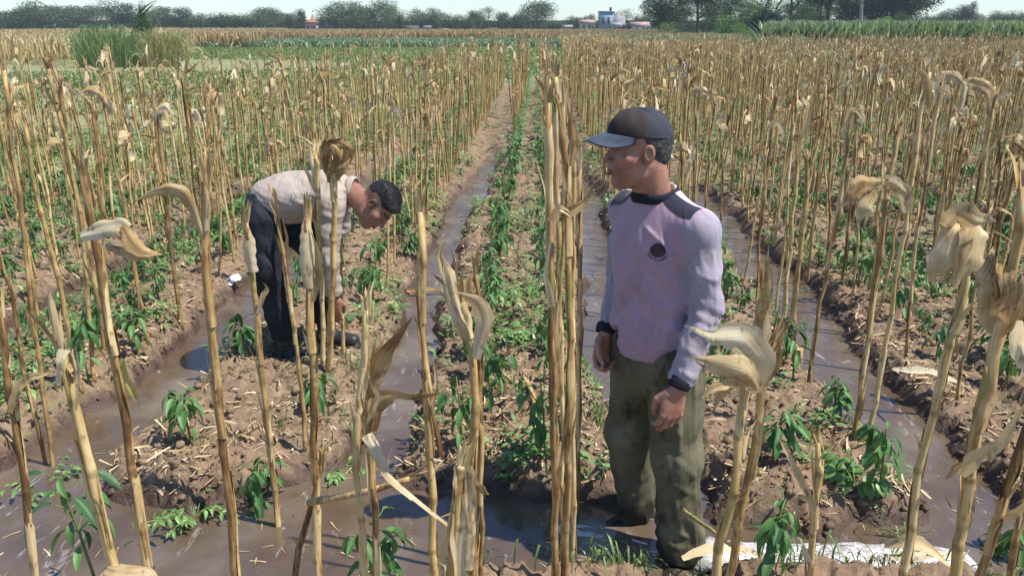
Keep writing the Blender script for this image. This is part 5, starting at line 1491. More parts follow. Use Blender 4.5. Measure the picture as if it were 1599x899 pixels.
def build_front_stalks():
    leaves = {}
    for st, style, w, P in LEAVES:
        leaves.setdefault(st, []).append((style, w, P))
    for name, rad, P, flag in STALKS:
        r = random.Random(name)
        base = P[0]
        z0 = gz(base[0], base[1])
        P = [list(p) for p in P]
        P[0][2] = min(P[0][2], z0 - 0.02)
        org = Vector((base[0], base[1], z0))
        pts = [Vector(p) - org for p in P]
        # slight depth wander
        for i in range(1, len(pts)): pts[i].y += r.uniform(-.012, .012)
        path = stalk_path(pts, 22)
        for i in range(1, 22): path[i] += Vector((r.uniform(-.0035, .0035), 0, 0))
        root = empty('corn_stalk', org, label=LABELS[name], category='corn stalk', group=GROUP_STALK)
        stalk_roots[name] = root
        g = Geo(); stalk_tube(g, path, rad, r, 10)
        mobj('stem', g.mesh('stem', M['stalk']), root)
        g = Geo(); splinter_top(g, path, rad * 0.9, r, 6)
        mobj('broken_top', g.mesh('broken_top', M['sheath']), root, kind='stuff')
        ns = 3 if flag == 't' else 1
        for k in range(ns):
            i0 = r.randint(1 + k * 6, 4 + k * 6); i1 = min(21, i0 + r.randint(3, 5))
            g = Geo(); sheath_surface(g, path, i0, i1, rad, r, 0, r.uniform(.5, 1.1), r.uniform(1.1, 1.7))
            mobj('sheath', g.mesh('sheath', M['sheath']), root)
        g = Geo(); k0 = 0
        for k in range(r.randint(3, 6)):      # loose fibre strips along the stem
            i = r.randint(2, 18); p = path[i]; q = path[i + r.randint(1, 3)] if i < 18 else path[21]
            o = Vector((r.uniform(-1, 1), -r.random(), 0)).normalized()
            leaf_surface(g, [p + o * rad, (p + q) / 2 + o * rad * 1.2, q + o * rad * r.uniform(1.3, 4.2)], rad * r.uniform(.4, 1.3), 'leaf', r.random(), 6, 3, r)
        mobj('loose_fibre', g.mesh('loose_fibre', M['sheath']), root, kind='stuff')
        for style, w, LP in leaves.get(name, []):
            lp = [Vector(p) - org for p in LP]
            g = Geo()
            mat = M['husk'] if style in ('husk', 'blade', 'torn', 'sheet') else M['dryleaf']
            if name == 'b4b': mat = M['dryleaf']
            if style in ('green', 'leafgreen'): mat = M['greenshred']
            if style == 'leafgreen': mat = M['weed']
            st = {'green': 'torn', 'leafgreen': 'leaf'}.get(style, style)
            leaf_surface(g, lp, w, st, 0.0, 22, 9, r)
            mobj('husk' if style in ('husk', 'blade', 'sheet') else 'dry_leaf' if 'green' not in style else 'green_leaf', g.mesh('leaf', mat), root)
        if name in ('b1', 'c3a', 'b6', 'b7'):
            g = Geo()
            for k in range(14):
                a = r.uniform(0, 6.28); o = Vector((math.cos(a), math.sin(a), 0))
                tube(g, [o * rad * .8 + Vector((0, 0, .035)), o * rad * 2.0 + Vector((0, 0, .012)), o * rad * 3.2 + Vector((0, 0, -.02))], [.003, .0028, .0015], 4)
            mobj('brace_root', g.mesh('brace_root', M['root']), root, kind='stuff')
build_front_stalks()

# ------------------------------------------------------------------ field of corn stalks
def make_stalk_proto(seed, detail=True):
    r = random.Random(seed)
    h = r.uniform(1.12, 1.42)
    lx, ly = r.uniform(-.07, .07), r.uniform(-.05, .05)
    bow = r.uniform(-.03, .03)
    pts = [Vector((0, 0, -.05))] + [Vector((lx * t + bow * math.sin(3.1 * t) + r.uniform(-.012, .012), ly * t + r.uniform(-.012, .012), h * t)) for t in (.2, .38, .55, .72, .87, 1)]
    path = spline(pts, 12)
    rad = r.uniform(0.0070, 0.0108)
    gs = Geo()
    if detail: stalk_tube(gs, path, rad, r, 7)
    else: tube(gs, [path[0], path[6], path[11]], [rad * 1.1, rad, rad * .8], 4, r.random(), cap=False)
    H_, L_, S_, X_ = [], [], [], []
    n, m = (10, 5) if detail else (4, 2)
    top = path[-1]
    for k in range(r.choice((0, 1, 1, 2, 2)) if detail else r.choice((0, 1, 1, 1))):
        a = r.uniform(0, 6.28); o = Vector((math.cos(a), math.sin(a), 0))
        b = path[r.choice((9, 10, 11))]
        L = r.uniform(.04, .10)
        gh = Geo(); H_.append(gh)
        if r.random() < .45:
            W_ = r.uniform(.03, .065)
            P = [b + Vector((0, 0, .01)), b + o * W_ * .7 + Vector((0, 0, .015)), b + o * W_ * 1.1 - Vector((0, 0, L * .7)), b + o * W_ * r.uniform(.6, 1.3) - Vector((0, 0, L * 1.3))]
            leaf_surface(gh, P, W_, 'sheet', r.random(), n, m, r)
        elif r.random() < .4:
            P = [b, b + Vector((0, 0, L * .7)) + o * .02, b + Vector((0, 0, L * .85)) + o * L * .7, b + Vector((0, 0, L * .1)) + o * L * 1.2, b - Vector((0, 0, L * .5)) + o * L * 1.1]
            leaf_surface(gh, P, r.uniform(.028, .062), 'husk', r.random(), n, m, r)
        else:
            P = [b - Vector((0, 0, .05)), b + Vector((0, 0, L * .6)) + o * .015, b + Vector((0, 0, L * 1.3)) + o * r.uniform(.02, .08)]
            leaf_surface(gh, P, r.uniform(.022, .045), 'husk', r.random(), n, m, r)
    for k in range(r.choice((1, 2, 3)) if detail else 2):
        a = r.uniform(0, 6.28); o = Vector((math.cos(a), math.sin(a), 0))
        b = path[r.choice((5, 8, 9, 10, 11, 11))]
        gl = Geo(); L_.append(gl)
        L = r.uniform(.06, .16)
        up = r.uniform(-.3, 1.0)
        if r.random() < .55: P = [b, b + Vector((0, 0, L * up * .5)) + o * L * .3, b + Vector((0, 0, L * up)) + o * L * r.uniform(.5, .9), b + Vector((0, 0, L * (up * 1.3 + r.uniform(-.1, .1)))) + o * L * r.uniform(.7, 1.3)]
        else: P = [b, b + Vector((0, 0, L * up)) + o * L * .35, b + Vector((0, 0, L * (up - .25))) + o * L * .9, b + Vector((0, 0, L * (up - .9))) + o * L * r.uniform(.9, 1.2)]
        leaf_surface(gl, P, r.uniform(.010, .026), 'leaf', r.random(), n, m if detail else 2, r)
    if detail:
        g = Geo(); splinter_top(g, path, rad * .9, r, 4); X_.append(g)
        g = Geo(); sheath_surface(g, path, 2, 5, rad, r, r.random(), .8, 1.3); S_.append(g)
        g = Geo(); sheath_surface(g, path, 7, 10, rad, r, r.random(), .8, 1.5); S_.append(g)
    gs.top = path[-1]
    return gs, H_, L_, S_, X_

def field_positions():
    r = random.Random(5)
    out = []
    k0, k1 = -22, 30
    for k in range(k0, k1):
        c = BED0 + k * PITCH
        for side in (-1, 1):
            x0 = c + side * 0.33
            if k == 0: x0 = c + (0.25 if side > 0 else -0.27)
            y = 3.3
            while y < 45:
                y += r.uniform(.20, .38) if y < 7 else r.uniform(.17, .32) if y < 12 else r.uniform(.13, .27)
                x = x0 + r.gauss(0, .035)
                if y > far_line(x) + r.uniform(-.6, .4): break
                if k == 0 and side < 0 and y < 13.5: continue
                if k == 0 and side > 0 and (y < 8.2 or r.random() < .35): continue
                if x < -1.9 and y < (5.2 if x > -3.6 else 3.6): continue
                if -1.9 < x < -0.5 and y < 5.2: continue
                if 0.2 < x < 1.3 and y < 4.3: continue
                if x > 1.3 and y < 4.6 and not (x > 2.1 and y > 3.4 and r.random() < .6): continue
                if x < -5.5 and r.random() < .25: continue
                if r.random() < .10: continue
                nn = 1 + (r.random() < .28)
                for q in range(nn):
                    out.append((x + r.gauss(0, .015), y + q * r.uniform(.02, .05)))
    return out
F_ = (-math.sin(R(1.86)) * math.cos(R(18.5)), math.cos(R(1.86)) * math.cos(R(18.5)), -math.sin(R(18.5)))
def in_view(x, y, z, margin=0.0):
    d = x * F_[0] + y * F_[1] + (z - CAM_H) * F_[2]
    s = x * math.cos(R(1.86)) + y * math.sin(R(1.86))
    return abs(s) < d * (0.65 + margin), d

ORD = ['first', 'second', 'third', 'fourth', 'fifth', 'sixth', 'seventh', 'eighth', 'ninth', 'tenth']
def zone_label(x, y, kind):
    k = int(round((x - BED0) / PITCH))
    where = 'middle bed' if k == 0 else '%s bed %s of the middle' % (ORD[min(9, abs(k) - 1)], 'left' if k < 0 else 'right')
    edge = 'left' if x < BED0 + k * PITCH else 'right'
    far = 'near' if y < 6 else 'midway' if y < 8.5 else 'far'
    where = where.replace(' of the middle', ' of middle')
    return '%s dry stalk, %s row, %s, %s' % (kind, edge, where, far)
KINDW = ['with bent over husk', 'with ragged leafy tip', 'with pale open husk', 'with bare broken tip', 'with curled brown leaf']

def build_field():
    pos = field_positions()
    vis, rest = [], []
    for x, y in pos:
        ok, d = in_view(x, y, 0.8, 0.0)
        ok2, _ = in_view(x, y, 0.8, 0.30)
        if ok: vis.append((d, x, y))
        elif ok2: rest.append((x, y))
    vis.sort()
    NI = 300 - len(STALKS)
    ind = vis[:NI]
    rest += [(x, y) for d, x, y in vis[NI:]]
    protos = []; tops = []
    for s in range(14):
        gs, H_, L_, S_, X_ = make_stalk_proto(100 + s)
        tops.append(gs.top)
        protos.append([('stem', gs.mesh('stem', M['stalk']))] + [('husk', g.mesh('husk', M['husk'])) for g in H_] + [('dry_leaf', g.mesh('dry_leaf', M['dryleaf'])) for g in L_]
                      + [('sheath', g.mesh('sheath', M['sheath'])) for g in S_] + [('broken_top', g.mesh('broken_top', M['sheath'])) for g in X_])
    masters = {}
    r = random.Random(9)
    for d, x, y in ind:
        k = r.randrange(14)
        me = protos[k]
        loc = (x, y, gz(x, y)); rz = r.uniform(0, 6.28); sc = r.uniform(.74, 1.12)
        if k not in masters:
            root = empty('corn_stalk', loc, rz)
            ch = [mobj(nm, q, root, kind='stuff' if nm == 'broken_top' else None) for nm, q in me]
            masters[k] = (root, ch)
        else:
            src, chs = masters[k]
            root = src.copy(); link(root)
            root.location = loc
            for c in chs:
                q = c.copy(); link(q); q.parent = root
        root.rotation_euler = (r.gauss(0, .05), r.gauss(0, .05), rz)
        root.scale = (1, 1, sc)
        nh = sum(nm == 'husk' for nm, q in me); nl = sum(nm == 'dry_leaf' for nm, q in me)
        kw = ('huskless', 'one-husked', 'two-husked')[min(nh, 2)] + (' slender' if nl < 2 else ' leafy' if nl == 2 else ' shaggy')
        tip = root.rotation_euler.to_matrix() @ tops[k]
        kw = ('short ' if tops[k].z * sc < 1.08 else 'tall ' if tops[k].z * sc > 1.3 else '') + kw
        lean = ', leaning left' if tip.x < -.06 else ', leaning right' if tip.x > .06 else ''
        root['label'] = zone_label(x, y, kw) + lean; root['category'] = 'corn stalk'; root['group'] = GROUP_STALK
    # the rest of the crop, past the nearest three hundred
    lo = [make_stalk_proto(300 + s, False) for s in range(18)]
    R_ = np.random.RandomState(3)
    rest = np.array(rest)
    kk = R_.randint(0, 18, len(rest))
    parts = []
    for k in range(18):
        sel = rest[kk == k]
        if not len(sel): continue
        n = len(sel)
        mats = rotz(R_.uniform(0, 6.28, n)); mats[:, :, 2] *= R_.uniform(.82, 1.1, n)[:, None]
        mats[:, 0, 2] += R_.normal(0, .035, n); mats[:, 1, 2] += R_.normal(0, .035, n)
        offs = np.column_stack([sel, gzs(sel[:, 0], sel[:, 1])])
        t = R_.uniform(0, 1, n)
        for g, which in [(lo[k][0], 0)] + [(g, 1) for g in lo[k][1]] + [(g, 2) for g in lo[k][2]]:
            parts.append((which, instances(g.arrays(), mats, offs, t)))
    for which, nm, mat in ((0, 'stalk_crowd', M['stalk']), (1, 'husk', M['husk']), (2, 'dry_leaf', M['dryleaf'])):
        V, F, t, uv = merge([p for w, p in parts if w == which])
        me = np_mesh(nm, V, F, mat, True, t, uv)
        if which == 0:
            root = mobj('corn_crop', me, kind='stuff', label='dense crowd of dry corn stalks in the farther rows of the field', category='corn crop')
        else:
            mobj(nm, me, root, kind='stuff')
build_field()

# ------------------------------------------------------------------ chili plants
def pepper_leaf_mesh(r, L, W):
    g = Geo()
    n = 6; V = []; UV = []
    droop = r.uniform(.15, .6)
    for i in range(n):
        t = i / (n - 1)
        w = W * .5 * math.sin(math.pi * min(1, t * .93 + .05)) ** .8 * (1 - .25 * t)
        if i == n - 1: w = .0005
        z = -droop * L * t * t
        for s in (-1, -.5, 0, .5, 1):
            V.append((L * t, w * s, z + abs(s) * w * .45 + .004 * math.sin(9 * t + s * 2)))
            UV.append((t * 3, s))
    Q = [(i * 5 + j, i * 5 + j + 1, (i + 1) * 5 + j + 1, (i + 1) * 5 + j) for i in range(n - 1) for j in range(4)]
    g.add(V, Q, None, 0, UV)
    return g

def pepper_plan(r, h):
    """stem paths and leaf placements (origin, yaw, pitch, length) for one plant of height h"""
    stems = []; leaves = []
    lean = Vector((r.uniform(-.08, .08), r.uniform(-.08, .08), 0)) * h
    main = [Vector((0, 0, -.02)), Vector((0, 0, h * .5)) + lean * .5, Vector((0, 0, h * .92)) + lean]
    stems.append((main, [.006, .005, .003]))
    P = spline(main, 10)
    ang = r.uniform(0, 6)
    for i in range(3, 10):
        for q in range(2):
            ang += 2.4 + r.uniform(-.4, .4)
            L = r.uniform(.05, .085) * (1.1 if i < 8 else .7)
            pet = r.uniform(.02, .06)
            o = Vector((math.cos(ang), math.sin(ang), .35)).normalized()
            tip = P[i] + o * pet
            stems.append(([P[i], tip], [.002, .0015]))
            leaves.append((tip, ang, r.uniform(.15, 1.15) if i < 8 else r.uniform(-.3, .5), L))
    for b in range(r.choice((3, 4))):
        i = r.choice((4, 5, 6, 7)); a = r.uniform(0, 6.28)
        o = Vector((math.cos(a), math.sin(a), r.uniform(.7, 1.2))).normalized() * h * r.uniform(.25, .42)
        br = [P[i], P[i] + o * .5 + Vector((0, 0, .01)), P[i] + o]
        stems.append((br, [.0035, .003, .002]))
        for q in range(5):
            t = .3 + .7 * q / 4
            pp = P[i].lerp(P[i] + o, t); an = a + r.uniform(-1.7, 1.7)
            leaves.append((pp, an, r.uniform(.1, 1.2), r.uniform(.045, .08)))
    return stems, leaves

LEAFP = []
rp = random.Random(77)
for k in range(6):
    LEAFP.append(pepper_leaf_mesh(rp, 1.0, rp.uniform(.36, .46)))
LEAFM = [g.mesh('leaf', M['pepper']) for g in LEAFP]
GROUP_P = 'chili plants in rows on the beds'
P_LAB = ['large chili plant with drooping dark leaves below the slanting front stalks at lower left',
 'large chili plant with drooping dark leaves behind the two-leaf front stalk at bottom centre left',
 'large dark leaved chili plant at the white hose right of the standing man',
 'chili plant with long hanging leaves left of the pale front stalk at the furrow edge',
 'bright tall chili plant behind the pale front stalk with the open husk',
 'thin chili plant left of the middle stalk bundle above the shaded water',
 'chili plant on the bed just right of the bending man\'s hands',
 'chili plant beside the broken lying stalk on the left bed',
 'chili plant leaning over the second furrow at left',
 'bushy chili plant left of the short brown rooted stalk',
 'slender chili plant behind the thick slanting front stalk at left',
 'small chili plant between the thin stalk and the furrow, middle left',
 'chili plant at the furrow beside the frayed stalk right of the standing man',
 'chili plant with bright top over the furrow above the round-leaved weed',
 'small chili plant on the bare bed right of the bulging husk',
 'chili plant in front of the bending man\'s boots by the water',
 'chili plant left of the large white drooping husk',
 'chili plant beside the round pale husk near the right edge',
 'chili plant directly behind the standing man\'s left arm',
 'spindly chili plant behind the forked stump at lower right',
 'chili plant cut by the right edge at the lower right',
 'chili plant under the bending man\'s head across the furrow',
 'chili plant just right of the standing man\'s elbow',
 'chili plant below the large white drooping husk']
pepper_stub = None
def leaf_matrix(tip, yaw, pitch, L):
    return (Matrix.Translation(tip) @ Matrix.Rotation(yaw, 4, 'Z') @ Matrix.Rotation(pitch, 4, 'Y') @ Matrix.Rotation(rnd.uniform(-.4, .4), 4, 'X') @ Matrix.Scale(L, 4))
def build_peppers():
    r = random.Random(31)
    for (x, y, h), lab in zip(PEPPERS, P_LAB):
        h = min(max(h, .22), .46)
        stems, leaves = pepper_plan(r, h)
        root = empty('chili_plant', (x, y, gz(x, y)), 0, label=lab, category='chili plant', group=GROUP_P)
        g = Geo()
        for p, rad in stems: tube(g, spline(p, 5) if len(p) > 2 else p, [rad[0] + (rad[-1] - rad[0]) * i / 4 for i in range(5)] if len(p) > 2 else rad, 5, 0, False)
        mobj('stem', g.mesh('stem', M['stem']), root)
        for tip, yaw, pit, L in leaves:
            o = mobj('leaf', LEAFM[r.randrange(6)], root)
            o.matrix_local = leaf_matrix(tip, yaw, pit, L * 1.22)
    # joined plants for the rest of the rows
    protos = []
    for s in range(14):
        stems, leaves = pepper_plan(r, r.uniform(.18, .37))
        gs = Geo(); gl = Geo()
        for p, rad in stems: tube(gs, p, rad if len(rad) == len(p) else rad[:len(p)], 3, 0, False)
        for tip, yaw, pit, L in leaves:
            V, F, t, uv = LEAFP[r.randrange(6)].arrays()
            mtx = leaf_matrix(tip, yaw, pit, L * r.uniform(.75, 1.1))
            A = np.array(mtx)
            V2 = V @ A[:3, :3].T + A[:3, 3]
            gl.add(V2, F[0], None, r.random(), uv)
        protos.append((gs.mesh('stem', M['stem']), gl.mesh('foliage', M['pepper'])))
    pos = []
    taken = [(p[0], p[1]) for p in PEPPERS]
    for k in range(-14, 18):
        c = BED0 + k * PITCH
        for side in (-1, 1):
            y = 3.3 + r.random() * .3
            while y < 28:
                y += r.uniform(.26, .40)
                x = c + side * .20 + r.gauss(0, .03)
                if y > far_line(x) - .5: break
                if any(math.hypot(x - a, y - b) < .22 for a, b in taken): continue
                if r.random() < (.12 if k != 0 else .0): continue
                if -1.75 < x < -1.0 and 3.6 < y < 4.7: continue
                if 0.1 < x < .8 and y < 3.2: continue
                if -.3 < x < 1.5 and y < 3.5: continue
                ok, d = in_view(x, y, .2, .22)
                if ok: pos.append((d if in_view(x, y, .2, .01)[0] else d + 100, x, y))
    pos.sort()
    masters = {}
    ind = pos[:300 - len(PEPPERS)]
    for d, x, y in ind:
        k = r.randrange(14)
        loc = (x, y, gz(x, y) - .005)
        if k not in masters:
            root = empty('chili_plant', loc)
            ch = [mobj('stem', protos[k][0], root), mobj('foliage', protos[k][1], root, kind='stuff')]
            masters[k] = (root, ch)
        else:
            src, chs = masters[k]
            root = src.copy(); link(root); root.location = loc
            for c in chs:
                q = c.copy(); link(q); q.parent = root
        root.rotation_euler = (0, 0, r.uniform(0, 6.28))
        s = r.uniform(.65, 1.25) * (1.12 if abs(x + .1) < .6 else 1.0)
        root.scale = (s, s, s)
        kb = int(round((x - BED0) / PITCH)); bed = 'middle bed' if kb == 0 else '%s bed %s of middle' % (ORD[min(9, abs(kb) - 1)], 'left' if kb < 0 else 'right')
        size = 'bushy' if s > 1.05 else 'medium' if s > .9 else 'small'
        root['label'] = '%s chili plant, %s row, %s, %s' % (size, 'left' if x < BED0 + kb * PITCH else 'right', bed, 'near' if y < 5.5 else 'midway' if y < 7.5 else 'far')
        root['category'] = 'chili plant'; root['group'] = GROUP_P
    # beyond: low foliage of the far plants as one object
    far = np.array([(x, y) for d, x, y in pos[300 - len(PEPPERS):]])
    R_ = np.random.RandomState(8)
    g = Geo()
    for i in range(26):
        a, rr, z = R_.uniform(0, 6.28), R_.uniform(0, .11), R_.uniform(.04, .30)
        c = np.array([rr * math.cos(a), rr * math.sin(a), z]); b = R_.uniform(0, 6.28)
        L, w = R_.uniform(.06, .10), .022
        d = np.array([math.cos(b), math.sin(b), R_.uniform(-.6, .2)]); s = np.array([-math.sin(b), math.cos(b), 0])
        g.add([c, c + d * L * .5 + s * w, c + d * L, c + d * L * .5 - s * w], [(0, 1, 2, 3)], None, R_.uniform(0, .6))
    n = len(far)
    V, F, t, uv = instances(g.arrays(), rotz(R_.uniform(0, 6.28, n), R_.uniform(.8, 1.25, n)), np.column_stack([far, gzs(far[:, 0], far[:, 1])]), R_.uniform(0, .4, n))
    mobj('chili_crop', np_mesh('chili_crop', V, F, M['pepperfar'], True, t, uv), kind='stuff', label='rows of green chili plants too far off to pick apart', category='chili crop')
build_peppers()

# ------------------------------------------------------------------ litter, clods, weeds, grass
def scatter_ground():
    R_ = np.random.RandomState(21)
    # straw and torn leaf pieces on the beds
    g = Geo(); n = 5
    for v in range(1):
        pass
    protos = []
    for k in range(10):
        g = Geo(); r = random.Random(k)
        L = r.uniform(.02, .12); w = r.uniform(.0015, .006)
        P = [Vector((-L / 2, 0, 0)), Vector((0, r.uniform(-.006, .006), r.uniform(.001, .008))), Vector((L / 2, 0, 0))]
        if k < 7: leaf_surface(g, P, w * 1.9, 'torn', 0, 4, 3, r, face=(0, 0, 1))
        else: tube(g, spline(P, 3), [w * .5] * 3, 5)
        protos.append(g.arrays())
    def near(n, ymax, ymin=2.45):
        y = ymin + (ymax - ymin) * R_.uniform(0, 1, n) ** 1.5
        x = R_.uniform(-1, 1, n) * (y * .72 + .6)
        return x, y
    x, y = near(64000, 15)
    h = gzs(x, y)
    dens = noise2(x * 1.7, y * 1.7, 50) + .4 * noise2(x * 5, y * 5, 51)
    keep = (h > .045) & (dens > R_.uniform(-1.0, .9, len(x)))
    x, y, h = x[keep], y[keep], h[keep]
    idx = R_.randint(0, 10, len(x)); parts = []
    for k in range(10):
        s = idx == k; n = s.sum()
        m = rotz(R_.uniform(0, 6.28, n), R_.uniform(.6, 1.2, n))
        til = R_.normal(0, .3, n); m[:, 2, 0] += til * m[:, 0, 0]; m[:, 2, 1] += til * m[:, 0, 1]
        parts.append(instances(protos[k], m, np.column_stack([x[s], y[s], h[s] + .008]), R_.uniform(0, 1, n)))
    n = 350
    x, y = near(9000, 12, 2.25); h = gzs(x, y); q = h < -.01; x, y = x[q][:n], y[q][:n]; n = len(x)
    parts.append(instances(protos[2], rotz(R_.uniform(0, 6.28, n), R_.uniform(.15, .6, n)), np.column_stack([x, y, np.full(n, .003)]), R_.uniform(0, 1, n)))
    V, F, t, uv = merge(parts)
    mobj('straw_litter', np_mesh('straw_litter', V, F, M['straw'], True, t, uv), kind='stuff', label='bits of dry straw and torn leaf strewn over the soil', category='straw')
    # soil clods
    import bmesh
    protos = []
    for k in range(6):
        bm = bmesh.new(); bmesh.ops.create_icosphere(bm, subdivisions=2, radius=1)
        r = random.Random(k)
        V = np.array([v.co[:] for v in bm.verts]); F = np.array([[v.index for v in f.verts] for f in bm.faces]); bm.free()
        nn = fbm3(V[:, 0] * 1.6 + k * 7, V[:, 1] * 1.6, V[:, 2] * 1.6, 3, k)
        V = V * (1 + .55 * nn[:, None]) * np.array([1, r.uniform(.7, 1), r.uniform(.5, .8)])
        protos.append((V.astype(np.float32), [F.astype(np.int32)], np.zeros(len(V), np.float32), np.zeros((len(V), 2), np.float32)))
    x, y = near(26000, 9)
    h = gzs(x, y)
    keep = (h > .012) & (noise2(x * 2.1, y * 2.1, 60) > R_.uniform(-.9, .8, len(x)))
    x, y, h = x[keep], y[keep], h[keep]
    sz = .004 + .022 * R_.uniform(0, 1, len(x)) ** 3.2
    idx = R_.randint(0, 6, len(x)); parts = []
    for k in range(6):
        s = idx == k
        parts.append(instances(protos[k], rotz(R_.uniform(0, 6.28, s.sum()), sz[s]), np.column_stack([x[s], y[s], h[s] + sz[s] * .25]), R_.uniform(0, 1, s.sum())))
    V, F, t, uv = merge(parts)
    mobj('soil_clods', np_mesh('soil_clods', V, F, M['soil'], True, t, uv, attrs={'moist': np.ones(len(V)), 'green': np.zeros(len(V))}), kind='stuff', label='loose crumbly clods of soil lying on the beds', category='clods')
    # small weeds between the stalks
    g0 = []
    for k in range(6):
        g = Geo(); r = random.Random(k + 40)
        for q in range(13):
            a = r.uniform(0, 6.28); L = r.uniform(.02, .05); w = L * r.uniform(.14, .3)
            rr = r.uniform(0, .035); z = r.uniform(.01, .075)
            c = Vector((rr * math.cos(a), rr * math.sin(a), z)); d = Vector((math.cos(a), math.sin(a), r.uniform(-.3, .9))); s = Vector((-math.sin(a), math.cos(a), 0))
            g.add([tuple(c), tuple(c + d * L * .5 + s * w), tuple(c + d * L), tuple(c + d * L * .5 - s * w)], [(0, 1, 2, 3)], None, r.uniform(0, .5))
        g0.append(g.arrays())
    n = 42000
    y = 2.9 + 24 * R_.uniform(0, 1, n) ** 1.15
    x = R_.uniform(-1, 1, n) * (y * .74 + .5)
    h = gzs(x, y)
    k = np.floor((x - BED0) / PITCH + .5); dc = np.abs(x - BED0 - k * PITCH)
    grow = .35 * noise2(x * 1.1, y * 1.1, 70) + .3 * noise2(x * 4, y * 4, 71) + .045 * np.minimum(y - 3, 6) - .03 * np.maximum(0, y - 10) + .32 * (x < -2.6) + .14 * (x > 3) + .18 * (k == 0) * (dc < .2) - .05
    keep = (h > .03) & (y < far_line(x)) & (grow > R_.uniform(0.05, .75, n))
    x, y, h = x[keep], y[keep], h[keep]
    idx = R_.randint(0, 6, len(x)); parts = []
    for k in range(6):
        s = idx == k
        parts.append(instances(g0[k], rotz(R_.uniform(0, 6.28, s.sum()), R_.uniform(.5, 1.25, s.sum()) * (1 + y[s] * .03)), np.column_stack([x[s], y[s], h[s]]), R_.uniform(0, .5, s.sum())))
    V, F, t, uv = merge(parts)
    mobj('weeds', np_mesh('weeds', V, F, M['weed'], True, t, uv), kind='stuff', label='low green weeds spread over the beds between the stalks', category='weeds')
    # grass blades: front bank, and tufts here and there
    blades = []
    for k in range(6):
        g = Geo(); r = random.Random(k + 90)
        L = 1.0; b = r.uniform(.2, .7)
        P = [Vector((0, 0, 0)), Vector((b * .25, 0, L * .55)), Vector((b * .8, 0, L * .75)), Vector((b * 1.4, 0, L * r.uniform(.45, .8)))]
        leaf_surface(g, P, .07, 'leaf', 0, 5, 3, r, 0, face=(0, 0, 1) if False else (1, 0, .2))
        blades.append(g.arrays())
    bx, by, bs = [], [], []
    tufts = [(.05, 2.35, 40), (.22, 2.33, 60), (.36, 2.38, 70), (.52, 2.34, 60), (.62, 2.40, 40), (.9, 2.35, 70), (1.1, 2.40, 60), (1.3, 2.37, 70), (1.5, 2.42, 70),
             (1.68, 2.38, 60), (-.75, 2.16, 60), (-.95, 2.14, 40), (-.55, 2.19, 50), (-.2, 2.28, 30), (.27, 3.30, 50), (.33, 3.36, 40), (1.75, 2.5, 50), (-.3, 2.25, 20),
             (-1.55, 2.62, 20), (-.98, 3.9, 50), (-1.1, 3.5, 50), (1.42, 2.66, 40), (-.9, 3.3, 25)]
    for tx, ty, c in tufts:
        c = c // 2 + 4
        bx += list(R_.normal(tx, .05, c)); by += list(R_.normal(ty, .035, c)); bs += list(R_.uniform(.05, .15, c))
    n = 700
    y = 2.6 + 9 * R_.uniform(0, 1, n) ** 1.4; x = R_.uniform(-1, 1, n) * (y * .72 + .4); h = gzs(x, y)
    for X, Y_ in zip(x[h > .03], y[h > .03]):
        c = R_.randint(4, 9)
        bx += list(R_.normal(X, .012, c)); by += list(R_.normal(Y_, .012, c)); bs += list(R_.uniform(.03, .09, c))
    bx, by, bs = map(np.array, (bx, by, bs))
    idx = R_.randint(0, 6, len(bx)); parts = []
    for k in range(6):
        s = idx == k
        parts.append(instances(blades[k], rotz(R_.uniform(0, 6.28, s.sum()), bs[s]), np.column_stack([bx[s], by[s], gzs(bx[s], by[s]) - .003]), R_.uniform(0, 1, s.sum())))
    V, F, t, uv = merge(parts)
    mobj('grass', np_mesh('grass', V, F, M['grass'], True, t, uv), kind='stuff', label='thin green grass blades on the front bank and in small tufts', category='grass')
scatter_ground()
# ------------------------------------------------------------------ single weeds, hose, sticks, scraps
def leafy_weed(loc, label, rad, nst, round_leaf=False, seed=1, category='weed'):
    r = random.Random(seed)
    root = empty('leafy_weed', (loc[0], loc[1], gz(loc[0], loc[1])), 0, label=label, category=category)
    g = Geo(); lv = []
    for k in range(nst):
        a = r.uniform(0, 6.28); L = rad * r.uniform(.5, 1.15)
        o = Vector((math.cos(a), math.sin(a), 0))
        P = spline([Vector((0, 0, 0)), o * L * .4 + Vector((0, 0, L * .45)), o * L + Vector((0, 0, L * r.uniform(.3, .85)))], 6)
        tube(g, P, [.003, .003, .0025, .002, .002, .001], 4, 0, False)
        for i in (2, 3, 4, 5):
            for s in ((-1, 1) if i < 5 else (-1, 0, 1)):
                an = a + s * r.uniform(.7, 1.2)
                lv.append((P[i], an, r.uniform(-.5, .5), (r.uniform(.028, .045) if not round_leaf else r.uniform(.045, .07))))
    mobj('stem', g.mesh('stem', M['stem']), root)
    lm = pepper_leaf_mesh(r, 1.0, .85 if round_leaf else .5)
    me = lm.mesh('leaf', M['weed'])
    lv = lv[:150]
    for p, an, pit, L in lv:
        o = mobj('leaf', me, root); o.matrix_local = leaf_matrix(p, an, pit, L)
leafy_weed((-2.12, 2.90), 'spreading pale green weed at the far left bed end by the brown stalk', .15, 12, seed=1)
leafy_weed((-1.38, 2.70), 'bright green weed spreading over the water at the bed end, lower left', .17, 12, seed=2)
leafy_weed((-0.85, 3.06), 'small bright green weed on the bed edge below the bending man\'s boots', .09, 9, seed=3)
leafy_weed((1.32, 2.86), 'weed with pale round leaves on the right bed end above the white hose', .16, 7, True, seed=4)
leafy_weed((-0.06, 2.98), 'small low weed at the foot of the middle bed beside the shaded water', .08, 7, seed=5)
leafy_weed((-0.10, 4.35), 'leafy green weed growing in the middle of the middle bed', .14, 12, seed=6)

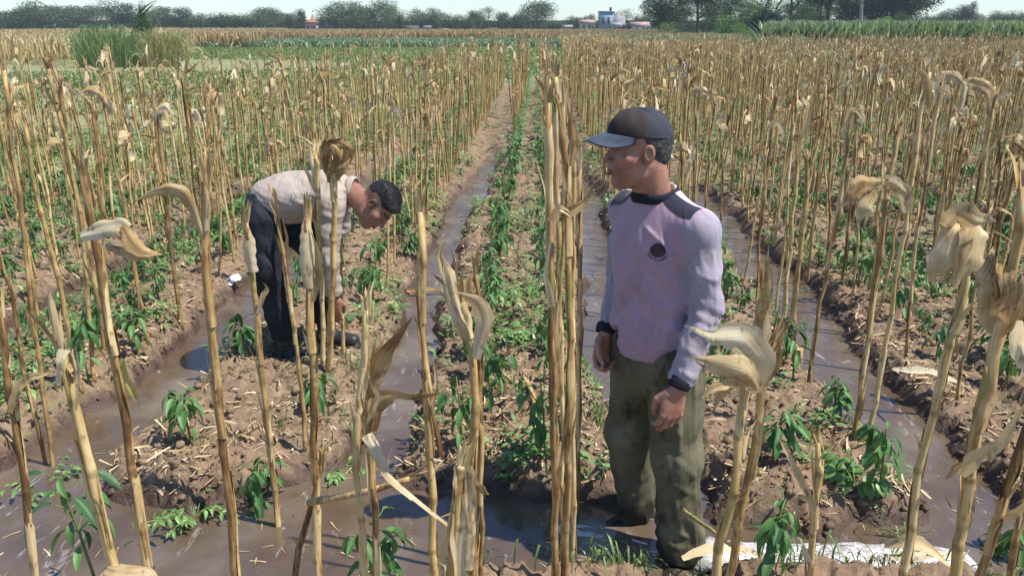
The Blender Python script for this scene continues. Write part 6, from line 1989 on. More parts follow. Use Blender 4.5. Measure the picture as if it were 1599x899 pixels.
def build_hose():
    n, m = 130, 30
    V = []; UV = []
    xs = np.linspace(0.08, 1.62, n)
    y0 = 2.50 + 0.02 * np.sin(xs * 5) - 0.03 * sstep(1.3, 1.8, xs) + .15 * sstep(.62, .15, xs)
    X = np.repeat(xs[:, None], m, 1); A = np.repeat(np.linspace(0, 2 * math.pi, m, endpoint=False)[None], n, 0)
    taper = sstep(.50, .66, X) * (1 - .75 * sstep(1.38, 1.62, X))
    ry = .088 * (.5 + .5 * taper) * (1 + .10 * np.sin(X * 13)); rz = .056 * (.2 + .8 * taper)
    wr = fbm3(X * 9, np.cos(A) * 3, np.sin(A) * 3, 4, 5); fold = np.abs(noise3(X * 28, np.cos(A) * 1.6, np.sin(A) * 1.6, 8))
    k = 1 + .30 * wr - .16 * (1 - fold) ** 3
    Y = y0[:, None] + np.cos(A) * ry * k
    Z = .010 - .019 * (1 - taper) * (X < .8) + .006 * noise2(X * 9, Y * 30, 4) + np.sin(A) * rz * k * np.where(np.sin(A) < 0, .5, 1)
    V = np.stack([X, Y, Z], -1).reshape(-1, 3)
    i = np.arange(n - 1)[:, None] * m + np.arange(m)[None]; j = np.arange(n - 1)[:, None] * m + (np.arange(m)[None] + 1) % m
    Q = np.stack([i, j, j + m, i + m], -1).reshape(-1, 4)
    caps = [np.array([np.arange(m)[::-1]]), np.array([np.arange(m) + (n - 1) * m])]
    mt, nt, b = material('white_plastic_film')
    f = tex_noise(nt, coords(nt, (1, 1, 1)), 26, 5, 0.7)
    sp = tex_noise(nt, coords(nt, (1, 1.6, 1)), 75, 3, 0.6)
    c = ramp(nt, f, [(0.34, (0.22, 0.18, 0.155)), (0.48, (0.50, 0.47, 0.46)), (0.62, (0.68, 0.68, 0.69))])
    c = mix(nt, mathn(nt, 'MULTIPLY', mathn(nt, 'SUBTRACT', sp, 0.62), 9.0, True), c, (0.16, 0.10, 0.07))
    nt.links.new(c, b.inputs['Base Color']); b.inputs['Roughness'].default_value = 0.42
    bump(nt, b, f, 0.8, 0.012)
    me = np_mesh('hose', V, [Q] + caps, mt)
    o = mobj('irrigation_hose', me, label='white wrinkled flat plastic hose lying in the cross channel at lower right', category='hose')
build_hose()

def stick(name, pts, rad, label, cat, seed, frayed=True, mat='stalk'):
    r = random.Random(seed); org = Vector(pts[0]); P = [Vector(p) - org for p in pts]
    root = empty(name, org, 0, label=label, category=cat)
    g = Geo(); path = spline(P, 14); stalk_tube(g, path, rad, r, 8)
    mobj('stem', g.mesh('stem', M[mat]), root)
    if frayed:
        g = Geo()
        for q in range(6):
            o = Vector((r.uniform(-1, 1), r.uniform(-1, 1), r.uniform(-1, 1))) * rad
            e = path[-1]; T = (path[-1] - path[-2]).normalized()
            leaf_surface(g, [e - T * .03 + o, e + T * .01 + o, e + T * r.uniform(.02, .05) + o * 1.6], rad, 'leaf', r.random(), 5, 3, r)
        mobj('frayed_end', g.mesh('frayed_end', M['sheath']), root)
stick('broken_stalk', [(-2.87, 4.94, .10), (-2.90, 5.4, .16), (-2.93, 5.9, .27)], .014, 'broken dry stalk lying aslant over the second furrow at left', 'broken stalk', 1)
stick('broken_stalk', [(-0.68, 2.03, .53), (-0.506, 1.95, .619), (-0.34, 1.88, .715)], .011, 'pale peeled broken stalk lodged level between two front stalks', 'broken stalk', 2, mat='sheath')
stick('broken_stalk', [(0.52, 2.37, .30), (0.554, 2.2, .358), (0.585, 1.95, .46)], .007, 'thin split dry stalk poking out before the standing man\'s trouser leg', 'broken stalk', 3)
stick('broken_stalk', [(-1.62, 3.25, .03), (-1.55, 3.12, .06), (-1.50, 3.02, .10)], .011, 'short cut stalk piece lying at the furrow edge, lower left', 'broken stalk', 4)
stick('broken_stalk', [(.02, 3.36, .15), (-.02, 3.55, .17), (-.06, 3.75, .16)], .014, 'grey dry stalk piece lying flat on the middle bed', 'broken stalk', 5)

def loose_leaf(pts, w, label, style='leaf', seed=1, mat='dryleaf', face=(0, -.5, 1)):
    r = random.Random(seed); org = Vector(pts[0]); g = Geo()
    leaf_surface(g, [Vector(p) - org for p in pts], w, style, 0, 20, 7, r, .3, face)
    mobj('dead_leaf', g.mesh('dead_leaf', M[mat]), None, org, label=label, category='dead leaf')
loose_leaf([(-0.43, 1.79, .90), (-0.40, 1.76, .855), (-0.37, 1.74, .805), (-0.28, 1.7, .749), (-0.165, 1.6, .725)], .030, 'long pale twisted leaf strip slung from the two-leaf stalk down to the torn stump', 'torn', 1, 'husk')
loose_leaf([(-1.0, 1.5, .70), (-0.93, 1.42, .765), (-0.84, 1.40, .775), (-.79, 1.38, .755)], .04, 'golden dry leaf cut by the bottom edge at lower left', 'leaf', 2, 'husk')
loose_leaf([(1.05, 2.03, .42), (1.09, 1.98, .47), (1.14, 1.95, .465), (1.20, 1.9, .43)], .055, 'grey dry leaf caught low between the right front stalks', 'leaf', 3, 'dryleaf')
loose_leaf([(.52, 2.33, .13), (.62, 2.36, .15), (.74, 2.37, .14), (.86, 2.36, .12)], .045, 'tan dry leaf lying on the front bank beside the standing man\'s foot', 'leaf', 4, 'husk')
loose_leaf([(1.25, 2.36, .13), (1.38, 2.37, .15), (1.52, 2.35, .13)], .05, 'pale dry leaf lying on the front bank below the white hose', 'leaf', 5, 'husk')
loose_leaf([(1.9, 3.9, .16), (2.05, 3.8, .19), (2.2, 3.68, .16)], .07, 'broad pale leaf lying on the right bed left of the white drooping husk', 'husk', 6, 'husk')
loose_leaf([(1.55, 4.3, .10), (1.50, 4.2, .16), (1.48, 4.05, .12)], .05, 'curled white leaf beside the right furrow', 'husk', 7, 'husk')
loose_leaf([(-.95, 5.45, .05), (-.7, 5.5, .05), (-.5, 5.42, .06)], .04, 'dry leaf floating across the left furrow', 'torn', 8, 'dryleaf')

def crumple(name, loc, size, label, cat, seed, mat):
    r = np.random.RandomState(seed)
    n = 12
    u, v = np.meshgrid(np.linspace(-1, 1, n), np.linspace(-1, 1, n))
    z = .55 * np.abs(noise2(u * 2.2 + seed, v * 2.2, seed)) + .35 * np.abs(noise2(u * 5, v * 5, seed + 1)) + .3 * (1 - u ** 2) * (1 - v ** 2)
    x = u + .25 * noise2(u * 2, v * 2 + 9, seed + 2); y = v + .25 * noise2(u * 2 + 4, v * 2, seed + 3)
    V = np.stack([x * size[0], y * size[1], z * size[2]], -1).reshape(-1, 3)
    i = np.arange(n - 1)[:, None] * n + np.arange(n - 1)[None]
    Q = np.stack([i, i + 1, i + n + 1, i + n], -1).reshape(-1, 4)
    mobj(name, np_mesh(name, V, Q, mat, False), None, (loc[0], loc[1], gz(loc[0], loc[1])), label=label, category=cat)
M['scrap'] = mat_plain('white_scrap', (0.48, 0.46, 0.45), 0.5, (0.68, 0.67, 0.67), 14)
crumple('plastic_scrap', (-2.25, 5.5), (.06, .06, .09), 'crumpled white plastic scrap on the left bed behind the bending man', 'plastic scrap', 1, M['scrap'])
crumple('plastic_scrap', (-1.86, 3.52), (.035, .02, .025), 'small torn white scrap at the water edge beside the leafy chili plant', 'plastic scrap', 2, M['scrap'])
crumple('white_sack', (3.42, 19.5), (.13, .13, 1.15), 'white cloth showing between the far stalks right of the cap', 'cloth', 3, M['scrap'])

# ------------------------------------------------------------------ beyond the field
R2 = np.random.RandomState(99)
def blade_field(name, x0, x1, y0, y1, n, hgt, wid, mat, label, cat, lean=.25, region=None, tips=None, k=4, parent=None, power=1.0, seed=0):
    """a stand of crop: every plant a few crossing tapering blades"""
    R_ = np.random.RandomState(seed + 5)
    y = y0 + (y1 - y0) * R_.uniform(0, 1, n) ** power
    x = R_.uniform(x0, x1, n)
    if region is not None:
        q = region(x, y); x, y = x[q], y[q]
    n = len(x)
    V = np.zeros((n, k, 4, 3)); a = R_.uniform(0, 6.28, (n, k)); H = hgt * R_.uniform(.75, 1.1, (n, 1)) * np.ones((n, k))
    z0 = H * R_.uniform(0, .55, (n, k)); L = H - z0; ln = R_.normal(0, lean, (n, k)) * H
    w = wid * R_.uniform(.6, 1.3, (n, k))
    ca, sa = np.cos(a), np.sin(a)
    bx = x[:, None] + R_.normal(0, wid * 2, (n, k)); by = y[:, None] + R_.normal(0, wid * 2, (n, k))
    b = np.stack([bx, by, z0], -1); t = np.stack([bx + ca * ln, by + sa * ln, z0 + L], -1); mid = b * .45 + t * .55 + np.stack([ca * 0, sa * 0, L * .12], -1)
    s = np.stack([-sa * w, ca * w, 0 * w], -1)
    V[:, :, 0] = b; V[:, :, 1] = mid + s; V[:, :, 2] = t; V[:, :, 3] = mid - s
    V[..., 2] += 0.10
    F = np.arange(n * k * 4).reshape(-1, 4)
    tint = np.repeat(R_.uniform(0, 1, n)[:, None], k * 4, 1).ravel() * .6 + R_.uniform(0, .4, n * k).repeat(4)
    me = np_mesh(name, V.reshape(-1, 3), F, mat, False, tint, np.zeros((n * k * 4, 2)))
    return mobj(name, me, parent, kind='stuff', label=label, category=cat)

blade_field('pale_corn_plot', -46, -19, 37, 62, 5200, 1.15, .05, M['yellowfar'], 'pale yellow dry corn plot beyond the field at the far left', 'corn plot', .15, lambda x, y: (x < -18.5 - (y - 37) * .42 + 0), seed=1)
blade_field('dry_corn_plot', -80, -22, 62, 165, 12000, 1.15, .06, M['dryfar'], 'brown dry corn plot before the tree line at left', 'corn plot', .15, lambda x, y: x < -.28 * y - 4, power=1.5, seed=2)
blade_field('dry_corn_plot', -60, 34, 84, 160, 19000, .98, .06, M['dryfar'], 'wide brown dry corn plot behind the green crop strip', 'corn plot', .15, lambda x, y: (x > -.45 * y) & (x < .16 * y), power=1.6, seed=3)
blade_field('green_crop_strip', -34, 22, 62, 82, 11000, .55, .09, M['cropfar'], 'low blue green crop strip running across behind the stalk field', 'crop strip', .4, seed=4)
blade_field('mixed_crop', 6, 34, 52, 140, 12000, .9, .07, M['cropfar'], 'thin mixed green crop behind the field in the middle', 'crop strip', .35, lambda x, y: (x > .02 * y) & (x < .32 * y), power=1.3, seed=5)
blade_field('dry_weed_strip', 2, 24, 42, 100, 9000, .9, .05, M['dryfar'], 'brownish stubble strip behind the middle of the field', 'stubble', .3, lambda x, y: (x > -.05 * y) & (x < .24 * y), power=1.2, seed=6)
blade_field('green_corn_plot', 12, 130, 64, 190, 38000, 2.0, .075, M['cornfar'], 'tall green corn plot behind the field at right', 'corn plot', .35, lambda x, y: x > .30 * y - 2, power=1.7, seed=7)
blade_field('grass_meadow', -34, 14, 16, 62, 26000, .16, .03, M['grass'], 'short grass between the stalk field and the crops behind', 'grass', .6, lambda x, y: (y > far_line(x) + .6) & (np.abs(x) < y * .75 + 2) & (np.hypot((x + 19) / 1.8, y - 36) > 6), seed=8)

def reed_clump(cx, cy, rad, h, n, mat, label, seed):
    r = random.Random(seed); g = Geo()
    for k in range(n):
        a = r.uniform(0, 6.28); q = rad * .72 * math.sqrt(r.random())
        b = Vector((q * math.cos(a), q * math.sin(a) * .7, 0)); o = Vector((math.cos(a), math.sin(a) * .7, 0)); H = h * r.uniform(.45, 1.15) * (1.08 - .55 * (q / rad) ** 2); e = r.uniform(.03, .42) * rad
        leaf_surface(g, [b, b + o * e * .3 + Vector((0, 0, H * .55)), b + o * e * .75 + Vector((0, 0, H * .92)), b + o * e * 1.35 + Vector((0, 0, H * r.uniform(.45, .95)))], r.uniform(.025, .05), 'leaf', r.random(), 6, 2, r)
    root = empty('reed_clump', (cx, cy, .1), 0, label=label, category='reeds', group='tall reed clumps at the field edge')
    mobj('foliage', g.mesh('foliage', mat), root, kind='stuff')
reed_clump(-18.9, 35.5, 1.75, 1.75, 900, M['reed'], 'tall fresh green reed clump at the field edge, upper left', 1)
reed_clump(-16.9, 36.2, 1.6, 1.6, 800, M['dryreed'], 'straw coloured reed clump between the green reeds and the thin tree', 2)

# ------------------------------------------------------------------ trees
def crown_mesh(seed, n, leaf, lobes, spread=(1, 1, 1), mat=None, droop=0.0, hollow=.55):
    """leaf sized faces spread through several lobes; unit crown, about 1 high and 1 wide"""
    R_ = np.random.RandomState(seed)
    C = R_.normal(0, 1, (lobes, 3)); C /= np.linalg.norm(C, axis=1)[:, None]
    C *= R_.uniform(.15, .36, (lobes, 1)); C[:, 2] = C[:, 2] * .9
    rad = R_.uniform(.10, .24, lobes)
    idx = R_.choice(lobes, n, p=rad ** 2 / (rad ** 2).sum())
    d = R_.normal(0, 1, (n, 3)); d /= np.linalg.norm(d, axis=1)[:, None]
    P = C[idx] + d * (rad[idx] * R_.uniform(hollow, 1.08, n) ** .6)[:, None]
    P = P * np.array(spread)
    P[:, 2] += .5
    a = R_.normal(0, 1, (n, 3)); a[:, 2] -= droop; a /= np.linalg.norm(a, axis=1)[:, None]
    b = np.cross(a, R_.normal(0, 1, (n, 3))); b /= np.linalg.norm(b, axis=1)[:, None]
    s = leaf * R_.uniform(.6, 1.4, (n, 1))
    V = np.stack([P - a * s, P + b * s * .45, P + a * s, P - b * s * .45], 1).reshape(-1, 3)
    F = np.arange(n * 4).reshape(-1, 4)
    t = np.repeat(R_.uniform(0, .55, n) + .3 * (idx / lobes), 4)
    return np_mesh('crown', V, F, mat, False, t, np.zeros((n * 4, 2)))

def trunk_geo(g, h, rad, r, limbs=4, fork=.5, lean=0.0, top=.85):
    base = [Vector((0, 0, -.3)), Vector((lean * h * .3, 0, h * .3)), Vector((lean * h * .6 + r.uniform(-.03, .03) * h, 0, h * .62)), Vector((lean * h, 0, h * top))]
    P = spline(base, 9)
    tube(g, P, [rad * (1 - .75 * i / 8) for i in range(9)], 7)
    for k in range(limbs):
        i = r.randint(max(1, int(8 * fork) - 1), 7); a = r.uniform(0, 6.28) if k else 0.3
        L = h * r.uniform(.22, .42)
        o = Vector((math.cos(a), math.sin(a) * .6, r.uniform(.6, 1.3))).normalized() * L
        tube(g, spline([P[i], P[i] + o * .5 + Vector((0, 0, .03 * h)), P[i] + o], 4), [rad * .5, rad * .35, rad * .22, rad * .08], 5)

CROWNS = {}
def crown(kind, v):
    key = (kind, v)
    if key not in CROWNS:
        mat = {'mid': M['crown'], 'pale': M['crownpale'], 'dark': M['crowndark'], 'bright': M['crownbright'], 'neardark': M['crowndark'], 'nearmid': M['crown'], 'sparse': M['crowndark'], 'bamboo': M['crownpale']}[kind]
        n, leaf, lobes, hol = {'mid': (7000, .018, 22, .1), 'pale': (6500, .018, 24, .1), 'dark': (7000, .019, 20, .1), 'bright': (2500, .022, 10, .4), 'neardark': (13000, .014, 22, .3),
                          'nearmid': (11000, .014, 22, .3), 'sparse': (2600, .015, 22, .3), 'bamboo': (7500, .018, 28, .1)}[kind]
        CROWNS[key] = crown_mesh(hash_(kind) + v, n, leaf, lobes, (1, 1, 1.05 if kind != 'bamboo' else 1.2), mat, .8 if kind == 'bamboo' else 0, hol)
    return CROWNS[key]
def hash_(s): return sum(ord(c) * (i + 3) for i, c in enumerate(s)) % 1000

def tree(x, y, w, h, kind, label, group=None, trunk_h=.25, lean=0.0, tmat='trunk', tr=None, seed=0, limbs=4, crown_from=None):
    r = random.Random(seed * 7 + int(abs(x) * 10))
    root = empty('tree', (x, y, .1), 0, label=label, category='tree', group=group)
    g = Geo(); rad = tr or h * .022
    trunk_geo(g, h, rad, r, limbs, .4, lean)
    mobj('trunk', g.mesh('trunk', M[tmat]), root)
    cf = trunk_h if crown_from is None else crown_from
    c = mobj('crown', crown(kind, r.randrange(3)), root, (lean * h, 0, h * cf))
    c.rotation_euler = (0, 0, r.uniform(0, 6.28))
    c.scale = (w, w, h * (1 - cf))
    return root

def px(u, d):   # sideways distance of a bearing given as photo column at distance d
    return (u - 841) * d / 1230.0
def hpx(v, d):
    return (38 - v) * d / 1297.0 + 1.9
GT = 'trees of the far tree line'
def tl(u, vt, w, kind, label, d=215, **k):
    tree(px(u, d), d * .965, w * d / 1230.0, hpx(vt, d), kind, label, GT, **k)
far = [
 (-28, 18, 66, 'mid', 'grey green bushy tree cut by the left edge of the tree line'), (18, 12, 64, 'mid', 'grey green bushy tree at the left end of the tree line'),
 (52, 20, 40, 'pale', 'paler tree in the gap at the left end of the tree line'), (84, 18, 46, 'dark', 'dark rounded tree fourth from the left end'), (112, 3, 62, 'mid', 'tallest grey green tree of the left tree line'),
 (148, 12, 56, 'pale', 'pale bushy tree right of the tallest left tree'), (182, 12, 56, 'pale', 'pale bushy tree behind the green reeds'), (246, 10, 52, 'dark', 'dark tree just left of the vine covered tree'),
 (300, 14, 46, 'pale', 'pale green tree right of the vine covered tree'), (322, 15, 36, 'dark', 'dark green tree in the left middle tree line'), (352, 24, 40, 'mid', 'low tree left of the long even tree row'),
 (382, 22, 44, 'mid', 'rounded tree, first of the long even row'), (415, 24, 46, 'mid', 'rounded tree, second of the long even row'), (448, 15, 44, 'pale', 'pale taller tree left of the two small dark trees'),
 (470, 24, 36, 'pale', 'faint pale tree behind the two small dark trees'), (485, 24, 17, 'dark', 'left of the two small dark trees before the red roof'), (498, 19, 18, 'dark', 'right of the two small dark trees before the red roof'),
 (528, 30, 36, 'mid', 'low tree right of the red roof'), (552, 9, 46, 'bamboo', 'large pale bamboo clump, left one of the pair'), (578, 9, 42, 'bamboo', 'large pale bamboo clump in the middle of the pair'),
 (606, 7, 44, 'bamboo', 'large pale bamboo clump, right one of the pair'), (630, 12, 34, 'bamboo', 'drooping bamboo edge right of the clump pair'), (640, 28, 22, 'dark', 'small dark green tree standing before the bamboo'),
 (668, 18, 34, 'pale', 'thin pale tree right of the bamboo'), (690, 17, 36, 'pale', 'second thin pale tree right of the bamboo'), (712, 26, 30, 'mid', 'low tree before the thin pale trees'), (735, 26, 32, 'mid', 'low tree with flat top in the middle tree line'),
 (752, 20, 26, 'mid', 'narrow tree left of the sparse tree'), (768, 16, 26, 'sparse', 'sparse tree with see through crown in the middle tree line'), (792, 23, 26, 'dark', 'dark narrow tree left of the round tree'), (806, 28, 30, 'mid', 'low bush tree at the foot of the round tree'),
 (838, 5, 46, 'pale', 'big round pale tree standing alone in the middle'), (815, 24, 22, 'mid', 'small tree on the left of the big round tree'), (862, 36, 30, 'mid', 'low bush right of the big round tree'),
 (886, 29, 24, 'mid', 'rounded tree left of the houses'), (900, 32, 18, 'dark', 'small dark tree over the low grey roofs'), (915, 27, 18, 'dark', 'small tree at the left corner of the blue building'), (963, 19, 26, 'sparse', 'open crowned tree right of the blue building'),
 (948, 25, 22, 'mid', 'tree before the right wing of the blue building'), (990, 24, 22, 'mid', 'tree behind the white walled house'), (975, 40, 40, 'dark', 'low hedge like tree right of the blue building'),
 (1160, 28, 40, 'mid', 'tree seen under the crowns of the near group'), (1215, 24, 34, 'pale', 'pale tree seen under the crowns of the near group, right'),
 (1385, 26, 40, 'mid', 'low dark tree at the foot of the far right line'), (1414, 18, 34, 'mid', 'rounded dark tree left of the flat topped pair'), (1432, 10, 22, 'dark', 'left of the flat topped pair of trees at far right'), (1446, 8, 20, 'dark', 'right of the flat topped pair of trees at far right'),
 (1456, 24, 26, 'mid', 'small tree right of the flat topped pair'), (1483, 20, 26, 'mid', 'small round tree above the white shed'), (1502, 20, 26, 'mid', 'second small round tree above the white shed'), (1528, 24, 30, 'mid', 'low tree left of the pale far right tree'),
 (1548, 8, 36, 'pale', 'pale bare looking tree at far right'), (1570, 22, 34, 'mid', 'tree behind the far right house'), (1620, 20, 50, 'mid', 'tree at the right edge of the tree line')]
for i, (u, vt, w, kind, lab) in enumerate(far):
    tl(u, vt - 5, w * 1.5, kind, lab, 212 + (i * 37) % 20, seed=i, crown_from=.02 if kind not in ('sparse',) else .2)
blade_field('low_crop', -130, 60, 160, 208, 16000, .45, .07, M['yellowfar'], 'low pale stubble running up to the foot of the tree line', 'stubble', .3, lambda x, y: x < .28 * y, seed=31)
# scrub that closes the foot of the tree line
for s, (x0, x1) in enumerate(((-330, -20), (-20, 40), (40, 330))):
    blade_field('scrub_belt', x0 * .75, x1 * .75, 236, 246, int((x1 - x0) * 14), 2.7, .5, M['crown'], ['low dark scrub closing the foot of the left tree line', 'low dark scrub behind the houses', 'low dark scrub closing the foot of the right tree line'][s], 'scrub', .4, seed=20 + s)

# nearer trees at right
GN = 'trees standing at the edge of the field'
def nt_(u, vb, vt, w, kind, label, d, **k):
    return tree(px(u, d), d * .965, 1.45 * w * d / 1230.0, hpx(vt, d), kind, label, GN, **k)
nt_(1012, 48, -14, 50, 'neardark', 'dark dense tree, first of the near group right of the houses', 118, trunk_h=.12, seed=1)
nt_(1038, 48, -4, 40, 'nearmid', 'green tree beside the first dark tree of the near group', 122, trunk_h=.16, seed=2)
nt_(1066, 56, -26, 66, 'neardark', 'dark tree with a leaning bare trunk in the near group', 98, trunk_h=.42, seed=3, tr=.22)
nt_(1090, 50, 2, 44, 'nearmid', 'mid green tree behind the leaning trunk', 125, trunk_h=.2, seed=4)
nt_(1112, 50, -20, 44, 'nearmid', 'green tree left of the feathery palm', 120, trunk_h=.25, seed=5)
nt_(1196, 58, -60, 110, 'sparse', 'thin forked tree with see through crown right of the palm', 92, trunk_h=.55, seed=7, limbs=7, tr=.2)
nt_(1226, 58, -70, 90, 'sparse', 'slanting thin tree beside the forked one', 92, trunk_h=.6, seed=8, limbs=6, lean=.16, tr=.16)
nt_(1246, 58, -60, 80, 'neardark', 'dark heavy crowned tree left of the tall pale trunk', 100, trunk_h=.34, lean=.05, seed=9, tr=.3)
nt_(1294, 62, -50, 62, 'bright', 'tree with a straight pale trunk and bright green crown', 84, trunk_h=.60, seed=10, tmat='paletrunk', tr=.24, limbs=2)
nt_(1338, 42, -40, 84, 'neardark', 'broad dark tree right of the tall pale trunk', 135, trunk_h=.10, seed=11, tr=.5)
nt_(1308, 42, -34, 60, 'neardark', 'dark tree close behind the pale trunk', 138, trunk_h=.08, seed=12, tr=.4)
nt_(1360, 42, -20, 44, 'neardark', 'right shoulder of the dark tree mass over the corn', 136, trunk_h=.3, seed=13)
nt_(1328, 50, 26, 26, 'bright', 'small bright green sapling in the green corn', 88, trunk_h=.35, seed=14, tr=.04)
nt_(1352, 46, 18, 26, 'nearmid', 'small round tree in the green corn right of the sapling', 100, trunk_h=.2, seed=15)
nt_(1598, 40, -30, 76, 'neardark', 'big dark tree overhanging at the upper right corner', 140, trunk_h=.18, seed=16, tr=.5)
nt_(264, 88, 3, 22, 'nearmid', 'thin vine covered tree beside the reed clumps, upper left', 46, trunk_h=.05, seed=17, tr=.12, limbs=8)
nt_(221, 60, -2, 44, 'sparse', 'open crowned dark tree behind the reed clumps', 140, trunk_h=.35, seed=18, limbs=7)
tree(px(1590, 75), 74, 7, 5.4, 'neardark', 'leafy branch tips hanging in from a tree beyond the upper right', GN, trunk_h=.72, seed=19, tr=.25) if False else None
nt_(1204, 50, -4, 44, 'nearmid', 'mid green tree filling behind the forked thin tree', 132, trunk_h=.10, seed=21)
nt_(1272, 48, -20, 54, 'neardark', 'dark tree filling left behind the pale trunk', 138, trunk_h=.10, seed=22)
nt_(1140, 50, 4, 40, 'nearmid', 'green tree standing behind the feathery palm', 134, trunk_h=.08, seed=23)
nt_(1232, 50, -12, 40, 'nearmid', 'green tree between the slanting thin tree and the dark crown', 136, trunk_h=.10, seed=24)

def shrub(u, vt, w, kind, label, d, seed):
    root = empty('shrub', (px(u, d), d * .965, .1), 0, label=label, category='shrub', group='shrubs under the near trees')
    h = hpx(vt, d) * 1.25 + .4
    g = Geo(); r = random.Random(seed)
    for k in range(5):
        a = r.uniform(0, 6.28); o = Vector((math.cos(a) * w * d / 5000, math.sin(a) * .3, h * .7)); tube(g, [Vector((0, 0, 0)), o * .5 + Vector((0, 0, .1)), o], [.05, .04, .02], 5)
    mobj('stem', g.mesh('stem', M['trunk']), root)
    c = mobj('foliage', crown(kind, seed % 3), root, (0, 0, -.2 * h)); c.scale = (w * d / 1230 * 1.2, 2.5, h * 1.2)
for i, a in enumerate([(1030, 42, 34, 'bright', 'light green shrub under the first dark tree', 112), (1052, 40, 30, 'nearmid', 'green shrub left of the leaning trunk', 108), (1080, 36, 36, 'nearmid', 'wide shrub right of the leaning trunk', 104),
     (1112, 34, 40, 'bright', 'tall pale grassy shrub in front of the palm', 92), (1128, 40, 30, 'bright', 'pale green shrub between palm and leaning trunk', 90), (1226, 32, 46, 'nearmid', 'round green shrub under the slanting trees', 86),
     (1262, 34, 40, 'neardark', 'dark shrub left of the pale trunk foot', 86), (1176, 34, 30, 'neardark', 'dark shrub at the palm foot, right', 92), (1160, 30, 44, 'neardark', 'dark shrub under the palm', 94), (1380, 40, 30, 'bright', 'bright shrub top over the green corn', 96)]):
    shrub(*a, seed=i + 3)

def palm(u, d, label, seed, n, L, h):
    r = random.Random(seed)
    root = empty('palm', (px(u, d), d * .965, .1), 0, label=label, category='palm', group=None)
    g = Geo(); tube(g, [Vector((0, 0, 0)), Vector((.1, 0, h * .5)), Vector((.15, 0, h))], [.28, .22, .2], 7)
    mobj('trunk', g.mesh('trunk', M['trunk']), root)
    for k in range(n):
        g = Geo()
        a = 6.28 * k / n + r.uniform(-.2, .2); el = r.uniform(.25, 1.3)
        o = Vector((math.cos(a) * math.cos(el), math.sin(a) * math.cos(el), math.sin(el)))
        P = spline([Vector((.15, 0, h)), Vector((.15, 0, h)) + o * L * .5, Vector((.15, 0, h)) + o * L * .95 - Vector((0, 0, L * .12))], 12)
        tube(g, P, [.05 - .003 * i for i in range(12)], 4, .2)
        for i in range(1, 12):
            T = (P[i] - P[i - 1]).normalized(); S = T.cross(Vector((0, 0, 1))).normalized()
            for s in (-1, 1):
                for q in (0, .5):
                    b = P[i - 1].lerp(P[i], q); tip = b + (S * s * .8 + T * .5 - Vector((0, 0, .35))) * r.uniform(.5, .9)
                    g.add([tuple(b), tuple((b + tip) / 2 + T * .05), tuple(tip), tuple((b + tip) / 2 - T * .05)], [(0, 1, 2, 3)], None, r.random())
        mobj('frond', g.mesh('frond', M['nearfrond']), root)
M['nearfrond'] = mat_leaf('palm_frond', (0.045, 0.095, 0.035), (0.15, 0.23, 0.085), veins=False)
palm(1150, 94, 'feathery palm clump in the near group right of the leaning trunk', 2, 16, 4.6, 1.8)
palm(1168, 97, 'second feathery palm rising behind the first one', 3, 14, 4.4, 2.6)

# ------------------------------------------------------------------ far buildings
M['wall'] = mat_plain('pale_plaster', (0.36, 0.34, 0.32), 0.8, (0.46, 0.43, 0.40), 0.4)
M['bluewall'] = mat_plain('blue_grey_sheet', (0.17, 0.25, 0.33), 0.6, (0.22, 0.31, 0.40), 0.3)
M['redroof'] = mat_plain('red_tiles', (0.30, 0.11, 0.08), 0.8, (0.38, 0.16, 0.12), 0.8)
M['pinkroof'] = mat_plain('faded_tiles', (0.34, 0.22, 0.19), 0.8, (0.42, 0.30, 0.27), 0.5)
M['greyroof'] = mat_plain('grey_roof', (0.20, 0.20, 0.21), 0.8, (0.33, 0.33, 0.34), 0.5)
M['darkroof'] = mat_plain('dark_roof', (0.07, 0.07, 0.075), 0.8, (0.13, 0.12, 0.12), 0.5)
M['dark'] = mat_plain('dark_opening', (0.03, 0.03, 0.035), 0.6)
def box(g, x0, x1, y0, y1, z0, z1):
    V = [(x, y, z) for z in (z0, z1) for y in (y0, y1) for x in (x0, x1)]
    g.add(V, [(0, 2, 3, 1), (4, 5, 7, 6), (0, 1, 5, 4), (2, 6, 7, 3), (0, 4, 6, 2), (1, 3, 7, 5)])
def gable(g, x0, x1, y0, y1, z0, z1, over=.4):
    x0 -= over; x1 += over; y0 -= over; y1 += over; ym = (y0 + y1) / 2
    g.add([(x0, y0, z0), (x1, y0, z0), (x1, y1, z0), (x0, y1, z0), (x0, ym, z1), (x1, ym, z1)], [(0, 1, 5, 4), (2, 3, 4, 5), (0, 3, 2, 1)], [(0, 4, 3), (1, 2, 5)])
def house(u, d, w, wall_h, roof_h, wallm, roofm, label, cat='house', dep=6, nwin=2, door=True, flat=False):
    d *= .64
    root = empty('house', (px(u, d), d * .965, .1), 0, label=label, category=cat)
    root.scale = (.64, .64, .64)
    g = Geo(); box(g, -w / 2, w / 2, 0, dep, 0, wall_h); mobj('wall', g.mesh('wall', wallm, False), root)
    g = Geo()
    if flat: box(g, -w / 2 - .2, w / 2 + .2, -.2, dep + .2, wall_h, wall_h + roof_h)
    else: gable(g, -w / 2, w / 2, 0, dep, wall_h + .003, wall_h + roof_h)
    mobj('roof', g.mesh('roof', roofm, False), root)
    for k in range(nwin):
        g = Geo(); x = -w / 2 + w * (k + .7) / (nwin + .6)
        box(g, x - .4, x + .4, -.06, .05, wall_h * .4, wall_h * .75); mobj('window', g.mesh('window', M['dark'], False), root)
    if door:
        g = Geo(); box(g, w * .42 - .5, w * .42 + .4, -.06, .05, 0, min(2.1, wall_h * .8)); mobj('door', g.mesh('door', M['dark'], False), root)
    return root
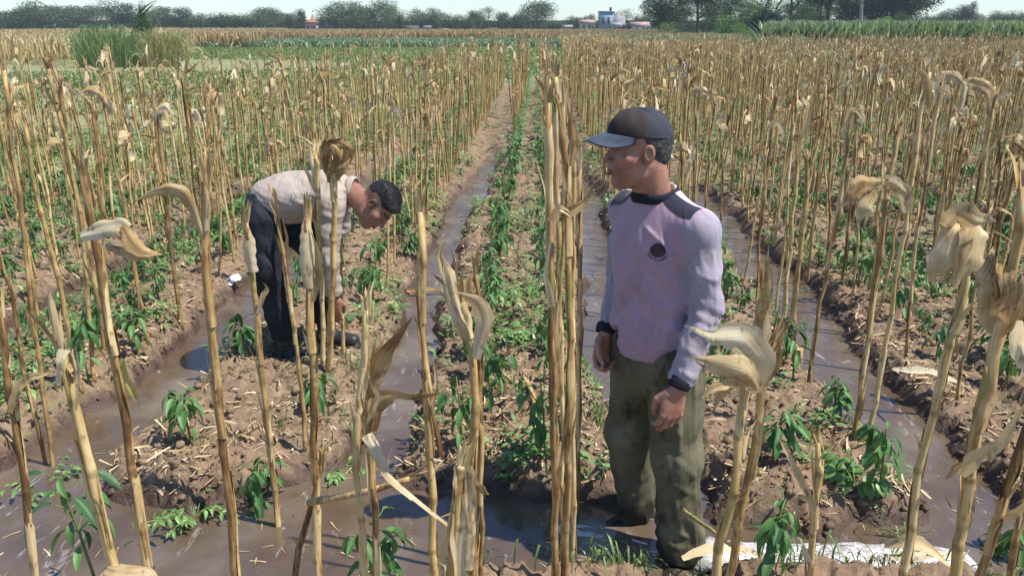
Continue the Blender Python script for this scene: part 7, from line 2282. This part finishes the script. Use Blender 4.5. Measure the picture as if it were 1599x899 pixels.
b = house(937, 330, 5.4, 7.2, .3, M['bluewall'], M['bluewall'], 'tall blue grey sheet clad building with a stub tower', 'building', 8, 2, True, True)
g = Geo(); box(g, 1.2, 2.0, 2, 3, 7.52, 8.9); mobj('tower', g.mesh('tower', M['dark'], False), b)
g = Geo(); g.add([(2.72, 0, 0), (7.2, 0, 0), (7.2, 0, 5.2), (2.72, 0, 7.2), (2.72, 8, 0), (7.2, 8, 0), (7.2, 8, 5.2), (2.72, 8, 7.2)], [(0, 1, 2, 3), (5, 4, 7, 6), (3, 2, 6, 7), (1, 5, 6, 2), (0, 3, 7, 4)]); mobj('side_wing', g.mesh('side_wing', M['greyroof'], False), b)
house(910, 328, 5.6, 3.2, 1.2, M['wall'], M['pinkroof'], 'low pale house with faded roof left of the blue building')
house(880, 332, 4.6, 1.6, .9, M['wall'], M['greyroof'], 'low grey roofed shed at the left of the village')
house(986, 325, 6.4, 2.0, 1.6, M['scrap'], M['pinkroof'], 'white walled house with faded pink roof beside the dark tree')
house(952, 322, 3.4, 2.2, 1.2, M['wall'], M['greyroof'], 'pale house partly behind the open crowned tree')
house(536, 335, 6, 1.4, 2.0, M['wall'], M['darkroof'], 'long grey roofed barn below the red stepped roof')
house(656, 330, 5, 1.2, 1.0, M['wall'], M['darkroof'], 'brown roofed shed right of the small dark tree')
house(679, 326, 2.2, 1.8, .4, M['scrap'], M['greyroof'], 'small bright white hut in the middle tree line')
house(704, 326, 2.4, .9, .25, M['wall'], M['wall'], 'low white shed right of the white hut', 'shed')
house(773, 326, 4.0, 1.2, .3, M['wall'], M['darkroof'], 'low pale shed left of the round tree', 'shed')
house(1474, 320, 8.5, 1.7, .35, M['scrap'], M['scrap'], 'long white roofed shed at far right', 'shed', flat=True)
house(1563, 335, 14, 3.0, 2.2, M['wall'], M['pinkroof'], 'wide house with faded roof at far right')
house(1178, 328, 6, 2.0, 1.5, M['wall'], M['redroof'], 'small red roofed house seen under the near trees')
house(1240, 326, 12, 2.2, 2.6, M['wall'], M['darkroof'], 'grey brown gabled house seen behind the near trunks')
tp = house(512, 333, 4.0, 2.9, .5, M['wall'], M['redroof'], 'building with a stepped pointed red roof in the left middle tree line', 'building', 6)
g = Geo()
for (hw, z0, hw2, z1) in ((2.6, 3.45, .8, 4.2), (.75, 4.2, .35, 5.2), (.3, 5.2, .08, 6.2)):
    g.add([(-hw, 3 - hw, z0), (hw, 3 - hw, z0), (hw, 3 + hw, z0), (-hw, 3 + hw, z0), (-hw2, 3 - hw2, z1), (hw2, 3 - hw2, z1), (hw2, 3 + hw2, z1), (-hw2, 3 + hw2, z1)], [(0, 1, 5, 4), (1, 2, 6, 5), (2, 3, 7, 6), (3, 0, 4, 7), (4, 5, 6, 7)])
mobj('spire', g.mesh('spire', M['redroof'], False), tp)

# ------------------------------------------------------------------ the hot hazy air
def build_haze():
    g = Geo(); box(g, -470, 470, -4, 490, -1.1, 24.0)
    m = bpy.data.materials.new('haze'); m.use_nodes = True; nt = m.node_tree
    nt.nodes.remove(nt.nodes["Principled BSDF"])
    v = nt.nodes.new("ShaderNodeVolumePrincipled")
    v.inputs['Color'].default_value = (0.80, 0.90, 1.0, 1)
    v.inputs['Density'].default_value = HAZE
    v.inputs['Anisotropy'].default_value = 0.0
    nt.links.new(v.outputs[0], nt.nodes["Material Output"].inputs['Volume'])
    mobj('haze', g.mesh('haze', m, False), None, kind='stuff', label='thin pale blue haze over the fields')
HAZE = 0.00042
build_haze()
